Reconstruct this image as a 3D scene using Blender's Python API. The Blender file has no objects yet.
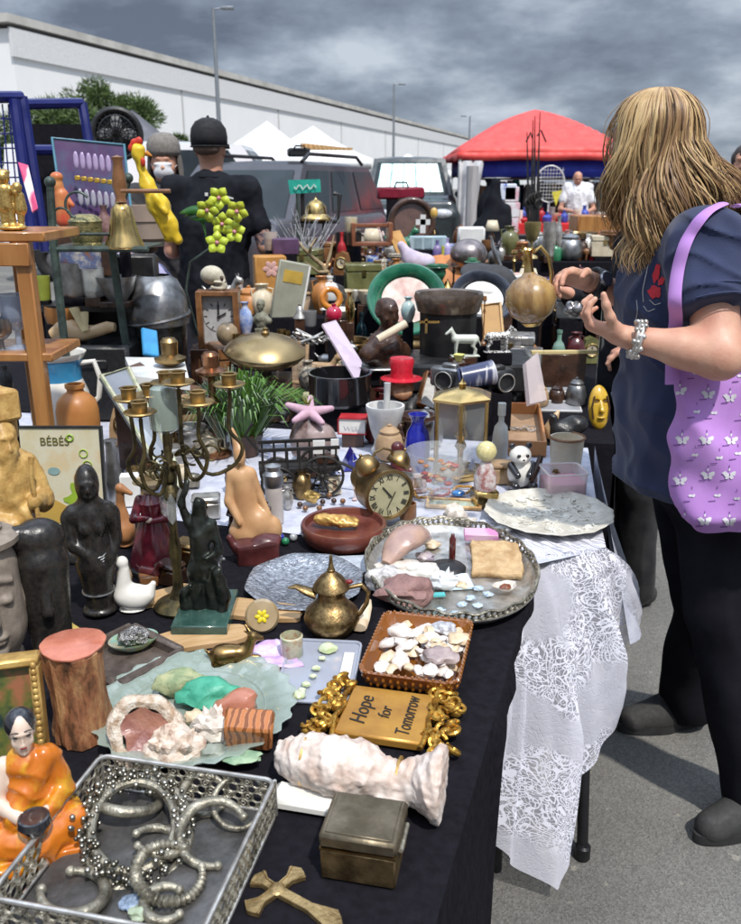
import bpy,math,random
import numpy as np
from mathutils import Vector,Matrix,Euler,noise
R=math.radians
rnd=random.Random(7)
scene=bpy.context.scene
COL=scene.collection
FOC,CU,CV,CAMZ,TZ=850.0,370.5,462.0,1.5,0.75
PT=math.atan(280/FOC);CP,SP=math.cos(PT),math.sin(PT)
def ray(u,v):
 a=(CV-v)/FOC
 return Vector(((u-CU)/FOC,CP+a*SP,-SP+a*CP))
def P(u,v,z=TZ):
 d=ray(u,v);t=(z-CAMZ)/d.z
 return Vector((d.x*t,d.y*t,z))
def Q(u,v,Y):
 d=ray(u,v);t=Y/d.y
 return Vector((d.x*t,Y,CAMZ+d.z*t))
def hz(u,vb,vt,z=TZ):
 p=P(u,vb,z);return Q(u,vt,p.y).z-z
def wd(n,u,v,z=TZ):
 return n/FOC*(z-CAMZ)/ray(u,v).z
def wq(n,u,v,Y):return n/FOC*Y/ray(u,v).y
def rotm(e):return Euler(e).to_matrix()
def spl(pts,n_=30):
 pts=[Vector(p)for p in pts];out=[]
 for i in range(n_):
  f=i/(n_-1)*(len(pts)-1);k=min(int(f),len(pts)-2);f-=k
  a,b,c,d=pts[max(k-1,0)],pts[k],pts[k+1],pts[min(k+2,len(pts)-1)]
  out.append(.5*((2*b)+(-a+c)*f+(2*a-5*b+4*c-d)*f*f+(-a+3*b-3*c+d)*f**3))
 return out
class MB:
 def __init__(s):s.v=[];s.f=[];s.m=[];s.mi=0
 def add(s,vs,fs,M=None):
  o=len(s.v)
  if M is not None:vs=[M@Vector(p)for p in vs]
  s.v.extend([tuple(p)for p in vs])
  for f in fs:s.f.append(tuple(i+o for i in f));s.m.append(s.mi)
  return s
 def box(s,c,d,e=None,bev=0.0,M=None):
  hx,hy,hz_=d[0]/2,d[1]/2,d[2]/2
  if bev<=0:
   vs=[Vector((x,y,z))for x in(-hx,hx)for y in(-hy,hy)for z in(-hz_,hz_)]
   fs=[(0,1,3,2),(4,6,7,5),(0,4,5,1),(2,3,7,6),(0,2,6,4),(1,5,7,3)]
  else:
   b=min(bev,hx*.95,hy*.95,hz_*.95);vs=[];idx={}
   for sx in(-1,1):
    for sy in(-1,1):
     for sz in(-1,1):
      for a in range(3):
       p=[sx*(hx-b),sy*(hy-b),sz*(hz_-b)]
       p[a]=(sx*hx,sy*hy,sz*hz_)[a]
       idx[(sx,sy,sz,a)]=len(vs);vs.append(Vector(p))
   I=lambda x,y,z,a:idx[(x,y,z,a)]
   fs=[]
   for k in(-1,1):
    q=[I(k,-1,-1,0),I(k,1,-1,0),I(k,1,1,0),I(k,-1,1,0)];fs.append(tuple(q if k>0 else q[::-1]))
    q=[I(-1,k,-1,1),I(-1,k,1,1),I(1,k,1,1),I(1,k,-1,1)];fs.append(tuple(q if k>0 else q[::-1]))
    q=[I(-1,-1,k,2),I(1,-1,k,2),I(1,1,k,2),I(-1,1,k,2)];fs.append(tuple(q if k>0 else q[::-1]))
   for x in(-1,1):
    for y in(-1,1):
     q=[I(x,y,-1,0),I(x,y,-1,1),I(x,y,1,1),I(x,y,1,0)];fs.append(tuple(q if x*y>0 else q[::-1]))
    for z in(-1,1):
     q=[I(x,-1,z,0),I(x,1,z,0),I(x,1,z,2),I(x,-1,z,2)];fs.append(tuple(q if x*z>0 else q[::-1]))
   for y in(-1,1):
    for z in(-1,1):
     q=[I(-1,y,z,1),I(-1,y,z,2),I(1,y,z,2),I(1,y,z,1)];fs.append(tuple(q if y*z>0 else q[::-1]))
   for x in(-1,1):
    for y in(-1,1):
     for z in(-1,1):
      q=[I(x,y,z,0),I(x,y,z,1),I(x,y,z,2)];fs.append(tuple(q if x*y*z>0 else q[::-1]))
  m=rotm(e)if e else Matrix.Identity(3)
  vs=[Vector(c)+m@p for p in vs]
  return s.add(vs,fs,M)
 def lathe(s,prof,n=28,c=(0,0,0),e=None,sx=1.,sy=1.,fn=None,cap=True,M=None):
  m=rotm(e)if e else Matrix.Identity(3);vs=[];fs=[]
  for j,(r,z)in enumerate(prof):
   for i in range(n):
    a=2*math.pi*i/n
    rr=r*(fn(a,z)if fn else 1)
    vs.append(Vector(c)+m@Vector((rr*math.cos(a)*sx,rr*math.sin(a)*sy,z)))
  for j in range(len(prof)-1):
   for i in range(n):
    k=(i+1)%n
    fs.append((j*n+i,j*n+k,(j+1)*n+k,(j+1)*n+i))
  if cap:
   if prof[0][0]>1e-5:fs.append(tuple(range(n))[::-1])
   if prof[-1][0]>1e-5:fs.append(tuple((len(prof)-1)*n+i for i in range(n)))
  return s.add(vs,fs,M)
 def cyl(s,a,b,r,r2=None,n=12):
  return s.tube([a,b],[r,r if r2 is None else r2],n)
 def tube(s,pts,r,n=8,closed=False,flat=1.0,cap=True):
  pts=[Vector(p)for p in pts];N=len(pts)
  rs=list(r)if hasattr(r,'__len__')else[r]*N
  vs=[];fs=[];prev=None
  for i in range(N):
   if closed:t=pts[(i+1)%N]-pts[i-1]
   else:t=pts[min(i+1,N-1)]-pts[max(i-1,0)]
   t=t.normalized()if t.length>1e-9 else Vector((0,0,1))
   if prev is None:
    ref=Vector((0,0,1))if abs(t.z)<.9 else Vector((1,0,0));u=ref.cross(t).normalized()
   else:u=(prev-t*prev.dot(t)).normalized()
   prev=u;w=t.cross(u)
   for k in range(n):
    a=2*math.pi*k/n
    vs.append(pts[i]+(u*math.cos(a)+w*math.sin(a)*flat)*rs[i])
  M_=N if closed else N-1
  for i in range(M_):
   j=(i+1)%N
   for k in range(n):
    l=(k+1)%n
    fs.append((i*n+k,i*n+l,j*n+l,j*n+k))
  if not closed and cap:
   fs.append(tuple(range(n))[::-1]);fs.append(tuple((N-1)*n+k for k in range(n)))
  return s.add(vs,fs)
 def torus(s,c,R0,r,e=None,n=32,k=10,arc=1.0,sx=1.0,sy=1.0,a0=0.,rf=None):
  m=rotm(e)if e else Matrix.Identity(3)
  N=n if arc>=1 else n+1
  pts=[Vector(c)+m@Vector((R0*sx*math.cos(a0+2*math.pi*arc*i/n),R0*sy*math.sin(a0+2*math.pi*arc*i/n),0))for i in range(N)]
  rr=[r*(rf(i/n)if rf else 1)for i in range(N)]
  return s.tube(pts,rr,k,closed=arc>=1)
 def ell(s,c,r,e=None,n=16,m_=10):
  if not hasattr(r,'__len__'):r=(r,r,r)
  prof=[(math.sin(math.pi*j/m_),-math.cos(math.pi*j/m_))for j in range(m_+1)]
  o=len(s.v);q=rotm(e)if e else Matrix.Identity(3);c=Vector(c)
  s.lathe(prof,n,cap=False)
  for i in range(o,len(s.v)):
   x,y,z=s.v[i];s.v[i]=tuple(c+q@Vector((x*r[0],y*r[1],z*r[2])))
  return s
 def prism(s,pts,z0,z1,e=None,c=(0,0,0),M=None):
  n=len(pts);m=rotm(e)if e else Matrix.Identity(3);c=Vector(c)
  vs=[c+m@Vector((x,y,z))for z in(z0,z1)for x,y in pts]
  fs=[tuple(range(n))[::-1],tuple(range(n,2*n))]+[(i,(i+1)%n,n+(i+1)%n,n+i)for i in range(n)]
  return s.add(vs,fs,M)
 def rock(s,c,r,seed=0,e=None,sub=3,amp=.25,freq=1.6,fine=.05):
  if not hasattr(r,'__len__'):r=(r,r,r)
  V_,F_=ico(sub);q=rotm(e)if e else Matrix.Identity(3);so=Vector((seed*3.1,seed*1.7,seed*7.3));vs=[]
  for p in V_:
   d=1+amp*noise.noise(p*freq+so)*1.6+fine*noise.noise(p*freq*4+so)*1.6
   c2=p*d
   vs.append(Vector(c)+q@Vector((c2.x*r[0],c2.y*r[1],c2.z*r[2])))
  return s.add(vs,F_)
 def grid(s,fn,nu,nv,closed_u=False):
  vs=[fn(i/(nu if closed_u else nu-1),j/(nv-1))for j in range(nv)for i in range(nu)];fs=[]
  for j in range(nv-1):
   for i in range(nu if closed_u else nu-1):
    k=(i+1)%nu
    fs.append((j*nu+i,j*nu+k,(j+1)*nu+k,(j+1)*nu+i))
  return s.add(vs,fs)
 def sdf(s,prims,h,k=.01,M=None,smooth=0,disp=None):
  v,f=sdf_mesh(prims,h,k,disp)
  return s.add(v,f,M)
 def noise_disp(s,amp,freq,seed=0,lo=0):
  o=Vector((seed*1.3,seed*2.1,seed))
  for i in range(lo,len(s.v)):
   p=Vector(s.v[i]);s.v[i]=tuple(p+noise.noise_vector(p*freq+o)*amp)
  return s
 def xf(s,M):
  s.v=[tuple(M@Vector(p))for p in s.v];return s
 def drape(s,amp,f,fz,axis=2,seed=0):
  out=[]
  for p in s.v:
   q=[p[0]*f,p[1]*f,p[2]*f];q[axis]=p[axis]*fz;n=1-abs(noise.noise(Vector(q)+Vector((seed,0,0))))*2.2
   d=Vector(p);d[axis]=0;d=d.normalized()if d.length>1e-6 else d;out.append(tuple(Vector(p)+d*amp*n))
  s.v=out;return s
 def build(s,name,mats,parent=None,loc=None,rot=None,smooth=38,solid=0):
  me=bpy.data.meshes.new(name)
  me.from_pydata(s.v,[],s.f);me.update()
  if not hasattr(mats,'__len__'):mats=[mats]
  for m in mats:me.materials.append(m)
  if len(mats)>1:me.polygons.foreach_set('material_index',s.m)
  if smooth:
   me.polygons.foreach_set('use_smooth',[True]*len(me.polygons))
   me.set_sharp_from_angle(angle=R(smooth))
  o=bpy.data.objects.new(name,me);COL.objects.link(o)
  if parent:o.parent=parent
  if loc is not None:o.location=loc
  if rot is not None:o.rotation_euler=rot if hasattr(rot,'__len__')else(0,0,rot)
  if solid:
   md=o.modifiers.new('thick','SOLIDIFY');md.thickness=solid
  return o
_ico={}
def ico(sub):
 if sub in _ico:return _ico[sub]
 t=(1+5**.5)/2
 V_=[Vector(p).normalized()for p in[(-1,t,0),(1,t,0),(-1,-t,0),(1,-t,0),(0,-1,t),(0,1,t),(0,-1,-t),(0,1,-t),(t,0,-1),(t,0,1),(-t,0,-1),(-t,0,1)]]
 F_=[(0,11,5),(0,5,1),(0,1,7),(0,7,10),(0,10,11),(1,5,9),(5,11,4),(11,10,2),(10,7,6),(7,1,8),(3,9,4),(3,4,2),(3,2,6),(3,6,8),(3,8,9),(4,9,5),(2,4,11),(6,2,10),(8,6,7),(9,8,1)]
 for _ in range(sub-1):
  mid={};nf=[]
  def g(a,b):
   k=(min(a,b),max(a,b))
   if k not in mid:mid[k]=len(V_);V_.append((V_[a]+V_[b]).normalized())
   return mid[k]
  for a,b,c in F_:
   x,y,z=g(a,b),g(b,c),g(c,a);nf+=[(a,x,z),(b,y,x),(c,z,y),(x,y,z)]
  F_=nf
 _ico[sub]=(V_,F_);return _ico[sub]
def S(c,r,**o):return('E',c,(r,r,r),o)
def E(c,r,e=None,**o):o['e']=e;return('E',c,r,o)
def C(a,b,ra,rb=None,**o):return('C',a,b,ra,ra if rb is None else rb,o)
def B(c,h,r=.0,e=None,**o):o['e']=e;o['r']=r;return('B',c,h,o)
def _bounds(p):
 o=p[-1]
 if p[0]=='C':
  r=max(p[3],p[4]);a,b=np.array(p[1]),np.array(p[2])
  return np.minimum(a,b)-r,np.maximum(a,b)+r
 h=np.array(p[2],float)+(o.get('r',0)if p[0]=='B' else 0);c=np.array(p[1],float)
 if o.get('e'):m=np.abs(np.array(rotm(o['e'])));h=m@h
 return c-h,c+h
def sdf_mesh(prims,h,k=.01,disp=None):
 bs=[_bounds(p)for p in prims if not p[-1].get('cut')]
 lo=np.min([b[0]for b in bs],0)-2.5*h-k*.3;hi=np.max([b[1]for b in bs],0)+2.5*h+k*.3
 n=np.ceil((hi-lo)/h).astype(int)+1
 D=np.full(n,9.0,np.float32)
 for p in prims:
  o=p[-1];kk=o.get('k',k);b0,b1=_bounds(p);mg=kk*1.05+2.5*h
  i0=np.maximum(np.floor((b0-mg-lo)/h).astype(int),0);i1=np.minimum(np.ceil((b1+mg-lo)/h).astype(int)+1,n)
  if np.any(i1<=i0):continue
  X,Y,Z=[(lo[a]+h*np.arange(i0[a],i1[a])).astype(np.float32)for a in range(3)]
  X=X[:,None,None];Y=Y[None,:,None];Z=Z[None,None,:]
  if p[0]=='C':
   a=np.array(p[1],float);b=np.array(p[2],float);ba=b-a;L=float(ba@ba)+1e-12
   px,py,pz=X-a[0],Y-a[1],Z-a[2]
   t=np.clip((px*ba[0]+py*ba[1]+pz*ba[2])/L,0,1)
   d=np.sqrt((px-ba[0]*t)**2+(py-ba[1]*t)**2+(pz-ba[2]*t)**2)-(p[3]+(p[4]-p[3])*t)
  else:
   c=p[1];px,py,pz=X-c[0],Y-c[1],Z-c[2]
   if o.get('e'):
    m=np.array(rotm(o['e'])).T
    px,py,pz=[m[i,0]*px+m[i,1]*py+m[i,2]*pz for i in range(3)]
   if p[0]=='E':
    r=p[2]
    k0=np.sqrt((px/r[0])**2+(py/r[1])**2+(pz/r[2])**2)
    k1=np.sqrt((px/r[0]**2)**2+(py/r[1]**2)**2+(pz/r[2]**2)**2)+1e-9
    d=k0*(k0-1)/k1
   else:
    q=p[2];qx,qy,qz=np.abs(px)-q[0],np.abs(py)-q[1],np.abs(pz)-q[2]
    d=np.sqrt(np.maximum(qx,0)**2+np.maximum(qy,0)**2+np.maximum(qz,0)**2)+np.minimum(np.maximum(qx,np.maximum(qy,qz)),0)-o.get('r',0)
  sl=tuple(slice(i0[a],i1[a])for a in range(3));A=D[sl];d=d+np.zeros_like(A)
  if o.get('cut'):
   d=-d;hh=np.maximum(kk-np.abs(A-d),0)/kk;D[sl]=np.maximum(A,d)+hh*hh*kk*.25
  else:
   hh=np.maximum(kk-np.abs(A-d),0)/kk;D[sl]=np.minimum(A,d)-hh*hh*kk*.25
 s=D<0
 c=np.zeros(tuple(n-1),np.int8)
 for a in(0,1):
  for b in(0,1):
   for g in(0,1):c+=s[a:n[0]-1+a,b:n[1]-1+b,g:n[2]-1+g]
 mask=(c>0)&(c<8);I,J,K=np.nonzero(mask);N=len(I)
 idx=np.full(mask.shape,-1,np.int64);idx[mask]=np.arange(N)
 pos=np.zeros((N,3));cnt=np.zeros(N)
 for ax in range(3):
  for b in(0,1):
   for g in(0,1):
    o0=[0,0,0];o0[(ax+1)%3]=b;o0[(ax+2)%3]=g;o1=list(o0);o1[ax]=1
    da=D[I+o0[0],J+o0[1],K+o0[2]];db=D[I+o1[0],J+o1[1],K+o1[2]]
    m=(da<0)!=(db<0);t=np.where(m,da/np.where(m,da-db,1),0)
    q=np.stack([np.full(N,float(x))for x in o0],1);q[:,ax]=t
    pos[m]+=q[m];cnt[m]+=1
 pos=lo+h*(np.stack([I,J,K],1)+pos/np.maximum(cnt,1)[:,None])
 F_=[]
 for ax in range(3):
  b,g=(ax+1)%3,(ax+2)%3
  s0=[slice(1,None)]*3;s1=[slice(1,None)]*3;s0[ax]=slice(0,-1);s1[ax]=slice(1,None)
  a_,b_=s[tuple(s0)],s[tuple(s1)]
  A=np.argwhere(a_!=b_);A[:,b]+=1;A[:,g]+=1
  A=A[(A[:,b]<n[b]-1)&(A[:,g]<n[g]-1)]
  def cell(db,dg):
   q=A.copy();q[:,b]-=db;q[:,g]-=dg;return idx[q[:,0],q[:,1],q[:,2]]
  qd=np.stack([cell(1,1),cell(0,1),cell(0,0),cell(1,0)],1)
  ins=s[A[:,0],A[:,1],A[:,2]]
  qd[~ins]=qd[~ins][:,::-1];F_.append(qd)
 F_=np.concatenate(F_);F_=F_[(F_>=0).all(1)]
 return[Vector(p)for p in pos.tolist()],[tuple(f)for f in F_.tolist()]
LABELS={}
def tag(o,label,cat=None,group=None,kind=None):
 if label:o['label']=label
 if cat:o['category']=cat
 if group:o['group']=group
 if kind:o['kind']=kind
 return o
def T(name,label,cat,loc,rz=0,group=None,e=None,sc=None):
 o=bpy.data.objects.new(name,None);o.empty_display_size=.02;COL.objects.link(o)
 o.location=loc;o.rotation_euler=e if e else(0,0,rz)
 if sc:o.scale=(sc,sc,sc)
 return tag(o,label,cat,group)
def ONE(name,label,cat,mb,mats,loc=None,rz=0,group=None,e=None,**kw):
 o=mb.build(name,mats,None,loc,e if e else rz,**kw)
 return tag(o,label,cat,group)
def STR(name,mb,mats,**kw):return tag(mb.build(name,mats,**kw),None,kind='structure')
def copy_tree(o,parent=None):
 c=o.copy();COL.objects.link(c)
 if parent:c.parent=parent
 for ch in list(o.children):copy_tree(ch,c)
 return c
def text_mesh(mb,txt,size,M,depth=.001,font=None,align='CENTER'):
 cu=bpy.data.curves.new('t','FONT');cu.body=txt;cu.size=size;cu.extrude=depth;cu.align_x=align;cu.align_y='CENTER'
 ob=bpy.data.objects.new('t',cu);COL.objects.link(ob)
 bpy.context.view_layer.update()
 dg=bpy.context.evaluated_depsgraph_get();me=ob.evaluated_get(dg).to_mesh()
 vs=[v.co.copy()for v in me.vertices];fs=[tuple(p.vertices)for p in me.polygons]
 ob.evaluated_get(dg).to_mesh_clear();bpy.data.objects.remove(ob);bpy.data.curves.remove(cu)
 return mb.add(vs,fs,M)
_mc={}
def hexmix(c,f):return tuple(max(0,min(1,x*f))for x in c)
def mat(name,c,c2=None,rough=.5,metal=0.,scale=20.,bump=.0,bscale=None,coat=0.,trans=0.,ior=1.45,alpha=1.,detail=5.,sss=0.,mix=(.35,.65),kind='noise',rv=.12,stretch=None,sheen=0.,c3=None,emis=None,spec=.5):
 if name in _mc:return _mc[name]
 m=bpy.data.materials.new(name);m.use_nodes=True;nt=m.node_tree;N=nt.nodes;L=nt.links
 b=N['Principled BSDF'];tc=N.new('ShaderNodeTexCoord')
 src=tc.outputs['Object']
 if stretch:
  mp=N.new('ShaderNodeMapping');mp.inputs['Scale'].default_value=stretch;L.new(src,mp.inputs[0]);src=mp.outputs[0]
 if kind=='noise':
  t=N.new('ShaderNodeTexNoise');t.inputs['Scale'].default_value=scale;t.inputs['Detail'].default_value=detail;t.inputs['Roughness'].default_value=.6
  out=t.outputs['Fac']
 elif kind=='voronoi':
  t=N.new('ShaderNodeTexVoronoi');t.inputs['Scale'].default_value=scale;out=t.outputs['Distance']
 elif kind=='wave':
  t=N.new('ShaderNodeTexWave');t.inputs['Scale'].default_value=scale;t.inputs['Distortion'].default_value=5;t.inputs['Detail'].default_value=3;t.inputs['Detail Scale'].default_value=1.5;out=t.outputs['Fac']
 L.new(src,t.inputs['Vector'])
 if c2 is None:c2=hexmix(c,.72)
 cr=N.new('ShaderNodeValToRGB');L.new(out,cr.inputs[0])
 cr.color_ramp.elements[0].position=mix[0];cr.color_ramp.elements[1].position=mix[1]
 cr.color_ramp.elements[0].color=(*c2,1);cr.color_ramp.elements[1].color=(*c,1)
 if c3:
  el=cr.color_ramp.elements.new((mix[0]+mix[1])/2);el.color=(*c3,1)
 L.new(cr.outputs[0],b.inputs['Base Color'])
 b.inputs['Metallic'].default_value=metal;b.inputs['IOR'].default_value=ior
 n2=N.new('ShaderNodeTexNoise');n2.inputs['Scale'].default_value=scale*1.7 if kind=='noise' else 30;n2.inputs['Detail'].default_value=4;L.new(src,n2.inputs['Vector'])
 mr=N.new('ShaderNodeMapRange');mr.inputs[3].default_value=max(0.02,rough-rv);mr.inputs[4].default_value=min(1,rough+rv)
 mr.inputs[1].default_value=.3;mr.inputs[2].default_value=.7
 L.new(n2.outputs['Fac'],mr.inputs[0]);L.new(mr.outputs[0],b.inputs['Roughness'])
 b.inputs['Specular IOR Level'].default_value=spec
 if coat:b.inputs['Coat Weight'].default_value=coat;b.inputs['Coat Roughness'].default_value=.08
 if trans:b.inputs['Transmission Weight'].default_value=trans
 if alpha<1:b.inputs['Alpha'].default_value=alpha
 if sss:b.inputs['Subsurface Weight'].default_value=sss;b.inputs['Subsurface Radius'].default_value=(.02,.008,.004);b.inputs['Subsurface Scale'].default_value=.5
 if sheen:b.inputs['Sheen Weight'].default_value=sheen
 if emis:b.inputs['Emission Color'].default_value=(*emis[0],1);b.inputs['Emission Strength'].default_value=emis[1]
 if bump:
  n3=N.new('ShaderNodeTexNoise')if kind!='voronoi' else N.new('ShaderNodeTexVoronoi')
  n3.inputs['Scale'].default_value=bscale or scale*3
  if kind!='voronoi':n3.inputs['Detail'].default_value=6
  L.new(src,n3.inputs['Vector'])
  bp=N.new('ShaderNodeBump');bp.inputs['Strength'].default_value=min(1,bump);bp.inputs['Distance'].default_value=.004
  L.new(n3.outputs['Distance' if kind=='voronoi' else 'Fac'],bp.inputs['Height']);L.new(bp.outputs[0],b.inputs['Normal'])
 _mc[name]=m;return m
def glass(name,c,rough=.05,alpha=.35):
 if name in _mc:return _mc[name]
 m=bpy.data.materials.new(name);m.use_nodes=True;b=m.node_tree.nodes['Principled BSDF']
 b.inputs['Base Color'].default_value=(*c,1);b.inputs['Roughness'].default_value=rough
 b.inputs['Alpha'].default_value=alpha;b.inputs['Specular IOR Level'].default_value=1.0;b.inputs['Coat Weight'].default_value=1.0
 _mc[name]=m;return m
brass=mat('aged brass',(.38,.26,.115),(.15,.095,.042),rough=.40,metal=1,scale=14,bump=.15)
brass_b=mat('polished brass',(.75,.53,.22),(.45,.30,.10),rough=.22,metal=1,scale=10,bump=.05)
gilt=mat('gold paint',(.62,.36,.07),(.20,.10,.02),rough=.38,metal=.7,scale=45,bump=.5,bscale=120)
gilt_b=mat('bright gold paint',(.80,.55,.20),(.45,.27,.07),rough=.3,metal=.85,scale=30,bump=.2)
silver=mat('worn silver',(.66,.64,.60),(.30,.28,.25),rough=.34,metal=.75,scale=22,bump=.3)
silver_t=mat('tarnished silver',(.42,.39,.31),(.11,.10,.075),rough=.42,metal=.6,scale=40,bump=.6,bscale=150)
pewter=mat('pewter',(.42,.42,.42),(.18,.18,.18),rough=.38,metal=.9,scale=16,bump=.15)
bronze=mat('dark bronze',(.05,.055,.045),(.015,.018,.015),rough=.35,metal=.7,scale=30,bump=.3)
iron=mat('black iron',(.02,.02,.02),(.035,.03,.025),rough=.5,metal=.4,scale=30,bump=.2)
greeni=mat('green painted iron',(.07,.10,.085),(.03,.04,.035),rough=.5,metal=.3,scale=30,bump=.3)
black=mat('black paint',(.012,.012,.013),(.025,.025,.025),rough=.4,scale=20)
blackw=mat('ebony wood',(.012,.011,.011),(.03,.026,.022),rough=.28,scale=25,bump=.1)
plast_w=mat('white plastic',(.72,.72,.70),(.6,.6,.58),rough=.35,scale=10)
cer_w=mat('white glazed ceramic',(.78,.76,.70),(.68,.66,.6),rough=.18,scale=12,coat=.5)
cer_b=mat('blue enamel',(.05,.28,.50),(.03,.18,.36),rough=.2,scale=12,coat=.5)
cream=mat('cream ceramic',(.66,.58,.42),(.5,.42,.3),rough=.35,scale=18)
orange_st=mat('orange stoneware',(.50,.23,.07),(.38,.15,.04),rough=.45,scale=9,bump=.1)
wood_l=mat('pale wood',(.58,.38,.18),(.40,.23,.09),rough=.45,kind='wave',scale=6,stretch=(1,1,6),bump=.1)
wood_o=mat('orange varnished wood',(.42,.20,.06),(.28,.11,.03),rough=.35,scale=18,stretch=(1,1,.15),bump=.1,coat=.2)
wood_m=mat('mid brown wood',(.25,.115,.045),(.13,.055,.02),rough=.4,scale=22,stretch=(1,.2,1),bump=.15,coat=.2)
wood_d=mat('dark brown wood',(.07,.032,.018),(.03,.014,.009),rough=.35,scale=22,bump=.2,coat=.3)
maroon=mat('maroon lacquer',(.12,.02,.022),(.06,.01,.012),rough=.3,scale=14,coat=.4)
redp=mat('red paint',(.45,.025,.03),(.30,.015,.02),rough=.4,scale=14)
blkcloth=mat('black table cloth',(.008,.0075,.0095),(.013,.012,.016),rough=.85,scale=60,bump=.15,bscale=900,spec=.06)
marble_w=mat('white marble',(.66,.65,.62),(.42,.42,.42),rough=.35,scale=7,detail=8,mix=(.4,.6))
marble_g=mat('green marble',(.045,.10,.08),(.015,.04,.033),rough=.15,scale=18,detail=10,coat=.6)
paper_w=mat('white paper',(.74,.73,.70),(.66,.65,.62),rough=.8)
greyp=mat('grey plastic',(.22,.22,.23),(.17,.17,.17),rough=.5)
skin=mat('light skin',(.60,.36,.25),(.50,.235,.16),rough=.55,scale=20,sss=.12,bump=.12,bscale=220,mix=(.3,.75))
skin_f=mat('vendor skin',(.55,.30,.20),(.45,.21,.14),rough=.5,scale=14,sss=.1)
blue_g=mat('cobalt glass',(.01,.02,.32),(.01,.01,.2),rough=.08,coat=1)
teal=mat('teal plastic',(.02,.30,.26),(.02,.2,.18),rough=.4)
lilac=mat('lilac fabric',(.46,.24,.58),(.40,.19,.52),rough=.75,scale=8,bump=.1,bscale=500)
clear=glass('clear glass',(.75,.78,.76),.04,.16)
clearp=glass('clear plastic film',(.80,.80,.84),.12,.28)
amber=glass('amber glass',(.30,.10,.012),.06,.80)
greeng=glass('green glass',(.36,.44,.38),.07,.58)
# camera, light, sky
cam=bpy.data.cameras.new('camera');co=bpy.data.objects.new('camera',cam);COL.objects.link(co)
co.location=(0,0,CAMZ);co.rotation_euler=(math.pi/2-PT,0,0)
cam.sensor_fit='HORIZONTAL';cam.sensor_width=36;cam.lens=36*FOC/741;cam.clip_end=2000;cam.clip_start=.05
cam.dof.use_dof=True;cam.dof.focus_distance=1.55;cam.dof.aperture_fstop=11
scene.camera=co
sun=bpy.data.lights.new('sun','SUN');so=bpy.data.objects.new('sun',sun);COL.objects.link(so)
SUNV=Vector((.23,-.46,.86)).normalized()
so.rotation_euler=SUNV.to_track_quat('Z','Y').to_euler();so.location=(2,-3,8)
sun.energy=3.1;sun.angle=R(2.0);sun.color=(1,.955,.89)
w=bpy.data.worlds.new('World');scene.world=w;w.use_nodes=True
N=w.node_tree.nodes;L=w.node_tree.links;bg=N['Background'];bg.inputs[1].default_value=.1
sky=N.new('ShaderNodeTexSky');sky.sky_type='NISHITA';sky.sun_disc=False
sky.sun_elevation=math.asin(SUNV.z);sky.sun_rotation=math.atan2(SUNV.x,SUNV.y)
tc=N.new('ShaderNodeTexCoord');sx=N.new('ShaderNodeSeparateXYZ');L.new(tc.outputs['Generated'],sx.inputs[0])
mx=N.new('ShaderNodeMath');mx.operation='ADD';mx.inputs[1].default_value=.30;L.new(sx.outputs[2],mx.inputs[0])
mm=N.new('ShaderNodeMath');mm.operation='MAXIMUM';mm.inputs[1].default_value=.12;L.new(mx.outputs[0],mm.inputs[0])
dv=N.new('ShaderNodeVectorMath');dv.operation='DIVIDE';L.new(tc.outputs['Generated'],dv.inputs[0])
cb=N.new('ShaderNodeCombineXYZ');L.new(mm.outputs[0],cb.inputs[0]);L.new(mm.outputs[0],cb.inputs[1]);cb.inputs[2].default_value=1;L.new(cb.outputs[0],dv.inputs[1])
n1=N.new('ShaderNodeTexNoise');n1.inputs['Scale'].default_value=2.1;n1.inputs['Detail'].default_value=8;n1.inputs['Roughness'].default_value=.56;n1.inputs['Distortion'].default_value=.08
L.new(dv.outputs[0],n1.inputs['Vector'])
cr=N.new('ShaderNodeValToRGB');L.new(n1.outputs['Fac'],cr.inputs[0])
el=cr.color_ramp.elements;el[0].position=.36;el[0].color=(1.0,1.2,1.65,1);el[1].position=.66;el[1].color=(4.6,5.1,5.8,1)
e2=el.new(.50);e2.color=(2.1,2.5,3.15,1)
mixc=N.new('ShaderNodeMix');mixc.data_type='RGBA';mixc.inputs[0].default_value=.93
L.new(sky.outputs[0],mixc.inputs[6]);L.new(cr.outputs[0],mixc.inputs[7]);
mz=N.new('ShaderNodeMapRange');mz.inputs[1].default_value=.45;mz.inputs[2].default_value=.8;mz.inputs[3].default_value=1.0;mz.inputs[4].default_value=4.6;L.new(sx.outputs[2],mz.inputs[0])
sc_=N.new('ShaderNodeVectorMath');sc_.operation='SCALE';L.new(mixc.outputs[2],sc_.inputs[0]);L.new(mz.outputs[0],sc_.inputs['Scale']);L.new(sc_.outputs[0],bg.inputs[0])
vs_=scene.view_settings;vs_.view_transform='Standard';vs_.look='None';vs_.exposure=0.34;vs_.gamma=1;vs_.use_curve_mapping=False
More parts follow.
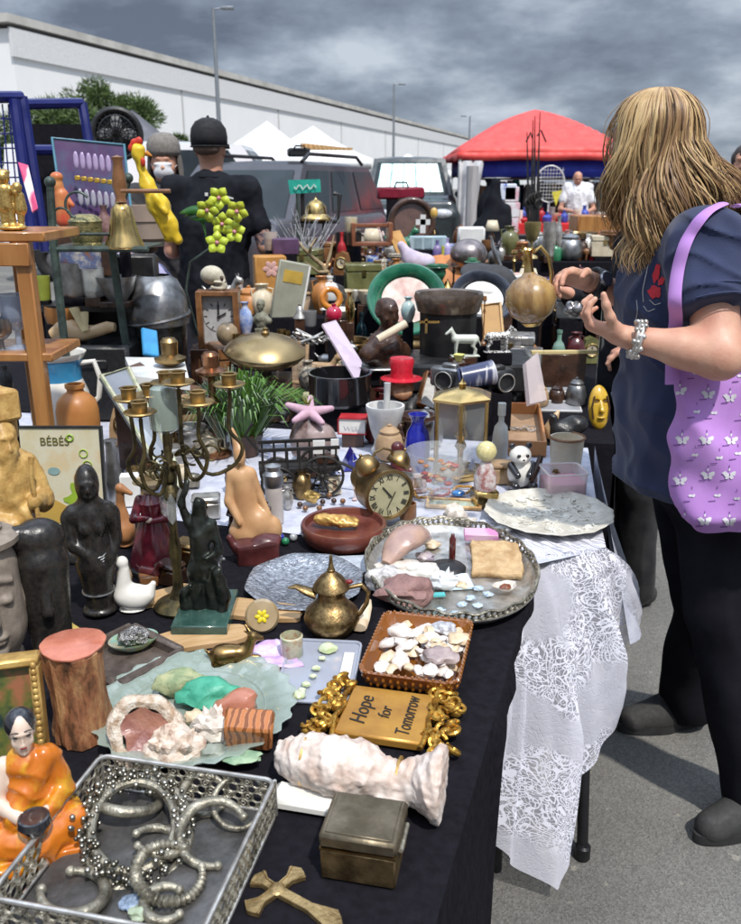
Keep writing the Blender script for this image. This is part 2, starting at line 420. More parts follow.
# ground
def asphalt():
 m=bpy.data.materials.new('asphalt');m.use_nodes=True;nt=m.node_tree;N=nt.nodes;L=nt.links;b=N['Principled BSDF']
 tc=N.new('ShaderNodeTexCoord')
 def nz(s,d=5):
  t=N.new('ShaderNodeTexNoise');t.inputs['Scale'].default_value=s;t.inputs['Detail'].default_value=d;L.new(tc.outputs['Object'],t.inputs['Vector']);return t
 v=N.new('ShaderNodeTexVoronoi');v.inputs['Scale'].default_value=230;L.new(tc.outputs['Object'],v.inputs['Vector'])
 r1=N.new('ShaderNodeValToRGB');L.new(v.outputs['Color'],r1.inputs[0])
 r1.color_ramp.elements[0].color=(.095,.092,.086,1);r1.color_ramp.elements[1].color=(.20,.194,.18,1);r1.color_ramp.elements[1].position=.95
 a=nz(1.7,9);r2=N.new('ShaderNodeValToRGB');L.new(a.outputs['Fac'],r2.inputs[0]);r2.color_ramp.elements[0].position=.3;r2.color_ramp.elements[0].color=(.62,.62,.62,1);r2.color_ramp.elements[1].position=.7;r2.color_ramp.elements[1].color=(1.15,1.14,1.1,1)
 mx=N.new('ShaderNodeMix');mx.data_type='RGBA';mx.blend_type='MULTIPLY';mx.inputs[0].default_value=1;L.new(r1.outputs[0],mx.inputs[6]);L.new(r2.outputs[0],mx.inputs[7])
 d=nz(24,4);r3=N.new('ShaderNodeValToRGB');L.new(d.outputs['Fac'],r3.inputs[0]);r3.color_ramp.elements[0].position=.66;r3.color_ramp.elements[0].color=(0,0,0,1);r3.color_ramp.elements[1].position=.72;r3.color_ramp.elements[1].color=(.10,.09,.07,1)
 ad=N.new('ShaderNodeMix');ad.data_type='RGBA';ad.blend_type='ADD';ad.inputs[0].default_value=1;L.new(mx.outputs[2],ad.inputs[6]);L.new(r3.outputs[0],ad.inputs[7])
 L.new(ad.outputs[2],b.inputs['Base Color']);b.inputs['Roughness'].default_value=.9
 bp=N.new('ShaderNodeBump');bp.inputs['Strength'].default_value=.5;bp.inputs['Distance'].default_value=.003;L.new(v.outputs['Distance'],bp.inputs['Height']);L.new(bp.outputs[0],b.inputs['Normal'])
 return m
ASPH=asphalt()
g=MB();g.add([(-900,-60,0),(900,-60,0),(900,1600,0),(-900,1600,0)],[(0,1,2,3)]);STR('ground',g,ASPH)
# warehouse
wall_m=mat('white cladding',(.92,.92,.90),(.88,.88,.87),rough=.7,scale=.3,bump=.0)
p0=Q(8,14,60.);p1=Q(470,138,215.)
HT=p0.z
d=Vector((p1.x-p0.x,p1.y-p0.y,0)).normalized();nrm=Vector((-d.y,d.x,0));Lw=330
wh=T('warehouse','long white warehouse with beige roof edge behind the market','building',(p0.x,p0.y,0),math.atan2(d.y,d.x))
m=MB();m.box((Lw/2,25,HT/2-.4),(Lw,50,HT-.8));m.mi=1
for i in range(1,14):m.box((i*22.0,-.04,HT/2-.9),(.14,.1,HT-1.8))
m.build('wall',[wall_m,mat('joint grey',(.5,.5,.5),rough=.7)],wh,smooth=0)
m=MB();m.box((Lw/2,-.1,HT-1.6),(Lw+.4,.16,1.7));m.build('upper_band',mat('pale grey band',(.84,.84,.83),rough=.6),wh,smooth=0)
m=MB();m.box((Lw/2,24.8,HT-.25),(Lw+1,50.2,.5));m.build('roof',mat('beige fascia',(.60,.58,.53),rough=.7,scale=.5),wh,smooth=0)
# lamps, tree
polem=mat('galvanised pole',(.30,.32,.34),(.24,.26,.28),rough=.5,metal=.5)
def lamp(u,vt,Y,lab,side=1):
 top=Q(u,vt,Y);t=T('street_lamp',lab,'street lamp',(top.x,Y,0),0,'parking lot light poles')
 m=MB();m.tube([(0,0,0),(0,0,top.z)],[.13,.07],10);m.build('pole',polem,t)
 m=MB();m.tube([(0,0,top.z-.05),(.5*side,0,top.z+.02)],.035,6);m.build('arm',polem,t)
 m=MB();m.box((.62*side,0,top.z),(.55,.3,.12),bev=.03);m.build('lamp_head',polem,t)
lamp(213,8,41,'tall grey light pole rising between the tree and the white tents')
lamp(394,84,72,'thin light pole rising above the dark green van',1)
lamp(470,116,88,'faint distant light pole left of the red canopy',-1)
def tree(u,vt,vb,Y,wpx,lab):
 top=Q(u,vt,Y);wide=wq(wpx,u,vt,Y)/2;r=random.Random(5)
 t=T('pine_tree',lab,'tree',(top.x,Y,0))
 m=MB();m.tube([(0,0,0),(.15,0,1.2),(0,.1,top.z*.75)],[.28,.22,.1],10)
 limbs=[]
 for i in range(16):
  a=r.uniform(0,6.28);z0=r.uniform(.35,.7)*top.z;z1=min(top.z*.93,z0+r.uniform(.4,1.2));rr=wide*r.uniform(.4,.85)
  e_=(math.cos(a)*rr,math.sin(a)*rr*.8,z1);limbs.append(e_)
  m.tube([(0,0,z0),(e_[0]*.5,e_[1]*.5,z0+(z1-z0)*.4),e_],[.09,.06,.02],6)
 m.build('trunk',wood_d,t)
 lm=mat('pine needles',(.12,.18,.05),(.04,.07,.02),rough=.7,scale=1.8,mix=(.3,.7))
 m=MB();cs=[]
 for i in range(120):
  a=r.uniform(0,6.28);f=r.uniform(0,1)**.5;x=math.cos(a)*f*wide;y=math.sin(a)*f*wide*.8
  hh=top.z*(1-.30*f*f-.06*r.random()*3);z=r.uniform(hh*.68,hh)
  cs.append((x,y,z,r.uniform(.28,.55)))
 for(x,y,z,s)in cs:
  for k in range(430):
   v=Vector((r.gauss(0,1),r.gauss(0,1),r.gauss(0,.7))).normalized()*s*r.uniform(.55,1.08)
   v.z*=.7;c_=Vector((x,y,z))+v;dd=(v.normalized()+Vector((r.uniform(-.5,.5),r.uniform(-.5,.5),r.uniform(0,.8)))).normalized()
   sd=dd.cross(Vector((r.uniform(-1,1),r.uniform(-1,1),r.uniform(-1,1)))).normalized()*.022;ln=r.uniform(.07,.18)
   m.add([c_-sd,c_+sd,c_+dd*ln],[(0,1,2)])
 m.build('crown',lm,t,smooth=0)
tree(86,74,130,27,185,'dark green pine tree behind the blue display racks at left')
# tents
def tent(u,vp,ve,Y,wpx,m_,lab,yaw=0,legs=True,nm='market_tent',val=.28,zleg=0,grp=None):
 top=Q(u,vp,Y);hw=wq(wpx,u,vp,Y)/2;ez=Q(u,ve,Y).z
 t=T(nm,lab,'tent',(top.x,Y,0),yaw,grp)
 m=MB();n=10
 def side(k):
  a0=math.pi/2*k-math.pi/4;c0=Vector((math.cos(a0),math.sin(a0),0))*hw*2**.5;c1=Vector((math.cos(a0+math.pi/2),math.sin(a0+math.pi/2),0))*hw*2**.5
  def f(s,q):
   p=c0.lerp(c1,s)*(1-q);p.z=ez+(top.z-ez)*(q**1.25)-.05*math.sin(math.pi*s)*(1-q)+.015*math.sin(9*s+7*q+k)
   return p
  m.grid(f,13,9)
  m.grid(lambda s,q:c0.lerp(c1,s)*1.0+Vector((0,0,ez-val*q-.04*abs(math.sin(math.pi*s*4))*q)),33,2)
 for k in range(4):side(k)
 m.build('canopy',m_,t,solid=.01)
 if legs:
  for sx in(-1,1):
   for sy in(-1,1):
    m=MB();m.box((sx*hw*.98,sy*hw*.98,ez/2),(.05,.05,ez));m.build('leg',polem,t,smooth=0)
 return t
tent_w=mat('white tent vinyl',(.82,.82,.82),(.78,.78,.79),rough=.6,scale=3)
tent(267,121,160,30,112,tent_w,'white peaked tent, the left of the two behind the grey car',grp='white tents by the warehouse')
tent(313,126,160,33,118,tent_w,'white peaked tent, the right of the two behind the grey car',grp='white tents by the warehouse')
tent(408,154,172,40,84,tent_w,'low white tent roof peeking over the green van',grp='white tents by the warehouse')
tent(132,110,150,17,96,mat('grey tent fabric',(.13,.13,.15),(.10,.10,.115),rough=.7,scale=4),'dark grey tent behind the masked vendor')
redc=mat('red canopy fabric',(.74,.09,.075),(.64,.055,.05),rough=.6,scale=5,mix=(.3,.7))
bluec=mat('blue canopy fabric',(.03,.05,.42),(.02,.03,.33),rough=.6,scale=5)
Yc=16.5;cl=Q(458,152,Yc);crt=Q(640,156,Yc);tp=Q(532,108,Yc+1.2)
W2=(crt.x-cl.x)/2;cx=(cl.x+crt.x)/2;ez=cl.z
t=T('red_canopy','red domed pop up canopy with blue inner valance','canopy',(cx,Yc+W2,0))
m=MB()
def dome(s,q):
 x=(s*2-1)*W2;y=(q*2-1)*W2;ex=1-abs(s*2-1)**1.25;ey=1-abs(q*2-1)**1.25
 z=ez+(tp.z+.02-ez)*(min(ex,ey)*.75+.25*(ex*ey)**.5)+.012*math.sin(18*s+5*q)
 return Vector((x,y,z))
m.grid(dome,31,31)
def band(z0,z1,off,mb,wav=.03):
 c=[(-W2+off,-W2+off),(W2-off,-W2+off),(W2-off,W2-off),(-W2+off,W2-off)]
 for k in range(4):
  a,b_=c[k],c[(k+1)%4]
  mb.grid(lambda s,q:Vector((a[0]+(b_[0]-a[0])*s,a[1]+(b_[1]-a[1])*s,z0+(z1-z0)*q-wav*math.sin(math.pi*s*3)**2*q)),25,2)
band(ez,ez-.12,0,m);m.build('roof',redc,t,solid=.008)
for sx in(-1,1):
 for sy in(-1,1):m=MB();m.tube([dome(.5+sx*.495*f,.5+sy*.495*f)-Vector((0,0,.03))for f in(0,.25,.5,.75,1)],.02,6);m.build('rib',polem,t)
m=MB();band(ez-.14,ez-.42,.18,m,.02);m.build('valance',bluec,t,solid=.008)
for sx in(-1,1):
 for sy in(-1,1):
  m=MB();m.box((sx*W2*.97,sy*W2*.97,ez/2-.05),(.06,.06,ez-.1));m.build('leg',plast_w,t,smooth=0)
m=MB();m.grid(lambda s,q:Vector((-W2+.03+s*.45*(1-.5*q),-W2-.02+.05*math.sin(s*14),ez-.15-q*1.75)),20,8)
m.build('curtain',mat('grey white curtain',(.55,.55,.56),(.42,.42,.44),rough=.8,scale=6),t,solid=.006)
# vehicles
def car(name,label,cat,loc,rz,paint,L_=4.5,W=1.84,H=1.68,belt=1.02,hood=.98,van=False,shade=None,rails=False,cabx=(-2.15,1.05,-1.85,.30),wins=True):
 t=T(name,label,cat,loc,rz)
 hl=L_/2;hw=W/2
 pr=[B((0,0,.66),(hl-.18,hw-.14,.24),.14),B((hl-.75 if not van else hl-.5,0,hood-.22),(.58 if not van else .3,hw-.20,.12),.10,e=(0,.05,0)),B((-.3 if not van else 0,0,belt-.2),(hl-.62,hw-.16,.14),.11)]
 for sx in(-1,1):
  for sy in(-1,1):pr.append(('C',(sx*(hl-.85),sy*hw*1.3,.36),(sx*(hl-.85),sy*hw*.55,.36),.39,.39,dict(cut=True,k=.02)))
 m=MB();m.sdf(pr,.045,.10);body=m.build('body',paint,t,smooth=50)
 xb0,xb1,xt0,xt1=cabx;yb,yt=hw-.07,hw-.24;zb,zt=belt-.06,H-.05
 def cab(x,s,q):
  return Vector((x,s*(yb+(yt-yb)*q),zb+(zt-zb)*q))
 m=MB()
 cr_=[(xb0,-yb,zb),(xb1,-yb,zb),(xb1,yb,zb),(xb0,yb,zb),(xt0,-yt,zt),(xt1,-yt,zt),(xt1,yt,zt),(xt0,yt,zt)]
 m.add(cr_,[(0,3,2,1),(0,1,5,4),(1,2,6,5),(2,3,7,6),(3,0,4,7)])
 m.grid(lambda s,q:Vector((xt0+(xt1-xt0)*s,-yt+2*yt*q,zt+.06*(1-(2*s-1)**4)*(1-(2*q-1)**4))),14,10)
 m.build('cabin',paint,t,smooth=50)
 gl=mat('dark car glass',(.03,.04,.045),(.02,.028,.032),rough=.14,scale=2,spec=.3)
 def pane(pts,off):
  m=MB();n_=(Vector(pts[1])-Vector(pts[0])).cross(Vector(pts[2])-Vector(pts[0])).normalized()*off
  m.add([Vector(p)+n_ for p in pts],[(0,1,2,3)]);return m
 lerp=lambda a,b,f:a+(b-a)*f
 q0,q1=.20,.90
 a=[Vector((lerp(xb1,xt1,q),s*(lerp(yb,yt,q)-.09),lerp(zb,zt,q)))for q,s in((q0-.12,-1),(q0-.12,1),(q1,1),(q1,-1))]
 ws=pane(a,.012).build('windscreen',gl,t,smooth=0,solid=.004)
 if shade:
  for i in range(5):
   f0,f1=-.92+i*.37,-.92+i*.37+.34
   b_=[Vector((lerp(xb1,xt1,q)+.0,s*(lerp(yb,yt,q)-.12),lerp(zb,zt,q)))for q,s in((.2,f0),(.2,f1),(.86,f1),(.86,f0))]
   pane(b_,.022).build('sun_shade',shade,t,smooth=0,solid=.004)
 a=[Vector((lerp(xb0,xt0,q),s*(lerp(yb,yt,q)-.1),lerp(zb,zt,q)))for q,s in((q0,1),(q0,-1),(q1,-1),(q1,1))]
 pane(a,.012).build('rear_window',gl,t,smooth=0,solid=.004)
 xs=[(.02,.30),(.34,.62),(.66,.93)]
 for s in(-1,1):
  for f0,f1 in(xs if wins else xs[2:]):
   a=[Vector((lerp(lerp(xb0,xt0,q),lerp(xb1,xt1,q),f),s*lerp(yb,yt,q),lerp(zb,zt,q)))for q,f in((q0,f0),(q0,f1),(q1,f1),(q1,f0))]
   if s>0:a=a[::-1]
   pane(a,.012).build('window',gl,t,smooth=0,solid=.004)
  m=MB();m.ell((xb1-.35,s*(hw+.06),zb+.12),(.08,.11,.08));m.build('mirror',paint,t)
  m=MB();m.ell((hl-.09,s*(hw-.34),hood-.26),(.10,.20,.09));m.build('headlight',mat('headlight',(.6,.62,.65),(.4,.42,.45),rough=.1,coat=1),t)
  if rails:
   m=MB();m.tube([(xt0+.1,s*(yt-.06),zt+.03),(xt0+.3,s*(yt-.06),zt+.12),(xt1-.3,s*(yt-.06),zt+.12),(xt1-.1,s*(yt-.06),zt+.03)],.022,8);m.build('roof_rail',black,t)
  for sx in(-1,1):
   m=MB();m.torus((sx*(hl-.85),s*(hw-.12),.34),.25,.095,e=(math.pi/2,0,0),n=28,k=10);wh_=m.build('tyre',mat('tyre rubber',(.02,.02,.02),rough=.8),t)
   m=MB();m.lathe([(0,-.03),(.06,.03),(.18,.0),(.2,-.04)],20,c=(sx*(hl-.85),s*(hw-.10),.34),e=(-s*math.pi/2,0,0));m.build('rim',pewter,wh_)
 m=MB();m.box((hl-.04,0,.62),(.05,W*.55,.18),bev=.02);m.build('grille',black,t)
 m=MB();m.box((hl+.0,0,.45),(.02,.5,.11));m.build('number_plate',paper_w,t)
 return t
paint_g=mat('grey car paint',(.055,.052,.06),(.045,.042,.05),rough=.3,metal=.1,scale=3,coat=.5)
paint_w=mat('white car paint',(.75,.76,.77),(.70,.71,.72),rough=.3,scale=3,coat=.8)
paint_d=mat('dark green car paint',(.022,.032,.034),(.016,.022,.024),rough=.25,scale=3,coat=1)
c0=Q(316,200,9.4)
suv=car('parked_car','grey suv with roof rails parked nose left behind the tables','car',(-1.30,10.7,0),R(-110),paint_g,rails=True,H=1.74,belt=1.08)
c1=Q(412,190,16.2)
car('parked_van','dark green van with silver sunshades in its windscreen','van',(c1.x,18.6,0),R(-90),paint_d,L_=4.6,H=1.98,belt=1.22,hood=1.2,van=True,cabx=(-2.2,1.75,-2.1,1.25),shade=mat('silver sunshade',(.50,.72,.70),(.40,.62,.62),rough=.3,metal=.3,scale=3))
c2=Q(190,190,14.0)
car('parked_van','white van mostly hidden behind the man in the black cap','van',(c2.x-.5,14.5,0),R(0),paint_w,L_=4.9,H=2.10,belt=1.25,hood=1.25,van=True,cabx=(-2.3,2.0,-2.25,1.35),wins=False)
c3=Q(352,195,13.2)
car('parked_car','red car glimpsed past the back of the grey suv','car',(c3.x-2.0,13.6,0),R(200),mat('red car paint',(.35,.015,.03),(.28,.012,.02),rough=.25,scale=3,coat=1),H=1.46,belt=.95,hood=.9)
r0=Q(287,157,9.6)
m=MB();m.box((0,0,.05),(.26,.22,.10),bev=.02);m.tube([(-.07,-.11,.08),(-.05,-.13,.12),(.05,-.13,.12),(.07,-.11,.08)],.012,6)
ONE('tool_case','small black case on the roof of the grey suv','case',m,black,(r0.x+.02,10.9,1.79),.2)
m=MB()
for i in range(3):m.box((0,-.08+.08*i,.02+.015*i),(.62,.05,.03),e=(0,.04*i,.1*i))
ONE('wood_plank','pale timber offcuts lying on the grey suv roof rails','planks',m,wood_l,(r0.x+.35,11.0,1.86),.15)
# people
def hand_prims(W,f,n,side,curl=(25,35,25),thumb=(30,20),spread=.05,sc=1.0,curls=None,thumb_up=0.0):
 """W wrist, f towards the fingers, n direction the palm faces, side: +1/-1 picks the thumb side"""
 W=Vector(W);f=Vector(f).normalized();n=Vector(n);n=(n-f*n.dot(f)).normalized();s=f.cross(n)*side
 pr=[]
 c=W+f*.048*sc
 for k,off in enumerate((.028,.010,-.009,-.027)):
  pr.append(C(tuple(W+f*.008*sc+s*off*.6*sc),tuple(W+f*(.088-.006*abs(k-1.2))*sc+s*off*sc),.0155*sc,.0125*sc,k=.012*sc))
 pr.append(C(tuple(W-f*.02*sc),tuple(W+f*.02*sc),.024*sc,.021*sc,k=.02*sc))
 pr.append(E(tuple(W+f*.035*sc+s*.022*sc+n*.008*sc),(.018*sc,.018*sc,.018*sc),k=.012*sc))
 lens=(.066,.076,.071,.056)
 for k,off in enumerate((.028,.010,-.009,-.027)):
  cu=curls[k]if curls else curl
  p=W+f*(.086-.006*abs(k-1.2))*sc+s*off*sc;ang=0;d0=(f+s*spread*(1.5-k)).normalized();r=.0092 if k<3 else .0080
  for j,fr in enumerate((.45,.30,.25)):
   ang+=R(cu[j]);d=d0*math.cos(ang)+n*math.sin(ang);q=p+d*lens[k]*fr*sc
   pr.append(C(tuple(p),tuple(q),r*sc,(r-.0009)*sc,k=.0035*sc));p=q;r-=.0008
 p=W+f*.028*sc+s*.026*sc+n*.006*sc;d0=(s*.72+f*.72+n*thumb_up).normalized();ang=0;r=.0125
 for j,ln in enumerate((.040,.030,.024)):
  d=(d0*math.cos(ang)+(f*.5+n*.85).normalized()*math.sin(ang)).normalized();q=p+d*ln*sc
  pr.append(C(tuple(p),tuple(q),r*sc,(r-.0018)*sc,k=.008*sc));p=q;r-=.0018
  if j<2:ang+=R(thumb[j])
 return pr
def head_prims(c,f,up=(0,0,1),sc=1.0):
 """c centre of the skull, f the way the face looks"""
 c=Vector(c);f=Vector(f).normalized();up=Vector(up);up=(up-f*up.dot(f)).normalized();s=f.cross(up)
 at=lambda a,b,g:tuple(c+(f*a+s*b+up*g)*sc)
 def Er(a,b,g,ra,rb,rg,**o):
  m=Matrix((f,s,up)).transposed();return('E',at(a,b,g),(ra*sc,rb*sc,rg*sc),dict(e=tuple(m.to_euler()),**o))
 pr=[Er(-.005,0,.02,.095,.074,.088),Er(.03,0,-.045,.058,.055,.060,k=.03),Er(.055,0,-.085,.026,.028,.020,k=.02),C(at(.085,0,.012),at(.104,0,-.022),.008,.0115,k=.010),Er(.098,.012,-.026,.009,.009,.008,k=.008),Er(.098,-.012,-.026,.009,.009,.008,k=.008),Er(.083,0,-.050,.012,.022,.006,k=.006),Er(.081,0,-.060,.012,.018,.006,k=.006),Er(.086,0,.030,.012,.045,.010,k=.012),Er(.092,.031,.004,.012,.017,.011,cut=True,k=.012),Er(.092,-.031,.004,.012,.017,.011,cut=True,k=.012),Er(.072,.031,.004,.014,.014,.012,k=.004),Er(.072,-.031,.004,.014,.014,.012,k=.004),Er(.058,.045,-.025,.02,.018,.02,k=.02),Er(.058,-.045,-.025,.02,.018,.02,k=.02)]
 for q in(1,-1):pr.append(Er(-.005,.074*q,-.005,.016,.007,.030,k=.006))
 return pr
shoe_m=mat('black shoe leather',(.025,.024,.023),(.04,.038,.036),rough=.5,scale=20,bump=.2)
def human(label,loc,rz,J,shirt,pants,skin_m,sleeve='short',h=.010,long_shirt=.0,hair=None,bulk=1.0,hands=None,cat='person',face=(0,-1,0),shorts=False,shoe=True):
 t=T('person',label,cat,loc,rz)
 d=dict(pelvis=(0,0,.95),chest=(0,0,1.28),neck=(0,.01,1.47),head=(0,-.01,1.62),sL=(.18,0,1.42),sR=(-.18,0,1.42),eL=(.24,.02,1.12),eR=(-.24,.02,1.12),wL=(.24,-.08,.87),wR=(-.24,-.08,.87),hL=(.09,0,.92),hR=(-.09,0,.92),kL=(.10,-.01,.50),kR=(-.10,-.01,.50),aL=(.11,.02,.09),aR=(-.11,.02,.09));d.update(J)
 V_={k:Vector(v)for k,v in d.items()}
 skp=head_prims(V_['head'],face)+[C(tuple(V_['neck']+Vector((0,.01,-.06))),tuple(V_['head']+Vector((0,.015,-.05))),.062,.055,k=.03),E(tuple(V_['chest']),(.15*bulk,.10*bulk,.20)),E(tuple(V_['pelvis']),(.14*bulk,.10*bulk,.13)),C(tuple(V_['chest']),tuple(V_['pelvis']),.12*bulk,.12*bulk)]
 for q in 'LR':
  skp+=[C(tuple(V_['s'+q]),tuple(V_['e'+q]),.050,.040,k=.03),C(tuple(V_['e'+q]),tuple(V_['w'+q]),.041,.027,k=.02)]
  skp+=[C(tuple(V_['h'+q]),tuple(V_['k'+q]),.078,.055,k=.04),C(tuple(V_['k'+q]),tuple(V_['a'+q]),.055,.036,k=.02),C(tuple(V_['a'+q]),tuple(V_['a'+q]+Vector((0,-.14,-.05))),.035,.028,k=.02)]
 m=MB();m.sdf(skp,h,.02)
 hd=hands or{}
 for q,sd in(('L',1),('R',-1)):
  f=(V_['w'+q]-V_['e'+q]).normalized();o=hd.get(q,{})
  m.sdf(hand_prims(V_['w'+q],o.get('f',f),o.get('n',(-sd*.8,.0,.2)if abs(f.z)>.6 else(0,0,-1)),o.get('side',sd),o.get('curl',(25,35,25))),.0045)
 body=m.build('body',skin_m,t,smooth=60)
 sh=[E(tuple(V_['chest']+Vector((0,0,.03))),(.175*bulk,.122*bulk,.20)),C(tuple(V_['chest']),tuple(V_['pelvis']-Vector((0,0,.02))),.145*bulk,.155*bulk,k=.05),C(tuple(V_['sL']),tuple(V_['sR']),.068,.068,k=.04),C(tuple(V_['chest']+Vector((0,0,.08))),tuple(V_['neck']-Vector((0,0,.035))),.10,.072,k=.05)]
 for q in 'LR':
  e=V_['e'+q];s_=V_['s'+q];w_=V_['w'+q]
  if sleeve=='short':sh.append(C(tuple(s_),tuple(s_.lerp(e,.62)),.060,.064,k=.04))
  else:sh+=[C(tuple(s_),tuple(e),.066,.056,k=.04),C(tuple(e),tuple(w_.lerp(e,.08)),.055,.042,k=.02)]
 m=MB();m.sdf(sh,h,.02);m.noise_disp(.010,9,3);m.drape(.012,13,4,2,3);m.noise_disp(.004,30,5);m.build('shirt',shirt,t,smooth=60)
 pt=[E(tuple(V_['pelvis']-Vector((0,0,.02))),(.165*bulk,.125*bulk,.12))]
 for q in 'LR':
  if shorts:pt.append(C(tuple(V_['h'+q]),tuple(V_['k'+q]),.10,.088,k=.04))
  else:pt+=[C(tuple(V_['h'+q]),tuple(V_['k'+q]),.10,.078,k=.04),C(tuple(V_['k'+q]),tuple(V_['a'+q]-Vector((0,0,.02))),.076,.068,k=.03)]
 m=MB();m.sdf(pt,h,.02);m.drape(.010,12,5,2,8);m.build('trousers',pants,t,smooth=60)
 if shoe:
  for q in 'LR':
   a=V_['a'+q];m=MB();m.sdf([C((a.x,a.y+.04,.05),(a.x,a.y-.05,.06),.045,.045),C((a.x,a.y-.05,.05),(a.x,a.y-.15,.038),.045,.036),C((a.x,a.y,.06),(a.x,a.y,.11),.045,.042)],.01,.03);m.build('shoe',shoe_m,t)
 return t,V_
blk_shirt=mat('black shirt cotton',(.010,.011,.015),(.017,.018,.023),rough=.85,scale=9,bump=.2,bscale=300,spec=.1)
pc=Q(214,240,4.75)
t,V_=human('man in a black cap and black t-shirt standing with his back turned',(pc.x,4.75,0),R(-8),dict(head=(0,.02,1.665),neck=(0,0,1.535),sL=(.20,0,1.465),sR=(-.20,0,1.465),eL=(.285,.0,1.17),eR=(-.26,.05,1.14),wL=(.25,.22,1.06),wR=(-.18,.30,1.10),chest=(0,0,1.26)),blk_shirt,black,skin_f,bulk=1.18,face=(-.25,1,-.15),h=.009)
m=MB()
tatt=mat('tattoo ink',(.42,.24,.19),(.05,.06,.09),rough=.5,scale=55,mix=(.42,.52))
m.sdf([C((.26,.0,1.28),(.285,.0,1.17),.0515,.0425,k=.01),C((.285,.0,1.17),(.255,.20,1.07),.0425,.034,k=.01)],.008,.01);m.build('tattoo',tatt,t)
m=MB()
m.lathe([(.094,-.02),(.096,.03),(.090,.07),(.066,.105),(.03,.122),(0,.125)],28,c=(0,.01,1.695),sy=1.12,cap=False)
m.torus((0,.01,1.677),.095,.004,sy=1.12,n=36)
m.grid(lambda s,q:Vector((.075*math.cos(math.pi*s),.10+.075*math.sin(math.pi*s)*q+.01,1.69-.02*q*q)),14,6)
m.ell((0,.01,1.822),.008)
cap_o=m.build('cap',mat('black cap cotton',(.012,.012,.014),rough=.8,scale=30),t,solid=.003)
m=MB();m.torus((0,-.078,1.70),.034,.004,e=(math.pi/2,0,0),n=20,k=6,arc=.5);m.build('cap_strap',black,t)
m=MB();m.ell((0,-.040,1.665),(.074,.050,.035));m.build('hair',mat('short grey brown hair',(.16,.10,.075),(.09,.06,.045),rough=.8,scale=60,bump=.5),t)
m=MB();m.torus((0,.005,1.525),.078,.009,sy=.95,n=36,k=8);m.build('collar',blk_shirt,t)
m=MB();m.box((.015,-.128,1.44),(.016,.003,.016));m.box((.12,-.085,1.425),(.05,.003,.008),e=(0,.3,.5));m.build('printed_mark',paper_w,t)
pm=Q(167,200,5.35)
t,V_=human('vendor in a grey knitted hat and white face mask',(pm.x,5.35,0),R(6),dict(head=(0,0,1.60),neck=(0,.01,1.45),wR=(.02,-.30,1.38),eR=(-.22,-.12,1.15),wL=(.30,-.2,1.15),eL=(.26,.0,1.12)),mat('dark grey jacket',(.025,.024,.026),(.04,.038,.04),rough=.85,scale=12),mat('pale lavender trousers',(.42,.42,.60),(.36,.36,.52),rough=.8,scale=10),skin_f,sleeve='short',bulk=1.1)
mk=mat('white mask cloth',(.72,.72,.73),(.62,.62,.65),rough=.8,scale=30)
m=MB();m.sdf([E((0,-.052,1.558),(.060,.050,.050)),E((0,-.086,1.57),(.02,.014,.028),k=.03),E((0,-.07,1.60),(.055,.03,.012),k=.02)],.005,.02);m.tube([(.055,-.06,1.575),(.078,.0,1.60)],.002,5);m.tube([(-.055,-.06,1.575),(-.078,0,1.60)],.002,5);m.build('face_mask',mk,t)
m=MB();m.lathe([(.092,-.015),(.10,.01),(.098,.05),(.085,.085),(.045,.115),(0,.12)],24,c=(0,.005,1.66),sy=1.12,cap=False,fn=lambda a,z:1+.02*math.sin(11*a));m.build('hat',mat('taupe knit',(.23,.21,.19),(.15,.135,.12),rough=.9,scale=50,bump=.5),t,solid=.004)
m=MB()
for i in range(40):
 a=rnd.uniform(-.35,math.pi+.35);x,y=.088*math.cos(a),.01+.09*math.sin(a)
 m.tube([(x,y,1.65),(x*1.08,y*1.05,1.57),(x*1.12+rnd.uniform(-.01,.01),y,1.50-rnd.random()*.04)],[.012,.014,.006],5)
m.build('hair',mat('grey hair',(.20,.18,.165),(.11,.1,.09),rough=.8,scale=60),t)
pl=Q(140,262,4.9)
t=T('person','seated person in pale lavender clothes half hidden behind the brass bell','person',(pl.x,4.9,0))
lav=mat('lavender cotton',(.44,.44,.66),(.34,.34,.55),rough=.85,scale=9,bump=.2,bscale=200)
m=MB();m.sdf(head_prims((-.10,.16,1.26),(-.4,.9,-.2))+[C((-.10,.12,1.03),(-.10,.15,1.2),.06,.055,k=.03),E((-.08,.05,.85),(.15,.12,.22)),C((.08,0,.98),(.22,-.12,.78),.05,.04),C((.22,-.12,.78),(.05,-.25,.74),.04,.028),C((-.24,.05,.98),(-.28,-.15,.76),.05,.04),C((-.28,-.15,.76),(-.12,-.27,.72),.04,.028)],.01,.02)
m.sdf(hand_prims((.05,-.25,.74),(-1,-.2,0),(0,0,-1),1),.0045);m.sdf(hand_prims((-.12,-.27,.72),(1,-.2,0),(0,0,-1),-1),.0045)
m.build('body',skin_f,t,smooth=60)
m=MB();m.sdf([E((-.08,.05,.90),(.19,.15,.22)),C((-.08,.05,.9),(-.08,.05,.6),.17,.2),C((.08,0,1.0),(.19,-.08,.84),.075,.07,k=.04),C((-.24,.05,1.0),(-.27,-.08,.84),.075,.07,k=.04)],.01,.03);m.noise_disp(.014,9,2);m.build('shirt',lav,t,smooth=60)
m=MB();m.sdf([C((.02,.05,.5),(.06,-.35,.52),.1,.08),C((-.18,.05,.5),(-.22,-.35,.52),.1,.08),C((.06,-.35,.52),(.06,-.38,.1),.075,.06),C((-.22,-.35,.52),(-.22,-.38,.1),.075,.06)],.014,.03);m.build('trousers',lav,t,smooth=60)
m=MB();m.rock((-.10,.13,1.30),(.10,.10,.11),4,amp=.1);m.build('hair',mat('dark hair',(.03,.022,.018),(.05,.035,.03),rough=.6,scale=60,bump=.4),t)
pw=Q(577,200,15.2)
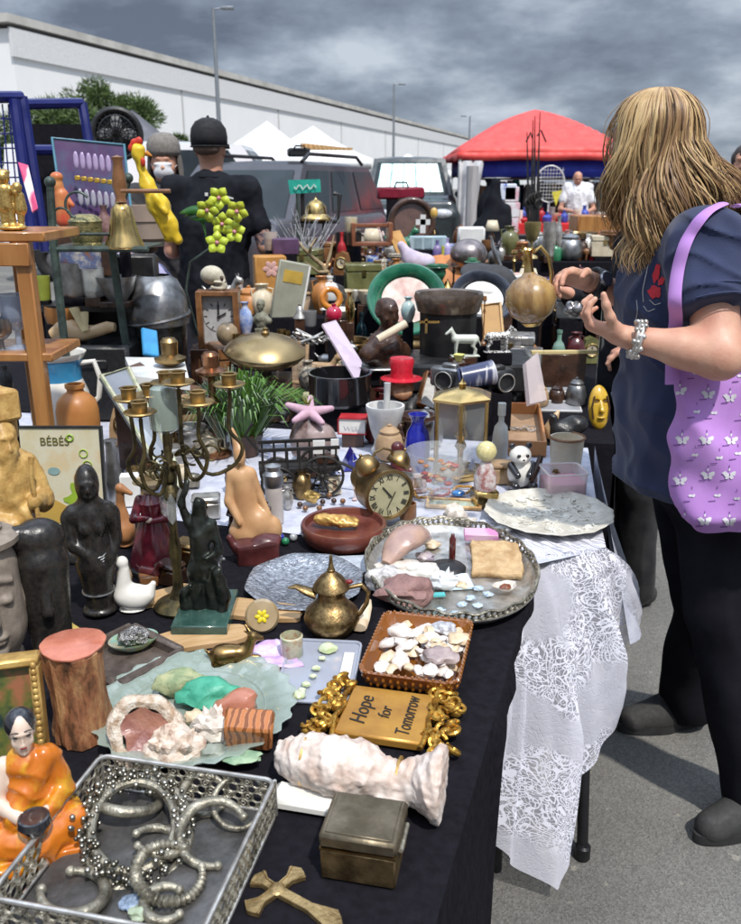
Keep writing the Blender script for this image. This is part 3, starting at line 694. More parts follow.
t,V_=human('bald man in a white shirt behind the red clothed table',(pw.x,15.2,0),R(5),dict(head=(-.04,-.08,1.56),neck=(0,-.02,1.42),wL=(.08,-.30,1.02),eL=(.29,-.05,1.06),wR=(-.12,-.32,1.02),eR=(-.30,-.05,1.06)),mat('white shirt',(.78,.78,.80),(.66,.66,.69),rough=.8,scale=12),mat('dark trousers',(.03,.03,.04),rough=.8),skin_f,bulk=1.25,face=(-.15,-1,-.35))
m=MB();m.box((.0,-.155,1.25),(.14,.02,.26),bev=.008);m.build('undershirt',mat('grey tee',(.48,.50,.53),rough=.8),t)
pb=Q(672,250,2.9)
t,V_=human('companion in a long sleeved black top standing behind the woman',(pb.x-.04,2.95,0),R(-90+4),dict(head=(0,-.05,1.58),neck=(0,0,1.43),sL=(.18,0,1.38),sR=(-.18,0,1.38),eR=(-.20,-.05,1.12),wR=(-.15,-.25,1.20),eL=(.2,-.0,1.12),wL=(.12,-.08,1.06)),blk_shirt,black,skin,sleeve='long',h=.009,face=(-.2,-1,-.3))
t.scale=(.93,.93,.93);m=MB();m.rock((0,-.01,1.62),(.10,.115,.12),9,amp=.1);m.build('hair',mat('dark hair',(.03,.022,.018)),t)
pe=Q(741,170,6.2)
t,V_=human('passer-by in dark green seen past the woman\'s hair',(pe.x+.02,6.2,0),R(-30),dict(),mat('dark green jacket',(.03,.07,.06),(.02,.05,.045),rough=.8,scale=9),black,skin_f,sleeve='long')
m=MB();m.rock((0,.02,1.655),(.092,.11,.10),3,amp=.1);m.build('hair',mat('dark hair',(.03,.022,.018)),t)
# the woman
WO=Vector((.74,1.86,0))
t=T('person','woman with wavy blonde hair, navy t-shirt and black trousers holding a brass pitcher','person',WO)
def q(u,v,Y):return Q(u,v,Y)-WO
tup=lambda v:tuple(v)
HD=q(652,147,1.88);fdir=Vector((-.80,.42,-.38)).normalized()
NK=q(694,226,1.87)
sL,eL,wL=q(706,250,1.70),q(720,356,1.58),q(626,337,1.62)
sR,eR,wR=q(680,248,2.04),q(676,318,2.02),q(588,281,1.93)
CH=q(690,298,1.87);BE=q(686,405,1.87);PE=q(698,452,1.87)
fl0,fl1=P(768,818,0)-WO,P(684,846,0)-WO
fr0,fr1=P(690,722,0)-WO,P(624,730,0)-WO
aL=Vector((fl0.x-.035,fl0.y-.0,.10));aR=Vector((fr0.x-.02,fr0.y,.10))
hL,hR=PE+Vector((0,-.085,-.03)),PE+Vector((0,.085,-.03))
kL,kR=q(716,612,1.76),q(702,600,1.98)
pr=head_prims(HD,fdir,sc=.84)
pr+=[C(tup(NK-Vector((0,0,.05))),tup(HD+Vector((.015,0,-.05))),.058,.052,k=.03),E(tup(CH),(.105,.15,.17)),E(tup(BE),(.115,.145,.13)),E(tup(PE),(.09,.125,.09))]
pr+=[C(tup(sL),tup(eL),.054,.040,k=.04),C(tup(eL),tup(eL.lerp(wL,.4)),.040,.035,k=.03),C(tup(eL.lerp(wL,.35)),tup(wL),.035,.0225,k=.02)]
pr+=[C(tup(sR),tup(eR),.058,.045,k=.04),C(tup(eR),tup(eR.lerp(wR,.45)),.042,.035,k=.03),C(tup(eR.lerp(wR,.4)),tup(wR),.035,.0235,k=.02)]
pr+=[C(tup(hL),tup(kL),.064,.046,k=.03),C(tup(kL),tup(aL),.046,.034,k=.02),C(tup(hR),tup(kR),.064,.046,k=.03),C(tup(kR),tup(aR),.046,.034,k=.02)]
m=MB();m.sdf(pr,.0075,.02)
hl_t=q(572,304,1.64)
fL=(q(582,322,1.64)-wL)
m.sdf(hand_prims(wL,fL,(-.15,.25,.95),-1,curls=((40,44,30),(34,50,34),(36,52,36),(40,54,38)),thumb=(34,34),sc=.84,thumb_up=.55),.0032)
fR=(q(540,268,1.87)-wR)
m.sdf(hand_prims(wR,fR,(.0,-.45,-.90),1,curls=((22,34,26),(34,40,30),(46,46,34),(56,50,36)),thumb=(30,34),sc=.84),.0032)
m.build('body',skin,t,smooth=60)
navy=mat('navy cotton',(.024,.034,.085),(.016,.023,.06),rough=.9,scale=5,bump=.25,bscale=420,sheen=.15)
sh=[E(tup(CH+Vector((0,0,.02))),(.125,.170,.165)),E(tup(CH+Vector((-.055,-.07,-.02))),(.075,.07,.075),k=.05),E(tup(CH+Vector((-.055,.07,-.02))),(.075,.07,.075),k=.05),C(tup(CH),tup(BE),.125,.135,k=.06),C(tup(BE+Vector((0,-.04,0))),tup(PE+Vector((-.028,-.045,-.03))),.125,.128,k=.05),C(tup(BE+Vector((0,.04,0))),tup(PE+Vector((-.028,.045,-.03))),.125,.128,k=.05),C(tup(sL+Vector((0,.02,.01))),tup(sR+Vector((0,-.02,.01))),.066,.066,k=.05),C(tup(CH+Vector((0,0,.1))),tup(NK-Vector((0,0,.04))),.10,.066,k=.05),C(tup(sL),tup(sL.lerp(eL,.58)),.074,.079,k=.04),C(tup(sR),tup(sR.lerp(eR,.58)),.072,.078,k=.04)]
dz=(eL-sL).normalized();pz=sL+(eL-sL)*.60
rotz=dz.to_track_quat('Z','Y').to_euler()
sh.append(B(tup(pz+dz*.10),(.10,.10,.10),0,e=tuple(rotz),cut=True,k=.006))
sh.append(B(tup(PE+Vector((0,0,-.245))),(.3,.3,.17),0,cut=True,k=.006))
m=MB();m.sdf(sh,.0065,.03)
def wrinkle(vs,f,amp):
 out=[]
 for p in vs:
  p=Vector(p);a=noise.noise(Vector((p.x*9+3,p.y*9,p.z*4+p.x*6)))*amp+noise.noise(Vector((p.x*24,p.y*20,p.z*9+p.x*14)))*amp*.45
  r=1-abs(noise.noise(Vector((p.x*7+p.z*9,p.y*8,p.z*7-4))));a+=(r**6)*amp*.7
  c=Vector((CH.x,CH.y,p.z));d=(p-c);d.z=0
  out.append(tuple(p+d.normalized()*a))
 return out
m.v=wrinkle(m.v,1,.017);m.drape(.006,14,6,2,4)
sh_o=m.build('t_shirt',navy,t,smooth=60)
m=MB()
for k in(0,1):
 c=pz-dz*(.004+.022*k);mm_=dz.to_track_quat('Z','Y').to_matrix()
 m.tube([c+mm_@Vector((math.cos(a)*.0815,math.sin(a)*.0815,0))for a in[i*2*math.pi/40 for i in range(40)]],.0014,5,closed=True)
m.build('sleeve_seam',mat('navy thread',(.05,.065,.14),rough=.8),t)
m=MB();m.torus(tup(NK-Vector((.01,0,.022))),.068,.008,e=(0,-.35,0),sx=.95,sy=1.05,n=36,k=8);m.build('collar',navy,t)
bvh=None
from mathutils.bvhtree import BVHTree
def bvh_of(ob):
 me=ob.data;return BVHTree.FromPolygons([v.co for v in me.vertices],[tuple(p.vertices)for p in me.polygons])
bs=bvh_of(sh_o)
def decal(shape_fn,nu,nv,bv,org,off=.002):
 """project a small patch on the surface: shape_fn(s,q) -> (photo u, v)"""
 def f(s,qq):
  uu,vv=shape_fn(s,qq);d=ray(uu,vv).normalized();hit=bv.ray_cast(Vector((0,0,CAMZ))-org,d)
  return(hit[0]+hit[1]*off)if hit[0]else None
 return f
def patch(mb,fn,nu,nv):
 vs=[];ok=True
 for j in range(nv):
  for i in range(nu):
   p=fn(i/(nu-1),j/(nv-1))
   if p is None:return
   vs.append(p)
 mb.add(vs,[(j*nu+i,j*nu+i+1,(j+1)*nu+i+1,(j+1)*nu+i)for j in range(nv-1)for i in range(nu-1)])
m=MB()
def disc(cu,cv,ru,rv,ang=0,k=0):
 ca,sa=math.cos(ang),math.sin(ang)
 def g(s,qq):
  a=s*2*math.pi;r=qq*(1+.18*math.sin(5*a+k));x,y=ru*r*math.cos(a),rv*r*math.sin(a);return cu+x*ca-y*sa,cv+x*sa+y*ca
 return g
for(cu,cv,ru,rv,an)in((657,273,3.5,10,.25),(655,292,6.5,6.5,0.4),(662,281,3,5,.6)):
 patch(m,decal(disc(cu,cv,ru,rv,an),14,4,bs,WO),14,4)
m.build('printed_rose',mat('red shirt print',(.55,.03,.05),(.4,.02,.03),rough=.8),t)
m=MB()
def line(pts,w_=.8):
 def g(s,qq):
  f=s*(len(pts)-1);i=min(int(f),len(pts)-2);f-=i;a,b=pts[i],pts[i+1]
  x,y=a[0]+(b[0]-a[0])*f,a[1]+(b[1]-a[1])*f;dx,dy=b[0]-a[0],b[1]-a[1];l=math.hypot(dx,dy)+1e-6
  return x-dy/l*w_*(qq-.5),y+dx/l*w_*(qq-.5)
 return g
for pts in([(650,262),(646,275),(643,290),(644,302)],[(644,306),(648,312),(655,309)],[(641,318),(646,326),(643,334)],[(650,300),(655,305),(661,303)],[(637,300),(638,312),(635,325)]):
 patch(m,decal(line(pts),10,2,bs,WO),12,3)
m.build('printed_lines',mat('grey shirt print',(.42,.42,.42),rough=.8),t)
blkp=mat('black twill',(.009,.009,.012),(.014,.014,.018),rough=.9,scale=9,bump=.2,bscale=500,spec=.1)
pt=[E(tup(PE-Vector((0,0,.02))),(.125,.165,.13)),C(tup(hL),tup(kL),.092,.068,k=.05),C(tup(kL),tup(aL-Vector((0,0,.035))),.067,.084,k=.03),C(tup(hR),tup(kR),.092,.068,k=.05),C(tup(kR),tup(aR-Vector((0,0,.035))),.067,.080,k=.03),B((0,0,-.10+.02),(.8,.8,.10),0,cut=True,k=.004)]
m=MB();m.sdf(pt,.009,.03);m.noise_disp(.012,6,4);m.drape(.008,11,6,2,6);m.build('trousers',blkp,t,smooth=60)
for a,toe,lab in((fl0,fl1,None),(fr0,fr1,None)):
 d=(toe-a);d.z=0;d=d.normalized();h0=a-d*.02;n_=Vector((-d.y,d.x,0))
 m=MB();tip=h0+d*.245
 m.sdf([C(tup(h0+Vector((0,0,.055))),tup(h0+d*.10+Vector((0,0,.055))),.036,.036,k=.03),C(tup(h0+d*.10+Vector((0,0,.052))),tup(tip-d*.035+Vector((0,0,.036))),.041,.026,k=.03),C(tup(h0+d*.12+Vector((0,0,.040))),tup(tip-d*.045+Vector((0,0,.030))),.043,.034,k=.03),C(tup(h0+d*.03+Vector((0,0,.06))),tup(h0+d*.03+Vector((0,0,.10))),.040,.040,k=.02)],.006,.03)
 shoe=m.build('shoe',mat('charcoal suede',(.030,.030,.029),(.045,.044,.042),rough=.8,scale=40,bump=.3),t)
 m=MB();
 outl=[]
 for i in range(28):
  an=i/28*2*math.pi;x=math.cos(an);y=math.sin(an);w_=.047 if x>0 else .038
  outl.append((h0+d*(.105+.145*x)+n_*(y*w_*(1 if abs(x)<.9 else 1))).to_2d())
 m.prism([tuple(p)for p in outl],.004,.026);m.build('sole',mat('dark rubber sole',(.018,.017,.017),(.03,.03,.03),rough=.7),shoe,smooth=30)
 m=MB()
 for k in range(3):
  c=h0+d*(.095+.026*k);zz=.098-.013*k
  m.tube([c-n_*.030+Vector((0,0,zz-.012)),c+d*.008+Vector((0,0,zz)),c+n_*.030+Vector((0,0,zz-.012))],.0028,6)
 m.build('shoe_lace',black,shoe)
def ringat(mb,a,b,f,R0,r,n=30,k=8,flat=1):
 c=a.lerp(b,f);ax=(b-a).normalized();mt=ax.to_track_quat('Z','Y').to_matrix()
 mb.tube([c+mt@Vector((math.cos(x)*R0,math.sin(x)*R0,0))for x in[i*2*math.pi/n for i in range(n)]],r,k,closed=True)
m=MB()
for f in(.90,.925,.95):ringat(m,eR,wR,f,.0315,.006)
c=eR.lerp(wR,.925);ax=(wR-eR).normalized();up_=Vector((-.1,-.8,.5));up_=(up_-ax*up_.dot(ax)).normalized()
wt=m.build('watch_strap',mat('black watch strap',(.02,.02,.022),rough=.35),t)
m=MB();mt=up_.to_track_quat('Z','Y').to_euler();m.lathe([(.0,-.003),(.017,-.003),(.018,.004),(.015,.007),(0,.007)],24,c=tup(c+up_*.034),e=tuple(mt));m.build('watch_face',mat('watch steel',(.3,.3,.32),rough=.2,metal=.9),wt)
for f,r0 in((.86,.0345),(.90,.0335)):
 m=MB();ringat(m,eL,wL,f,r0,.0042,26)
 cc=eL.lerp(wL,f);axl=(wL-eL).normalized();mt_=axl.to_track_quat('Z','Y').to_matrix()
 for i in range(18):
  a=i/18*2*math.pi;m.ell(tup(cc+mt_@Vector((math.cos(a)*r0,math.sin(a)*r0,.004*(-1)**i))),.0055,n=8,m_=6)
 m.build('bracelet',silver,t)
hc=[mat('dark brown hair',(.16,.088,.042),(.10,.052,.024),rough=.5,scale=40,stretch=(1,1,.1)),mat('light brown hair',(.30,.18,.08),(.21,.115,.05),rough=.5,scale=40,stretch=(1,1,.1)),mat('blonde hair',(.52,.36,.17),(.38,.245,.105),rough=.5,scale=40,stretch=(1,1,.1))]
rh=random.Random(11);face_az=math.atan2(fdir.y,fdir.x)
m=MB();m.mi=0
m.sdf([E(tup(HD+Vector((.012,0,.025))),(.070,.070,.088)),E(tup(HD+Vector((.035,.0,-.045))),(.05,.058,.07),k=.05)],.009,.03)
base_n=len(m.f)
top_c=HD+Vector((-.012,-.01,.125))
for i in range(3600):
 az=rh.uniform(-math.pi,math.pi);dface=abs((az-face_az+math.pi)%(2*math.pi)-math.pi)
 if dface<.62 and rh.random()<.93:continue
 layer=rh.random()
 rx=.070+.026*layer+.012*(rh.random()-.5);ry=.072+.024*layer
 right=math.cos(az)
 zend=HD.z-.145-.065*rh.random()+.02*(dface<1.2)+.05*max(0,right)-.045*(az<-1.2 and az>-2.6)
 ph=rh.uniform(0,6.28);wv=rh.uniform(.014,.042);grp_=int((az+3.2)*4.5);gph=grp_*2.4;fq=rh.uniform(17,27);pts=[];rad=[]
 n_=22;r0=rh.uniform(.0008,.0023);tw=rh.uniform(-.35,.35)
 for k in range(n_):
  s=k/(n_-1)
  if s<.40:
   th=s/.40*math.pi*.5;rr=math.sin(th);z=HD.z+.014+.098*math.cos(th)+.012*layer*math.sin(th)
  else:
   rr=1.0+.10*math.sin((s-.4)/.6*math.pi)-.16*((s-.4)/.6)**2;z=HD.z+.018+(zend-HD.z-.018)*((s-.4)/.6)
  a_=az+tw*s
  w2=wv*max(0,s-.22)*1.5
  fly=(1.08+.06*math.sin(i)if i%28==0 else 1);x=HD.x+.010+math.cos(a_)*rx*rr*fly*(.86 if right>0 else 1.04)+(.35*math.sin(z*fq+ph)+.9*math.sin(z*(21+grp_%5*2)+gph))*w2+(.19*max(0,right+.1)*max(0,s-.42)**1.0);y=HD.y+math.sin(a_)*ry*rr*1.03*fly+(.35*math.cos(z*fq*.9+ph)+.9*math.cos(z*(19+grp_%4*2)+gph))*w2
  if s>.4:x+=.028*(s-.4)
  pts.append((x,y,z));rad.append(r0*(1.15-.9*s**3)*(1+.2*math.sin(9*s+ph)))
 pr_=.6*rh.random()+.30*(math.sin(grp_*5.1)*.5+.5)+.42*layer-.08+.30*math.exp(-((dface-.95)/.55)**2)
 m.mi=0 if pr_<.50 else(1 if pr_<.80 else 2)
 m.tube(pts,rad,4,flat=.6)
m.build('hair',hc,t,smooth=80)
bt=T('tote_bag','lilac tote bag printed with white butterflies hanging on the woman\'s shoulder','bag',Q(735,528,1.635))
BO=Q(735,528,1.635)
def qb(u,v,Y):return Q(u,v,Y)-BO
m=MB()
cl_,cr_2=666,800
def bag_pt(a,z):
 cx0=qb(738,528,1.635).x;half=.132+.006*math.sin(z*3)+.004*z-.04*(1-min(1,z*5))**2
 th=.055*(1-.55*z)*min(1,.35+z*6)
 x=cx0+math.copysign(abs(math.cos(a))**.55,math.cos(a))*half-.012*z*(1 if math.cos(a)<0 else 0)
 y=math.copysign(abs(math.sin(a))**.7,math.sin(a))*th+.018*math.sin(x*34+z*3)*z+.02*z
 H_=qb(700,372,1.635).z
 zz=z*H_+(.045*((x-cx0)/half)**2*z-.015*z)
 return Vector((x+.004*math.sin(z*21+a*2),y+.006*math.sin(z*13+x*30),zz))
m.grid(lambda s,qq:bag_pt(s*2*math.pi,qq),72,44,closed_u=True)
m.grid(lambda s,qq:bag_pt(s*2*math.pi,0).lerp(Vector((qb(738,528,1.635).x,0,.004)),qq),72,4,closed_u=True)
m.noise_disp(.009,9,3);m.drape(.009,16,5,2,2)
bg_o=m.build('pouch',lilac,None,smooth=70)
pm_=m
bb=bvh_of(bg_o)
m=pm_;tcol=mat('white butterfly print',(.72,.70,.74),rough=.8)
rb=random.Random(3)
for r_i in range(9):
 for c_i in range(6):
  cu=682+c_i*23+(11.5 if r_i%2 else 0)+rb.uniform(-4,4);cv=352+r_i*21+rb.uniform(-4,4)
  m.mi=1
  if r_i%2==0:
   for sx in(-1,1):
    patch(m,decal(disc(cu+sx*3.6,cv-.6,3.6,2.3,sx*-.5),10,3,bb,BO,.0015),10,3);patch(m,decal(disc(cu+sx*2.2,cv+2.7,2.3,1.9,sx*.5),10,3,bb,BO,.0015),10,3)
   patch(m,decal(disc(cu,cv-5,.9,1.6),8,3,bb,BO,.0015),8,3)
  else:
   for sx in(-1,1):patch(m,decal(disc(cu+sx*1.6,cv,1.9,1.5,sx*-.4),8,3,bb,BO,.0015),8,3)
  m.mi=2
  patch(m,decal(line([(cu-9,cv+6),(cu-2,cv+5.4)],.9),4,2,bb,BO,.0015),5,2)
  patch(m,decal(line([(cu,cv-9.5),(cu,cv-6.5)],.7),4,2,bb,BO,.0015),4,2)
bpy.data.objects.remove(bg_o)
m.build('pouch',[lilac,tcol,mat('purple print',(.20,.08,.30),rough=.8)],bt,smooth=70)
m=MB()
s1=[]
for(uu,vv)in((745,209),(735,205),(722,207),(709,213),(699,222),(691,235),(685,250),(681,268),(678,288),(677,303),(676,318)):
 d_=ray(uu,vv).normalized();hit=bs.ray_cast(Vector((0,0,CAMZ))-WO,d_)
 if hit[0]:s1.append(hit[0]+WO-BO+hit[1]*.006)
s1=[p_ for p_ in s1]+[qb(673,345,1.655),qb(672,384,1.62)]
s1=spl(s1,40)
s2=spl([qb(735,206,1.80),qb(748,207,1.84),qb(770,222,1.86),qb(800,290,1.76),qb(800,380,1.65)])
for s_ in(s1,s2):
 m.tube(s_,.0135,8,flat=.28)
m.build('strap',lilac,bt)
# tables and cloths
leg_m=mat('dark steel leg',(.03,.03,.032),rough=.4,metal=.6)
def table(name,label,cat,poly,z,clothm,drop=.62,wav=.018,cloth_lab='',skip=(),seed=0,legs=True,cloth_group=None,drops={},flare=.035,flare0=None):
 c=Vector((sum(p[0]for p in poly)/len(poly),sum(p[1]for p in poly)/len(poly)))
 pl=[(p[0]-c.x,p[1]-c.y)for p in poly]
 t=T(name,label,cat,(c.x,c.y,0))
 m=MB();m.prism([(x*.985,y*.985)for x,y in pl],z-.035,z-.006);m.build('tabletop',greyp,t)
 for x,y in pl:
  m=MB();m.tube([(x*.93,y*.93,0),(x*.9,y*.9,z-.035)],.014,8);m.build('leg',leg_m,t)
 m=MB();n=len(pl);m.add([(x,y,z)for x,y in pl],[tuple(range(n))])
 tot=0
 for i in range(n):
  if i in skip:continue
  a,b_=Vector(pl[i]),Vector(pl[(i+1)%n]);L_=(b_-a).length;nr=Vector((b_.y-a.y,-(b_.x-a.x))).normalized();nu=max(4,int(L_/.025));t0=tot
  def f(s,q_,a=a,b_=b_,nr=nr,L_=L_,t0=t0,dr=drops.get(i,drop),i_=i):
   p=a.lerp(b_,s);k=t0+s*L_
   w_=(math.sin(k*21+seed)*.5+.5*math.sin(k*47+seed*2))*wav*(.35 if(flare0 and i_==0)else 1)*min(1,q_*1.6)+(.004 if q_>0 else 0)+(flare*q_ if(flare0 is None or i_!=0)else flare0*q_*max(0,1-s*1.35))
   p=p+nr*(w_ if q_>0 else 0);return Vector((p.x,p.y,z-.004*(q_>0)-(dr if(flare0 is None or i_)else .03+(dr-.03)*max(0,min(1,(.58-s)/.08)))*q_*(1+.02*math.sin(k*5))))
  m.grid(f,nu,12);tot+=L_
 o=m.build('table_cloth',clothm,None,(c.x,c.y,0),smooth=50)
 tag(o,cloth_lab,'tablecloth',cloth_group)
 return t
e1=Vector((.298,.954)).normalized();e2_=Vector((-e1.y,e1.x))
A0=P(440,912).to_2d()-e1*.42;A1=P(534,578).to_2d()+e1*.06
polyA=[tuple(A0),tuple(A1),tuple(A1+e2_*1.25),tuple(A0+e2_*1.25)]
table('folding_table','long folding table nearest the camera carrying trays and stones','table',polyA,TZ-.001,blkcloth,.66,cloth_lab='black cloth on the nearest table, under the silver tray and brass box',seed=1,drops={0:.66,1:.03},flare=.0,flare0=.075)
B0=P(604,548).to_2d();B1=P(588,447).to_2d();B2=(B1.x-1.9,B1.y+.42);B3=(-1.12,A1.y+.42)
B0b=(A1.x-.002,A1.y+.012)
polyB=[tuple(B0),tuple(B1),B2,B3,tuple(A1+e2_*.66+e1*.012),B0b]
def lace_mat(name,holes=.0,sc=26,alpha_lo=.55):
 m=bpy.data.materials.new(name);m.use_nodes=True;nt=m.node_tree;N=nt.nodes;L=nt.links;b=N['Principled BSDF']
 tc=N.new('ShaderNodeTexCoord')
 w_=N.new('ShaderNodeTexNoise');w_.inputs['Scale'].default_value=9;w_.inputs['Detail'].default_value=3;L.new(tc.outputs['UV'],w_.inputs['Vector'])
 ml=N.new('ShaderNodeVectorMath');ml.operation='SCALE';ml.inputs['Scale'].default_value=.16;L.new(w_.outputs['Color'],ml.inputs[0])
 ad=N.new('ShaderNodeVectorMath');ad.operation='ADD';L.new(tc.outputs['UV'],ad.inputs[0]);L.new(ml.outputs[0],ad.inputs[1])
 v=N.new('ShaderNodeTexVoronoi');v.feature='DISTANCE_TO_EDGE';v.inputs['Scale'].default_value=sc;L.new(ad.outputs[0],v.inputs['Vector'])
 v2=N.new('ShaderNodeTexNoise');v2.inputs['Scale'].default_value=9;v2.inputs['Detail'].default_value=.6;v2.inputs['Distortion'].default_value=1.2;L.new(tc.outputs['UV'],v2.inputs['Vector'])
 mlt=N.new('ShaderNodeMath');mlt.operation='MULTIPLY';mlt.inputs[1].default_value=75;L.new(v2.outputs['Fac'],mlt.inputs[0])
 sn=N.new('ShaderNodeMath');sn.operation='SINE';L.new(mlt.outputs[0],sn.inputs[0])
 r1=N.new('ShaderNodeValToRGB');L.new(v.outputs['Distance'],r1.inputs[0]);r1.color_ramp.elements[0].position=.045;r1.color_ramp.elements[1].position=.10;r1.color_ramp.elements[0].color=(1,1,1,1);r1.color_ramp.elements[1].color=(0,0,0,1)
 r2=N.new('ShaderNodeValToRGB');L.new(sn.outputs[0],r2.inputs[0]);r2.color_ramp.elements[0].position=.55;r2.color_ramp.elements[1].position=.75
 mxx=N.new('ShaderNodeMath');mxx.operation='MAXIMUM';L.new(r1.outputs[0],mxx.inputs[0]);L.new(r2.outputs[0],mxx.inputs[1])
 msk=N.new('ShaderNodeTexNoise');msk.inputs['Scale'].default_value=4.2;msk.inputs['Detail'].default_value=1.5;L.new(tc.outputs['UV'],msk.inputs['Vector'])
 r3=N.new('ShaderNodeValToRGB');L.new(msk.outputs['Fac'],r3.inputs[0]);r3.color_ramp.elements[0].position=.46;r3.color_ramp.elements[1].position=.52
 mx=N.new('ShaderNodeMix');L.new(r3.outputs[0],mx.inputs[0]);mx.inputs[2].default_value=.42;L.new(mxx.outputs[0],mx.inputs[3])
 mr=N.new('ShaderNodeMapRange');mr.inputs[3].default_value=alpha_lo;mr.inputs[4].default_value=1.0;L.new(mx.outputs[0],mr.inputs[0])
 L.new(mr.outputs[0],b.inputs['Alpha']);b.inputs['Base Color'].default_value=(.74,.74,.82,1);b.inputs['Roughness'].default_value=.9
 bp=N.new('ShaderNodeBump');bp.inputs['Strength'].default_value=.3;bp.inputs['Distance'].default_value=.004;L.new(mxx.outputs[0],bp.inputs['Height']);L.new(bp.outputs[0],b.inputs['Normal'])
 return m
lace=lace_mat('white lace',alpha_lo=.34,sc=64)
def uvs(o,fn):
 me=o.data;uv=me.uv_layers.new(name='UVMap')
 for l in me.loops:uv.data[l.index].uv=fn(me.vertices[l.vertex_index].co)
clothw=mat('white cotton cloth',(.50,.51,.58),(.36,.38,.46),rough=.9,scale=26,bump=.3,bscale=160,mix=(.35,.6))
tabB=table('folding_table','folding table under the white cloth in the middle of the stall','table',polyB,TZ-.003,clothw,.30,wav=.02,cloth_lab='white patterned cloth under the lantern, plate and panda',skip=(3,4,5),seed=4)
def lace_drape():
 Yd=P(566,560).y
 L0=P(540,552,TZ).lerp(P(540,552,TZ),1);
 top_l,top_m,top_r=P(470,548,TZ+.002),P(560,545,TZ+.002),P(606,541,TZ+.002)
 bl=Q(455,812,1.50);bt_=Q(540,886,1.475);br=Q(603,704,1.66);rc=Q(629,600,1.80);ed_l=P(488,562,TZ+.003)
 ed_r=P(606,548,TZ+.003)
 m=MB()
 hem=[bl,bl.lerp(bt_,.35)+Vector((0,.02,-.005)),bl.lerp(bt_,.7),bt_,bt_.lerp(br,.25)+Vector((.015,0,0)),bt_.lerp(br,.5),bt_.lerp(br,.75),br,br.lerp(rc,.4)+Vector((.01,0,0)),rc]
 n_=90
 def hempt(s):
  f=s*(len(hem)-1);i=min(int(f),len(hem)-2);return hem[i].lerp(hem[i+1],f-i)
 out=Vector((.93,-.36,0)).normalized()
 def f(s,q_):
  a=ed_l.lerp(ed_r,min(1,s*1.05));b_=hempt(s)
  p=a.lerp(b_,q_);z_=a.z+(b_.z-a.z)*q_
  bulge=math.sin(math.pi*min(1,q_*1.0))*.03+.012*min(1,q_*8)
  fold=(.024*math.sin(s*19+1.2*q_)+.010*math.sin(s*34+2)+.010*math.sin(s*57-3*q_))*min(1,q_*1.8)+.004*noise.noise(Vector((s*12,q_*9,1)))
  p=p+out*(fold+bulge);p.z=z_-.0*q_
  return p
 m.grid(f,n_,60)
 m.grid(lambda s,q_:(ed_l.lerp(ed_r,s)).lerp(P(480,520,TZ+.004).lerp(P(600,520,TZ+.004),s),q_)+Vector((0,0,.002*math.sin(s*40))),30,6)
 o=m.build('lace_cloth',lace,smooth=80)
 uvs(o,lambda c:((c.x*1.0+c.y*.8)*1.5,c.z*1.5))
 tag(o,'white lace tablecloth corner hanging almost to the asphalt','tablecloth')
lace_drape()
m=MB()
c0=P(598,470,TZ);
def f(s,q_):
 a=P(604,548).lerp(P(588,447),s);w_=.02+.07*q_*math.sin(1+2*s)+.02*math.sin(s*19)*q_
 return Vector((a.x+w_,a.y-.02*math.sin(s*23)*q_,TZ+.004-.24*q_*(1-.25*s)))
m.grid(f,40,10)
ONE('cloth_flap','pale blue white cloth edge hanging beside the woman','cloth',m,clothw)
lg=P(582,858,0.0)
m=MB();m.tube([(0,0,0),(.0,.16,.70)],.013,10);m.lathe([(.018,0),(.018,.03),(.013,.035)],14)
o=m.build('leg',leg_m,tabB,Vector((lg.x,lg.y,.004))-tabB.location)
for i,(x,y)in enumerate(((-.16,1.15),(-.02,.62))):  # unseen black crates, added to keep the space under the table dark
 m=MB();m.box((0,0,.15),(.40,.34,.30),bev=.01);m.box((0,0,.31),(.42,.36,.025),bev=.008)
 ONE('dark_filler_crate',('black lidded crate added for shade under the far end of the nearest table','black lidded crate added for shade under the near end of the nearest table')[i],'crate',m,black,(x,y,0),-.29)
polyC=[(.50,2.50),(.74,2.46),(.92,3.25),(1.16,4.35),(-.35,4.45),(-1.9,4.05),(-1.55,2.55),(B2[0]+.0,B2[1]+.02),(B1.x,B1.y+.012)]
table('folding_table','wide black covered tables crowded with goods behind the white cloth','table',polyC,TZ-.004,blkcloth,.70,cloth_lab='black cloth under the urn, bust and mantel clock',seed=7)
polyD=[(1.20,4.42),(1.62,6.2),(-.35,6.4),(-.35,4.50)]
table('folding_table','farthest table of the stall in front of the cars','table',polyD,TZ-.002,blkcloth,.70,cloth_lab='black cloth of the farthest table, below the leather books and the steel orb',seed=9)
# goods on the nearest table
Z0=TZ+.001
def quad(nl,nr,fl,z=Z0):
 p,q_,r=P(*nl,z),P(*nr,z),P(*fl,z);a=(q_-p);rz=math.atan2(a.y,a.x);n=Vector((-a.y,a.x,0)).normalized()
 dp=(r-p).dot(n);c=p+a/2+n*dp/2;return c,rz,a.length,dp
def rrect(w_,d_,r,n=6):
 out=[]
 for cx,cy,a0 in((w_/2-r,d_/2-r,0),(-w_/2+r,d_/2-r,90),(-w_/2+r,-d_/2+r,180),(w_/2-r,-d_/2+r,270)):
  for i in range(n+1):a=R(a0+90*i/n);out.append((cx+r*math.cos(a),cy+r*math.sin(a)))
 return out
def stone(u,v,npx,label,m_,cat='stone',sq=(1,.8,.6),seed=1,z=Z0,e=(0,0,0),name='stone',amp=.28,group=None,sub=3,facet=False,lift=0.):
 p=P(u,v,z);r=wd(npx,u,v,z)/2;mb=MB();mb.rock((0,0,r*sq[2]*.82+lift),(r*sq[0],r*sq[1],r*sq[2]),seed,e=e,sub=sub,amp=amp)
 return ONE(name,label,cat,mb,m_,p,0,group,smooth=(18 if facet else 45))
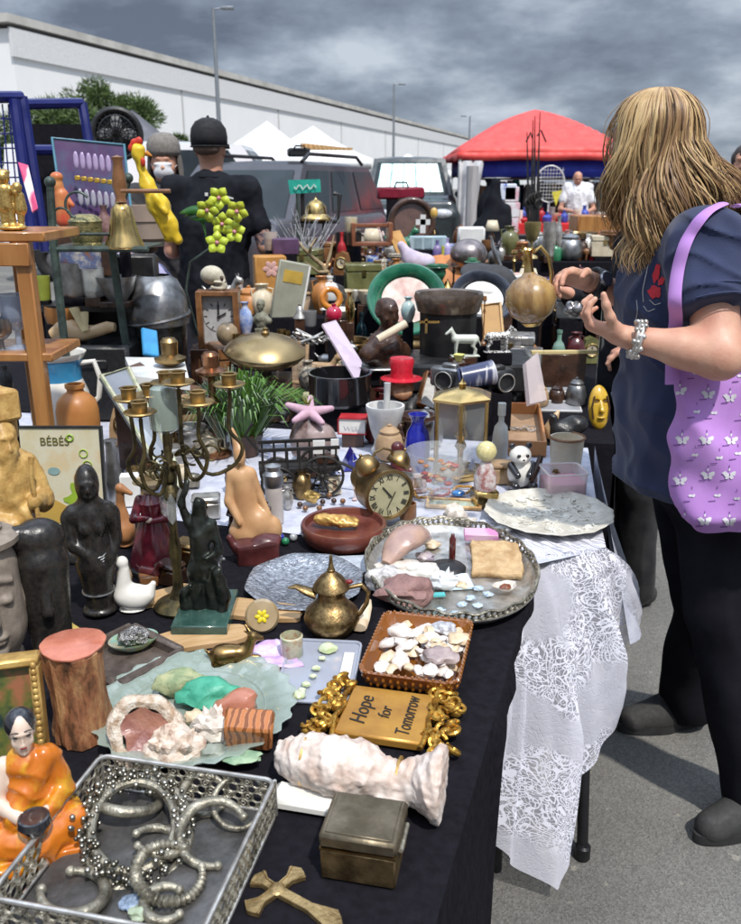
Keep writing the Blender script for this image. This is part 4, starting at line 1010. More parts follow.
quartz=mat('milky quartz',(.72,.66,.58),(.50,.44,.38),rough=.35,scale=30,bump=.4,bscale=120,sss=.1)
quartz2=mat('cream shell stone',(.74,.62,.45),(.50,.36,.22),rough=.4,scale=26,bump=.4)
tc_=Vector((-.255,.778,TZ));trz=-.2079;TW,TD,TH=.232,.232,.052
tray=T('filigree_tray','rectangular silver filigree tray holding bangles at the front corner of the table','tray',(tc_.x,tc_.y,Z0),trz)
m=MB();m.box((0,0,.004),(TW-.012,TD-.012,.004));m.build('tray_floor',mat('tray floor metal',(.13,.125,.12),(.06,.058,.055),rough=.4,metal=.5,scale=30,bump=.3),tray,smooth=0)
m=MB()
def wallp(s,k):
 fl=.0
 c=[(-TW/2,-TD/2),(TW/2,-TD/2),(TW/2,TD/2),(-TW/2,TD/2)];a,b_=c[k],c[(k+1)%4];return(a[0]+(b_[0]-a[0])*s,a[1]+(b_[1]-a[1])*s)
for k in range(4):
 L_=TW if k%2==0 else TD;nn=19
 for j in range(4):
  for i in range(nn):
   x,y=wallp((i+.5+.5*(j%2)*.9)/nn if i<nn-1 or j%2==0 else(i+.5)/nn,k);zz=.006+(j+.5)*.0108
   rr=.0062*(1+.15*math.sin(i*5+j*3))
   m.torus((x,y,zz),rr,.0013,e=(math.pi/2,0,(k%2)*math.pi/2),n=9,k=4)
   if(i+j)%2:m.torus((x,y,zz),rr*.45,.0012,e=(math.pi/2,0,(k%2)*math.pi/2),n=6,k=4)
m.build('filigree_wall',silver_t,tray)
m=MB();pts=[(x,y,TH)for x,y in rrect(TW,TD,.012)];m.tube(pts,.0030,8,closed=True);m.tube([(x,y,.004)for x,y,_ in pts],.0028,8,closed=True)
for k in range(4):m.tube([wallp(0,k)+(0,),wallp(0,k)+(TH,)],.0026,6)
m.build('rim',silver,tray)
def bangle(u,v,rpx,label,tilt=(0,0),rz=0,arc=.86,thick=.0062,m_=silver_t,balls=True,z=Z0+.012,lift=0,twist=0,oval=1.0):
 p=P(u,v,z);R_=wd(rpx,u,v,z);thick*=.72;t=T('bangle',label,'bangle',(p.x,p.y,z+R_*abs(math.sin(tilt[0]))+lift),group='bangles in the filigree tray',e=(tilt[0],tilt[1],rz))
 mb=MB();mb.torus((0,0,0),R_,thick,n=110 if twist else 44,k=10,arc=arc,a0=math.pi*(1-arc),sy=oval,rf=(lambda f:(1+.22*math.sin(f*2*math.pi*twist))*(1.15-.5*abs(2*f-1)**2))if twist else(lambda f:1.15-.5*abs(2*f-1)**2))
 mb.build('ring',m_,t)
 if balls and arc<1:
  for s_ in(0,1):
   a=math.pi*(1-arc)+2*math.pi*arc*s_;mb=MB();mb.ell((R_*math.cos(a),R_*oval*math.sin(a),0),thick*.95,n=12,m_=8);mb.build('ball_end',m_,t)
 return t
bangle(170,880,33,'silver bangle with ridged coils nearest the front of the filigree tray',tilt=(.30,.1),rz=.9,twist=34,thick=.0078)
bangle(74,897,31,'plain open bangle at the front left inside the filigree tray',tilt=(.2,-.1),rz=2.6,thick=.0085,arc=.8)
bangle(214,842,33,'thick torque bangle at the right of the filigree tray, ball ends facing right',tilt=(.35,.25),rz=-.3,thick=.0082,arc=.7)
bangle(240,812,26,'slim bangle leaning on the far right wall of the filigree tray',tilt=(.5,-.2),rz=.4,thick=.0045,arc=.9)
bangle(128,806,32,'smooth bangle lying inside the beaded anklet, far side',tilt=(.25,.3),rz=1.9,thick=.0085,arc=.75)
bangle(160,845,25,'small dull bangle under the right edge of the beaded anklet',tilt=(.2,-.3),rz=3.4,thick=.0075,arc=.85)
bangle(205,800,22,'worn bangle half buried behind the beaded anklet',tilt=(.3,.2),rz=.2,thick=.006,arc=.8)
bangle(165,905,20,'short thick bangle cut off at the front edge of the photo',tilt=(.1,.1),rz=.2,thick=.008,arc=.75)
p=P(134,825,Z0+.03);t=T('beaded_anklet','big silver anklet covered in clustered beads, heaped on the bangles','anklet',p,e=(.25,.06,.3))
m=MB();m.torus((0,0,0),.052,.0055,n=50,k=8,sx=.92,sy=1.15);m.build('ring',silver_t,t)
m=MB();rr=random.Random(2);bigs=MB()
for i in range(330):
 a=i/330*2*math.pi+rr.uniform(-.02,.02);den=1.0
 q_=Vector((.92*.058*math.cos(a),1.15*.058*math.sin(a),0));q_+=Vector((rr.gauss(0,.0065),rr.gauss(0,.0065),rr.gauss(.003,.006)));V0,F0=ico(2);r_=rr.uniform(.0022,.0040)
 m.add([q_+v*r_ for v in V0],F0)
m.build('bead_cluster',mat('shiny silver beads',(.50,.47,.40),(.16,.15,.12),rough=.3,metal=1,scale=30),t)
m=MB();m.torus((.004,.0,-.012),.066,.006,n=50,k=8,sx=.9,sy=1.15);m.build('outer_ring',silver_t,t)
stone(132,905,22,'small pale blue patterned stone under the bangles',mat('blue grey patterned stone',(.30,.38,.50),(.10,.14,.2),rough=.4,scale=160),z=Z0+.008,seed=9,sq=(1,1,.3))
stone(140,917,22,'pale green stone chip at the front edge inside the tray',mat('pale jade',(.40,.46,.33),(.3,.36,.25),rough=.3,scale=30,coat=.3),z=Z0+.010,seed=12,sq=(1,.8,.5))
hM=hz(36,842,706);pM=P(38,842);pM.z=Z0+.0
t=T('monk_figurine','pale faced monk figurine in orange robe holding a black bowl','figurine',pM,R(25),sc=hM);t.scale=(hM*.78,hM*.78,hM)
robe=mat('orange robe glaze',(.58,.17,.012),(.62,.34,.02),c3=(.50,.13,.01),rough=.3,scale=4,coat=.5);pale=mat('pale glazed skin',(.70,.55,.44),(.62,.46,.36),rough=.22,scale=5,coat=.5)
m=MB();m.sdf([E((0,0,.16),(.36,.27,.13)),C((-.30,-.10,.13),(.05,-.26,.12),.12,.09,k=.05),C((.30,-.10,.13),(-.05,-.26,.12),.12,.09,k=.05),C((0,.04,.2),(0,.03,.56),.20,.15,k=.08),C((.17,.03,.58),(.24,0,.36),.085,.08,k=.04),C((.24,0,.36),(.10,-.20,.32),.075,.05,k=.03),C((.13,-.03,.62),(-.12,-.12,.30),.07,.09,k=.03),B((0,-.02,.02),(.36,.27,.02),.02,k=.03)],.012,.03);m.drape(.022,5,9,2,1)
rob=m.build('robe',robe,t,smooth=60)
m=MB();m.sdf([C((-.02,.03,.5),(-.02,.03,.60),.15,.10,k=.05),C((-.16,.03,.58),(-.26,-.02,.38),.075,.065,k=.04),C((-.26,-.02,.38),(-.08,-.24,.33),.06,.045,k=.03),C((-.08,-.24,.33),(0,-.27,.32),.04,.035,k=.02),C((.10,-.21,.33),(.04,-.26,.34),.045,.035,k=.02),C((0,.03,.62),(0,.02,.72),.065,.06,k=.03)]+[(q_[0],tuple(Vector(q_[1])),*q_[2:])for q_ in head_prims((0,-.005,.82),(0,-1,-.08),sc=1.28)],.013,.03);m.build('body',pale,t,smooth=60)
m=MB();m.sdf([E((0,.02,.868),(.118,.122,.098)),E((0,-.13,.80),(.11,.05,.085),cut=True,k=.02)],.012,.01);m.build('hair',mat('black glaze',(.012,.012,.014),(.02,.02,.025),rough=.12,coat=1),t,smooth=60)
m=MB();m.lathe([(0,.24),(.07,.24),(.115,.27),(.13,.31),(.115,.35),(.10,.355),(.095,.35),(0,.345)],28,c=(.0,-.31,.03));m.build('bowl',mat('black glaze',(0,0,0)),t)
m=MB()
for sx in(-1,1):
 m.ell((sx*.045,-.118,.84),(.022,.006,.008));m.tube([(sx*.02,-.122,.868),(sx*.045,-.125,.876),(sx*.075,-.112,.868)],.004,5)
m.build('painted_eyes',black,t)
m=MB();m.ell((0,-.128,.765),(.026,.008,.009));m.build('painted_lips',redp,t)
m=MB();m.box((0,-.03,-.0),(.7,.56,.03),bev=.01);m.build('cushion',mat('red and gold glaze',(.45,.03,.03),(.55,.33,.02),rough=.25,scale=11,coat=.5),t)
gm=mat('old gilt wood',(.60,.40,.13),(.36,.21,.06),rough=.4,metal=.35,scale=40,bump=.3)
pF=P(4,768);t=T('picture_frame','deep gold frame with a dark painted scene beside the wood stump','picture frame',(pF.x,pF.y,Z0),e=(-.16,0,R(14)))
FW,FH=.118,hz(20,768,668)*1.0;FD=.034
m=MB()
for a,b_ in(((0,0,FH-.006),(FW,FD,.012)),((0,0,.006),(FW,FD,.012)),((-FW/2+.006,0,FH/2),(.012,FD,FH-.024)),((FW/2-.006,0,FH/2),(.012,FD,FH-.024))):m.box(a,b_,bev=.003)
for i in range(16):m.ell((FW/2-.006,-FD/2-.001,.01+i*(FH-.02)/15),(.004,.003,.005),n=8,m_=6)
m.build('frame',gm,t)
m=MB();m.box((0,.0,FH/2),(FW-.024,.004,FH-.024));m.build('painted_panel',mat('dark painted scene',(.30,.12,.06),(.012,.03,.035),c3=(.10,.12,.03),rough=.25,scale=22,coat=.4,mix=(.38,.62),detail=3),t,smooth=0)
pS=P(84,733);hS=hz(84,733,645);rS=wd(31,84,650,TZ+hS)
t=T('wood_stump','stump shaped wooden candle holder with a flat salmon pink top','wood stump',(pS.x,pS.y,Z0),.3)
m=MB();m.lathe([(rS*.98,0),(rS*1.0,.01),(rS*.86,hS*.3),(rS*.84,hS*.55),(rS*.92,hS*.85),(rS*.99,hS*.97),(rS*.97,hS*.99)],60,fn=lambda a,z:1+.06*math.sin(3*a+z*40)+.035*math.sin(11*a+z*30)+.02*math.sin(23*a));m.noise_disp(.003,60);m.build('trunk',mat('layered bark',(.40,.22,.10),(.07,.035,.018),rough=.6,scale=55,stretch=(1,1,.3),bump=.9,c3=(.27,.11,.05)),t)
m=MB();m.lathe([(0,hS*.985),(rS*.99,hS*.985),(rS*1.03,hS*.995),(rS*1.03,hS*1.01),(rS*.98,hS*1.02),(0,hS*1.022)],48,fn=lambda a,z:1+.04*math.sin(3*a)+.012*math.sin(11*a));m.build('top_slice',mat('salmon wood slice',(.55,.20,.13),(.40,.12,.07),rough=.3,scale=30,coat=.4),t)
pl_c=P(196,716);RP=wd(99,196,716)
t=T('glass_plate','scalloped pale green glass plate heaped with mineral stones','plate',(pl_c.x,pl_c.y,Z0))
m=MB();m.lathe([(0,.003),(RP*.62,.003),(RP*.70,.007),(RP*.80,.013),(RP*.99,.021),(RP*1.0,.0235),(RP*.97,.024),(RP*.79,.017),(RP*.68,.010),(RP*.60,.0065),(0,.0065)],120,fn=lambda a,z:1+(.028*math.cos(26*a))*max(0,min(1,(z-.011)*80)))
m.build('dish',greeng,t)
m=MB();m.torus((0,0,.013),RP*.76,.0012,n=60,k=5);m.torus((0,0,.011),RP*.70,.0012,n=60,k=5);m.build('moulded_ring',greeng,t)
zp=Z0+.008
pg=P(146,752,zp);t=T('geode_half','round geode half with white crust and glossy purple brown heart','geode',(pg.x,pg.y,zp+.033),e=(R(62),0,R(8)))
rg=wd(37,146,725,zp+.03)
crust=mat('white geode crust',(.64,.57,.48),(.34,.22,.13),rough=.6,scale=70,bump=.9)
m=MB();m.lathe([(rg*.62,.002),(rg*.80,.006),(rg*.97,.002),(rg*1.0,-.006),(rg*.85,-.018),(rg*.45,-.026),(0,-.028)],48,fn=lambda a,z:1+.05*math.sin(3*a+1)+.03*math.sin(7*a),cap=False);m.noise_disp(.002,90);m.build('crust',crust,t)
m=MB();m.lathe([(0,-.003),(rg*.40,-.002),(rg*.62,.0025)],40,fn=lambda a,z:1+.12*math.sin(3*a+.4)+.10*math.sin(5*a),cap=False);m.noise_disp(.0015,70);m.build('heart',mat('purple brown crystal',(.23,.09,.075),(.36,.17,.11),rough=.12,scale=22,bump=.5,bscale=130,coat=1),t)
mal=mat('malachite green',(.10,.42,.28),(.03,.24,.15),rough=.5,scale=28,bump=.5)
stone(210,704,60,'bright mint green malachite lump at the back of the glass plate',mal,seed=3,z=zp,sq=(1,.6,.42),lift=.004)
stone(182,693,54,'mossy pale green rough stone at the back of the glass plate',mat('mossy stone',(.40,.40,.22),(.20,.26,.14),rough=.8,scale=40,bump=.7),seed=5,z=zp,sq=(1,.6,.5))
p=P(250,744,zp);t0=MB();t0.box((0,0,.025),(.066,.038,.046),e=(.35,.1,.15),bev=.004);t0.noise_disp(.003,30,3)
ONE('stone','polished orange brown wood-grained stone block on the right of the plate','stone',t0,mat('banded jasper',(.42,.15,.045),(.20,.065,.018),rough=.2,kind='wave',scale=30,coat=.6,c3=(.50,.26,.13)),(p.x,p.y,zp),-.1)
p=P(236,722,zp);t0=MB();t0.rock((0,0,.026),(.034,.022,.022),4,e=(.3,-.5,0),amp=.2)
ONE('stone','smooth salmon pink pointed stone leaning on the brown block','stone',t0,mat('pink jasper',(.48,.20,.13),(.34,.12,.07),rough=.25,scale=20,coat=.5),(p.x,p.y,zp))
def crystal(u,v,npx,label,m_,n=14,seed=0,z=Z0,hgt=1.0,group=None):
 p=P(u,v,z);r=wd(npx,u,v,z)/2;rr=random.Random(seed);mb=MB();mb.rock((0,0,r*.45),(r*.95,r*.7,r*.6),seed,amp=.3)
 for i in range(n):
  a=rr.uniform(0,6.28);ti=rr.uniform(0,.95);d=Vector((math.sin(ti)*math.cos(a),math.sin(ti)*math.sin(a),math.cos(ti)));b0=Vector((d.x*r*.4,d.y*r*.3,r*.4));ln=r*rr.uniform(.5,.95)*hgt;w_=r*rr.uniform(.14,.26)
  mb.tube([b0,b0+d*ln*.7,b0+d*ln],[w_,w_*.85,w_*.05],6)
 return ONE('crystal_cluster',label,'crystal',mb,m_,p,0,group,smooth=20)
crystal(176,756,58,'knobbly white crystal cluster at the front of the glass plate',mat('white crystal',(.66,.58,.50),(.34,.22,.16),c3=(.60,.48,.38),rough=.3,scale=60,bump=.6),34,3,zp)
crystal(214,735,44,'pointed whitish crystals between geode and brown block',quartz,12,7,zp,1.3)
stone(196,722,22,'small tan pebble behind the white crystals',quartz2,seed=21,z=zp)
stone(212,757,24,'small grey stone near the front rim of the plate',mat('grey green stone',(.28,.30,.25),(.18,.2,.16),rough=.5,scale=50),seed=23,z=zp+.004)
stone(243,760,40,'flat green leaf-like mineral on the front rim of the plate',mat('sea green mineral',(.32,.42,.26),(.16,.27,.17),rough=.4,scale=40,bump=.4),seed=29,z=zp+.006,sq=(1,.5,.18))
c,rz,w_,d_=quad((303,740),(450,762),(338,688));
t=T('gold_plaque','gold plaque lettered Hope for Tomorrow with ornate scrolled ends','plaque',(c.x,c.y,Z0),rz)
bm_=mat('golden board',(.46,.24,.045),(.34,.16,.03),rough=.35,metal=.35,scale=18,bump=.2)
m=MB();m.box((0,0,.009),(w_*.60,d_*.88,.015),bev=.003);m.build('board',bm_,t)
rr=random.Random(4)
for sx in(-1,1):
 m=MB()
 for i in range(12):
  y=(-.5+i/11)*d_*1.05;x=sx*(w_*.36+.014*math.sin(i*1.7)+.006)
  for k in range(2):
   m.torus((x+sx*.008*k*1.2+rr.uniform(-.004,.004),y+rr.uniform(-.004,.004),.012+.006*rr.random()),rr.uniform(.006,.010),.0034,e=(rr.uniform(-.6,.6),rr.uniform(-.6,.6),rr.uniform(0,6)),n=14,k=6,arc=.8)
  m.ell((x+sx*.003,y,.010),(.012,.009,.009),e=(0,0,rr.uniform(0,3)),n=10,m_=7)
 m.tube([(sx*w_*.30,-d_*.5,.014),(sx*w_*.33,-d_*.2,.018),(sx*w_*.30,0,.017),(sx*w_*.33,d_*.2,.018),(sx*w_*.30,d_*.5,.014)],.004,8)
 m.build('scrollwork',mat('shiny gold leaf',(.66,.38,.07),(.22,.10,.015),rough=.3,metal=.8,scale=60,bump=.3),t)
m=MB()
for i,(txt,sz)in enumerate((('Hope',.034),('for',.026),('Tomorrow',.030))):
 x=-.034+i*.034
 sh_=Matrix(((1,.25,0,0),(0,1,0,0),(0,0,1,0),(0,0,0,1)))
 M_=Matrix.Translation((x,.0,.0171))@Matrix.Rotation(math.pi/2,4,'Z')@Matrix.Scale(.70 if i==2 else .9,4,(1,0,0))@sh_
 text_mesh(m,txt,sz,M_,.0006)
m.build('lettering',mat('dark paint',(.02,.015,.01),rough=.5),t,smooth=0)
a_,b_=P(272,790),P(446,818);L_=(b_-a_).length;rz=math.atan2(b_.y-a_.y,b_.x-a_.x);c=(a_+b_)/2
t=T('plaster_statue','white plaster draped figure lying on its side with a flared foot','statue',(c.x,c.y+.012,Z0),rz)
plast=mat('pinkish white plaster',(.68,.60,.54),(.42,.29,.22),rough=.55,scale=24,bump=.5,bscale=70,mix=(.3,.6))
h_=L_/2
m=MB();m.sdf([E((-h_*.84,.012,.036),(.018,.026,.026)),E((-h_*.66,.006,.040),(.022,.028,.028)),C((-h_*.50,.004,.042),(-h_*.05,.004,.042),.034,.036,k=.02),E((-h_*.28,-.005,.046),(.040,.036,.036)),C((-h_*.05,0,.040),(h_*.50,0,.034),.031,.022,k=.02),C((h_*.45,0,.034),(h_*.74,.002,.034),.021,.034,k=.012),C((h_*.70,.002,.040),(h_*.93,-.004,.044),.024,.048,k=.01),B((h_*1.28,0,.05),(h_*.30,.1,.1),0,cut=True,k=.004),E((h_*.40,-.022,.018),(.022,.014,.014)),C((-h_*.5,.02,.058),(h_*.1,-.03,.05),.008,.007,k=.008),C((-h_*.35,.028,.055),(h_*.2,-.02,.05),.007,.006,k=.008),C((-h_*.1,.026,.055),(h_*.45,-.014,.04),.007,.006,k=.008),C((-h_*.6,-.02,.05),(-h_*.1,-.036,.036),.008,.006,k=.008)],.0028,.008)
m.noise_disp(.0026,60,2);m.noise_disp(.0016,170,2);m.drape(.004,26,70,0,2);m.xf(Matrix.Diagonal((1,.95,.95,1)));m.build('figure',plast,t,smooth=60)
m=MB()
for x,r_ in((-h_*.60,.0315),(h_*.47,.0255)):
 m=MB();m.torus((x,.004,.041 if x<0 else .034),r_,.0026,e=(0,math.pi/2,0),n=30,k=6);m.build('gold_band',gilt_b,t)
m=MB();m.box((-h_*.52,-.030,.009),(.085,.040,.017),bev=.005);m.noise_disp(.001,80);m.build('marble_slab',cer_w,t)
b0,b1=P(319,879,Z0),P(396,892,Z0);w_=(b1-b0).length;rz=math.atan2(b1.y-b0.y,b1.x-b0.x)
hB=hz(319,879,834)
f0,f1=P(316,834,Z0+hB),P(341,790,Z0+hB);dB=(f1-f0).length
ux,uy=Vector((math.cos(rz),math.sin(rz),0)),Vector((-math.sin(rz),math.cos(rz),0));c=b0+ux*w_/2+uy*dB/2
t=T('brass_box','square tarnished brass box with a hinged lid','box',(c.x,c.y,Z0),rz)
bbm=mat('brown tarnished brass',(.25,.175,.085),(.09,.06,.03),rough=.42,metal=.85,scale=26,bump=.35,bscale=90)
m=MB();m.box((0,0,hB*.33),(w_*.97,dB*.97,hB*.64),bev=.002);m.build('case',bbm,t)
m=MB();m.box((0,0,hB*.84),(w_,dB,hB*.29),bev=.0035);m.box((0,0,hB*.99),(w_*.86,dB*.86,.002),bev=.0008);m.build('lid',mat('dull lid metal',(.24,.20,.14),(.12,.095,.06),rough=.45,metal=.8,scale=22,bump=.3),t)
m=MB();m.box((0,0,hB*.672),(w_*.985,dB*.985,.0022));m.build('seam_strip',brass,t)
m=MB();m.tube([(w_*.5+.002,-dB*.28,hB*.66),(w_*.5+.002,dB*.28,hB*.66)],.0028,8);m.build('hinge',silver_t,t)
m=MB();m.torus((w_*.515,dB*.05,hB*.52),.008,.0018,e=(0,math.pi/2,0),n=16,k=6);m.build('hasp_ring',brass,t)
cc=P(277,893,Z0)
t=MB()
for(eu,ev)in((256,879),(300,873),(249,913),(338,926)):
 d=P(eu,ev,Z0)-cc;n_=Vector((-d.y,d.x,0)).normalized();L_=d.length;dn=d.normalized()
 w0,w1=.0055,.0125
 pts=[tuple((n_*w0)[:2]),tuple((dn*L_*.55+n_*w0*.95)[:2]),tuple((dn*L_*.9+n_*w1)[:2]),tuple((dn*L_*1.0+n_*w1*.5)[:2]),tuple((dn*L_*1.07)[:2]),tuple((dn*L_*1.0-n_*w1*.5)[:2]),tuple((dn*L_*.9-n_*w1)[:2]),tuple((dn*L_*.55-n_*w0*.95)[:2]),tuple((-n_*w0)[:2])]
 t.prism(pts[::-1],0,.0045+.0003*len(t.f)/20)
 for s_ in(-1,1):t.tube([tuple((n_*w0*.8*s_))[:2]+(.0055,),tuple((dn*L_*.55+n_*w0*.8*s_))[:2]+(.0055,),tuple((dn*L_*.92+n_*w1*.8*s_))[:2]+(.0055,)],.0011,6)
t.lathe([(.009,.002),(.0095,.006),(.006,.0085),(0,.009)],20)
ONE('brass_cross','brass cross with flared arms lying on the black cloth','cross',t,mat('pale worn brass',(.50,.36,.17),(.26,.17,.07),rough=.4,metal=.8,scale=60,bump=.4),(cc.x,cc.y,Z0))
c,rz,w_,d_=quad((358,684),(458,697),(382,622),Z0+.012)
t=T('amber_glass_dish','rectangular amber glass dish with a scalloped rim full of pale shells','dish',(c.x,c.y,Z0),rz)
m=MB()
def dishp(w_,d_,r,z,sc=0):return[(x*(1+sc*math.sin(i*math.pi)),y,z)for i,(x,y)in enumerate(rrect(w_,d_,r,12))]
prof=[(.80,.001),(.93,.012),(1.02,.034),(1.0,.036),(.96,.034),(.88,.013),(.78,.005)]
rings=[[(x,y,z+(.0018*math.sin(i*2.4)if z>.03 else 0))for i,(x,y)in enumerate(rrect(w_*k,d_*k,.018*k,12))]for k,z in prof]
n_=len(rings[0]);vs=[p for r_ in rings for p in r_];fs=[(j*n_+i,j*n_+(i+1)%n_,(j+1)*n_+(i+1)%n_,(j+1)*n_+i)for j in range(len(rings)-1)for i in range(n_)]+[tuple(range(n_))[::-1],tuple((len(rings)-1)*n_+i for i in range(n_))]
m.add(vs,fs);m.build('dish_body',amber,t)
m=MB()
for i,(x,y)in enumerate(rrect(w_*1.01,d_*1.01,.018,12)):pass
per=rrect(w_*1.0,d_*1.0,.018,12);
def alongpts(per,n):
 P_=[Vector(p)for p in per];L_=[(P_[(i+1)%len(P_)]-P_[i]).length for i in range(len(P_))];tot=sum(L_);out=[]
 for k in range(n):
  s=k/n*tot;i=0
  while s>L_[i]:s-=L_[i];i+=1
  out.append(P_[i].lerp(P_[(i+1)%len(P_)],s/L_[i]))
 return out
for q_ in alongpts(per,64):m.ell((q_.x,q_.y,.0355),.0024,n=8,m_=6)
m.build('beaded_rim',amber,t)
for j in range(2):
 m=MB()
 for k,q_ in enumerate(alongpts(rrect(w_*(.965 if j else .91),d_*(.965 if j else .91),.018,12),56)):m.ell((q_.x,q_.y,.010+.012*j),(.0035,.0035,.005),n=6,m_=5)
 m.build('moulded_dots',amber,t)
rs=random.Random(8)
shellm=[mat('pale shell',(.74,.70,.66),(.58,.50,.44),rough=.4,scale=40,bump=.3),mat('cream shell',(.70,.58,.40),(.52,.38,.24),rough=.4,scale=40,bump=.3),mat('grey mauve shell',(.42,.34,.32),(.25,.19,.19),rough=.4,scale=30,bump=.4)]
for i in range(64):
 lx,ly=rs.uniform(-.38,.38)*w_,rs.uniform(-.36,.36)*d_;q_=Matrix.Rotation(rz,3,'Z')@Vector((lx,ly,0))
 r_=rs.uniform(.007,.0135);mb=MB();mb.rock((0,0,0),(r_*1.3,r_,r_*.55),i,e=(rs.uniform(-.5,.5),rs.uniform(-.5,.5),rs.uniform(0,3)),sub=2,amp=.3)
 ONE('shell','small pale shell heaped in the amber glass dish','shell',mb,shellm[0 if i%3 else 1],(c.x+q_.x,c.y+q_.y,Z0+.018+.016*rs.random()*(1-abs(lx/w_))),0,'shells heaped in the amber glass dish',smooth=50)
for(u,v,n_,lab,m_,sd)in((401,636,26,'largest white angular shell piece at the back of the amber dish',shellm[0],41),(440,661,32,'grey mauve oyster shell at the front of the amber dish',shellm[2],43),(444,632,24,'grey flecked shell at the back right of the amber dish',mat('flecked shell',(.6,.6,.62),(.2,.2,.22),rough=.4,scale=120),44),(459,642,22,'creamy orange scallop at the right end of the amber dish',shellm[1],45)):
 stone(u,v,n_,lab,m_,'shell',(1,.85,.45),sd,Z0+.026,name='shell')
pc_=P(450,577,Z0);RX=wd(84,450,575,Z0);RY=(P(450,524,Z0+.02).y-P(450,622,Z0+.02).y)/2
t=T('oval_tray','oval silver tray with raised roped rim carrying shells and stones','tray',(pc_.x,pc_.y,Z0),.06)
m=MB();m.lathe([(0,.004),(.86,.004),(.93,.012),(.965,.021),(1.0,.024),(1.0,.021),(.95,.010),(.88,.0015),(0,.001)],90,sx=RX,sy=RY,cap=False);m.build('tray_body',silver,t)
m=MB()
for i in range(88):
 a=i/88*2*math.pi;m.torus((.985*RX*math.cos(a),.985*RY*math.sin(a),.030+.003*math.sin(a*22)),.0062,.0022,e=(math.pi/2,0,a+math.pi/2+.3),n=10,k=5)
m.tube([(1.0*RX*math.cos(a),1.0*RY*math.sin(a),.038+.003*math.sin(a*22))for a in[i/120*2*math.pi for i in range(120)]],.0026,6,closed=True)
m.tube([(.985*RX*math.cos(a),.985*RY*math.sin(a),.023)for a in[i/90*2*math.pi for i in range(90)]],.0026,6,closed=True)
m.build('roped_rim',silver_t,t)
zt=Z0+.006
def tst(u,v,n_,lab,m_,sd,sq=(1,.8,.5),**k):return stone(u,v,n_,lab,m_,k.pop('cat','stone'),sq,sd,zt,**k)
p=P(407,566,zt);t0=MB();r_=wd(26,407,560)
pts=[];rad=[]
for i in range(14):
 f=i/13;pts.append((-.040+f*.080,-.050+f*.125,.028+.030*math.sin(f*3)));rad.append(.034*math.sin(math.pi*(.08+.86*f))**.75)
t0.tube(pts,rad,18,flat=.72);t0.noise_disp(.003,40,3)
ONE('conch_shell','large pinkish tan shell lying on the left of the oval tray','shell',t0,mat('tan pink shell',(.52,.34,.25),(.34,.22,.19),rough=.35,scale=18,stretch=(1,1,1),bump=.3,coat=.3),(p.x,p.y,zt),-.1)
tst(386,588,42,'white and grey barnacled shell at the far left of the oval tray',mat('barnacle white',(.70,.68,.66),(.28,.26,.25),rough=.5,scale=70,bump=.6),51,(1,.9,.6))
tst(406,600,58,'dusty rose rough stone at the front left of the oval tray',mat('rose stone',(.30,.17,.15),(.19,.105,.10),rough=.65,scale=45,bump=.7),52,(1,.75,.48))
tst(422,578,36,'creamy white shell beside the black stand',cer_w,53,(1,.75,.5),cat='shell',name='shell')
tst(402,575,46,'cluster of pale flower-like shells at the foot of the large shell',quartz,54,(1,.6,.4))
crystal(444,588,30,'clear white crystal point in front of the black stand',mat('clear quartz',(.72,.74,.74),(.58,.6,.6),rough=.15,scale=30,coat=.5),9,8,zt,1.2)
tst(461,588,14,'tiny orange white shell beside the crystal point',quartz2,56)
p=P(447,570,zt);t0=T('incense_stand','round black stand carrying a short brown glass bottle','stand',(p.x,p.y,zt))
m=MB();m.lathe([(0,0),(.034,0),(.035,.006),(.030,.011),(.020,.012),(.012,.016),(0,.017)],28,sx=1.1);m.build('base',black,t0)
p2=P(452,560,zt);t0=MB();t0.lathe([(0,0),(.0068,0),(.007,.004),(.0068,.048),(.004,.053),(.004,.058),(0,.059)],16)
ONE('glass_vial','slim dark red vial standing in the oval tray','vial',t0,mat('dark red glass',(.10,.012,.01),(.06,.01,.01),rough=.1,coat=1),(p2.x,p2.y,zt))
m=MB();m.box((0,0,.008),(.072,.040,.016),bev=.002);p=P(481,545,zt);ONE('soap_bar','pink layered slab at the back of the oval tray','slab',m,mat('pink layered slab',(.55,.22,.42),(.62,.40,.50),kind='wave',scale=60,rough=.5,stretch=(.05,.05,6)),(p.x,p.y+.01,zt+.012),-.05)
m=MB();m.box((0,0,.003),(.050,.062,.004));p=P(456,583,zt);ONE('paper_card','pale blue and white card lying flat in the oval tray','card',m,mat('pale blue card',(.55,.68,.74),(.72,.75,.78),rough=.6,scale=14,mix=(.45,.55)),(p.x+.004,p.y,zt),.12)
m=MB();m.box((0,0,.003),(.026,.012,.004));p=P(438,598,zt);ONE('price_tag','turquoise tag lying at the front of the oval tray','tag',m,mat('turquoise card',(.10,.50,.50),rough=.5),(p.x,p.y,zt+.004),.1)
p=P(496,566,zt);t0=MB()
t0.grid(lambda s,q_:Vector(((s-.5)*.098,(q_-.5)*.120,.012+.018*q_+.005*noise.noise(Vector((s*4,q_*4,2)))+.002*noise.noise(Vector((s*18,q_*18,2))))),26,26);t0.noise_disp(.0035,30,6)
o=ONE('stone_slab','rough sandy beige stone slab at the right of the oval tray','stone slab',t0,mat('sandstone',(.56,.40,.22),(.36,.22,.10),rough=.8,scale=40,bump=.7),(p.x,p.y,zt),-.1,solid=.012)
stone(455,522,22,'creamy pointed shell cluster at the back rim of the oval tray',quartz,'shell',(1,.8,1.0),61,Z0+.02,name='shell')
p=P(505,592,zt);t0=T('oyster_shell','small opened oyster shell with a brown inside at the right of the tray','shell',(p.x,p.y,zt+.004),.4)
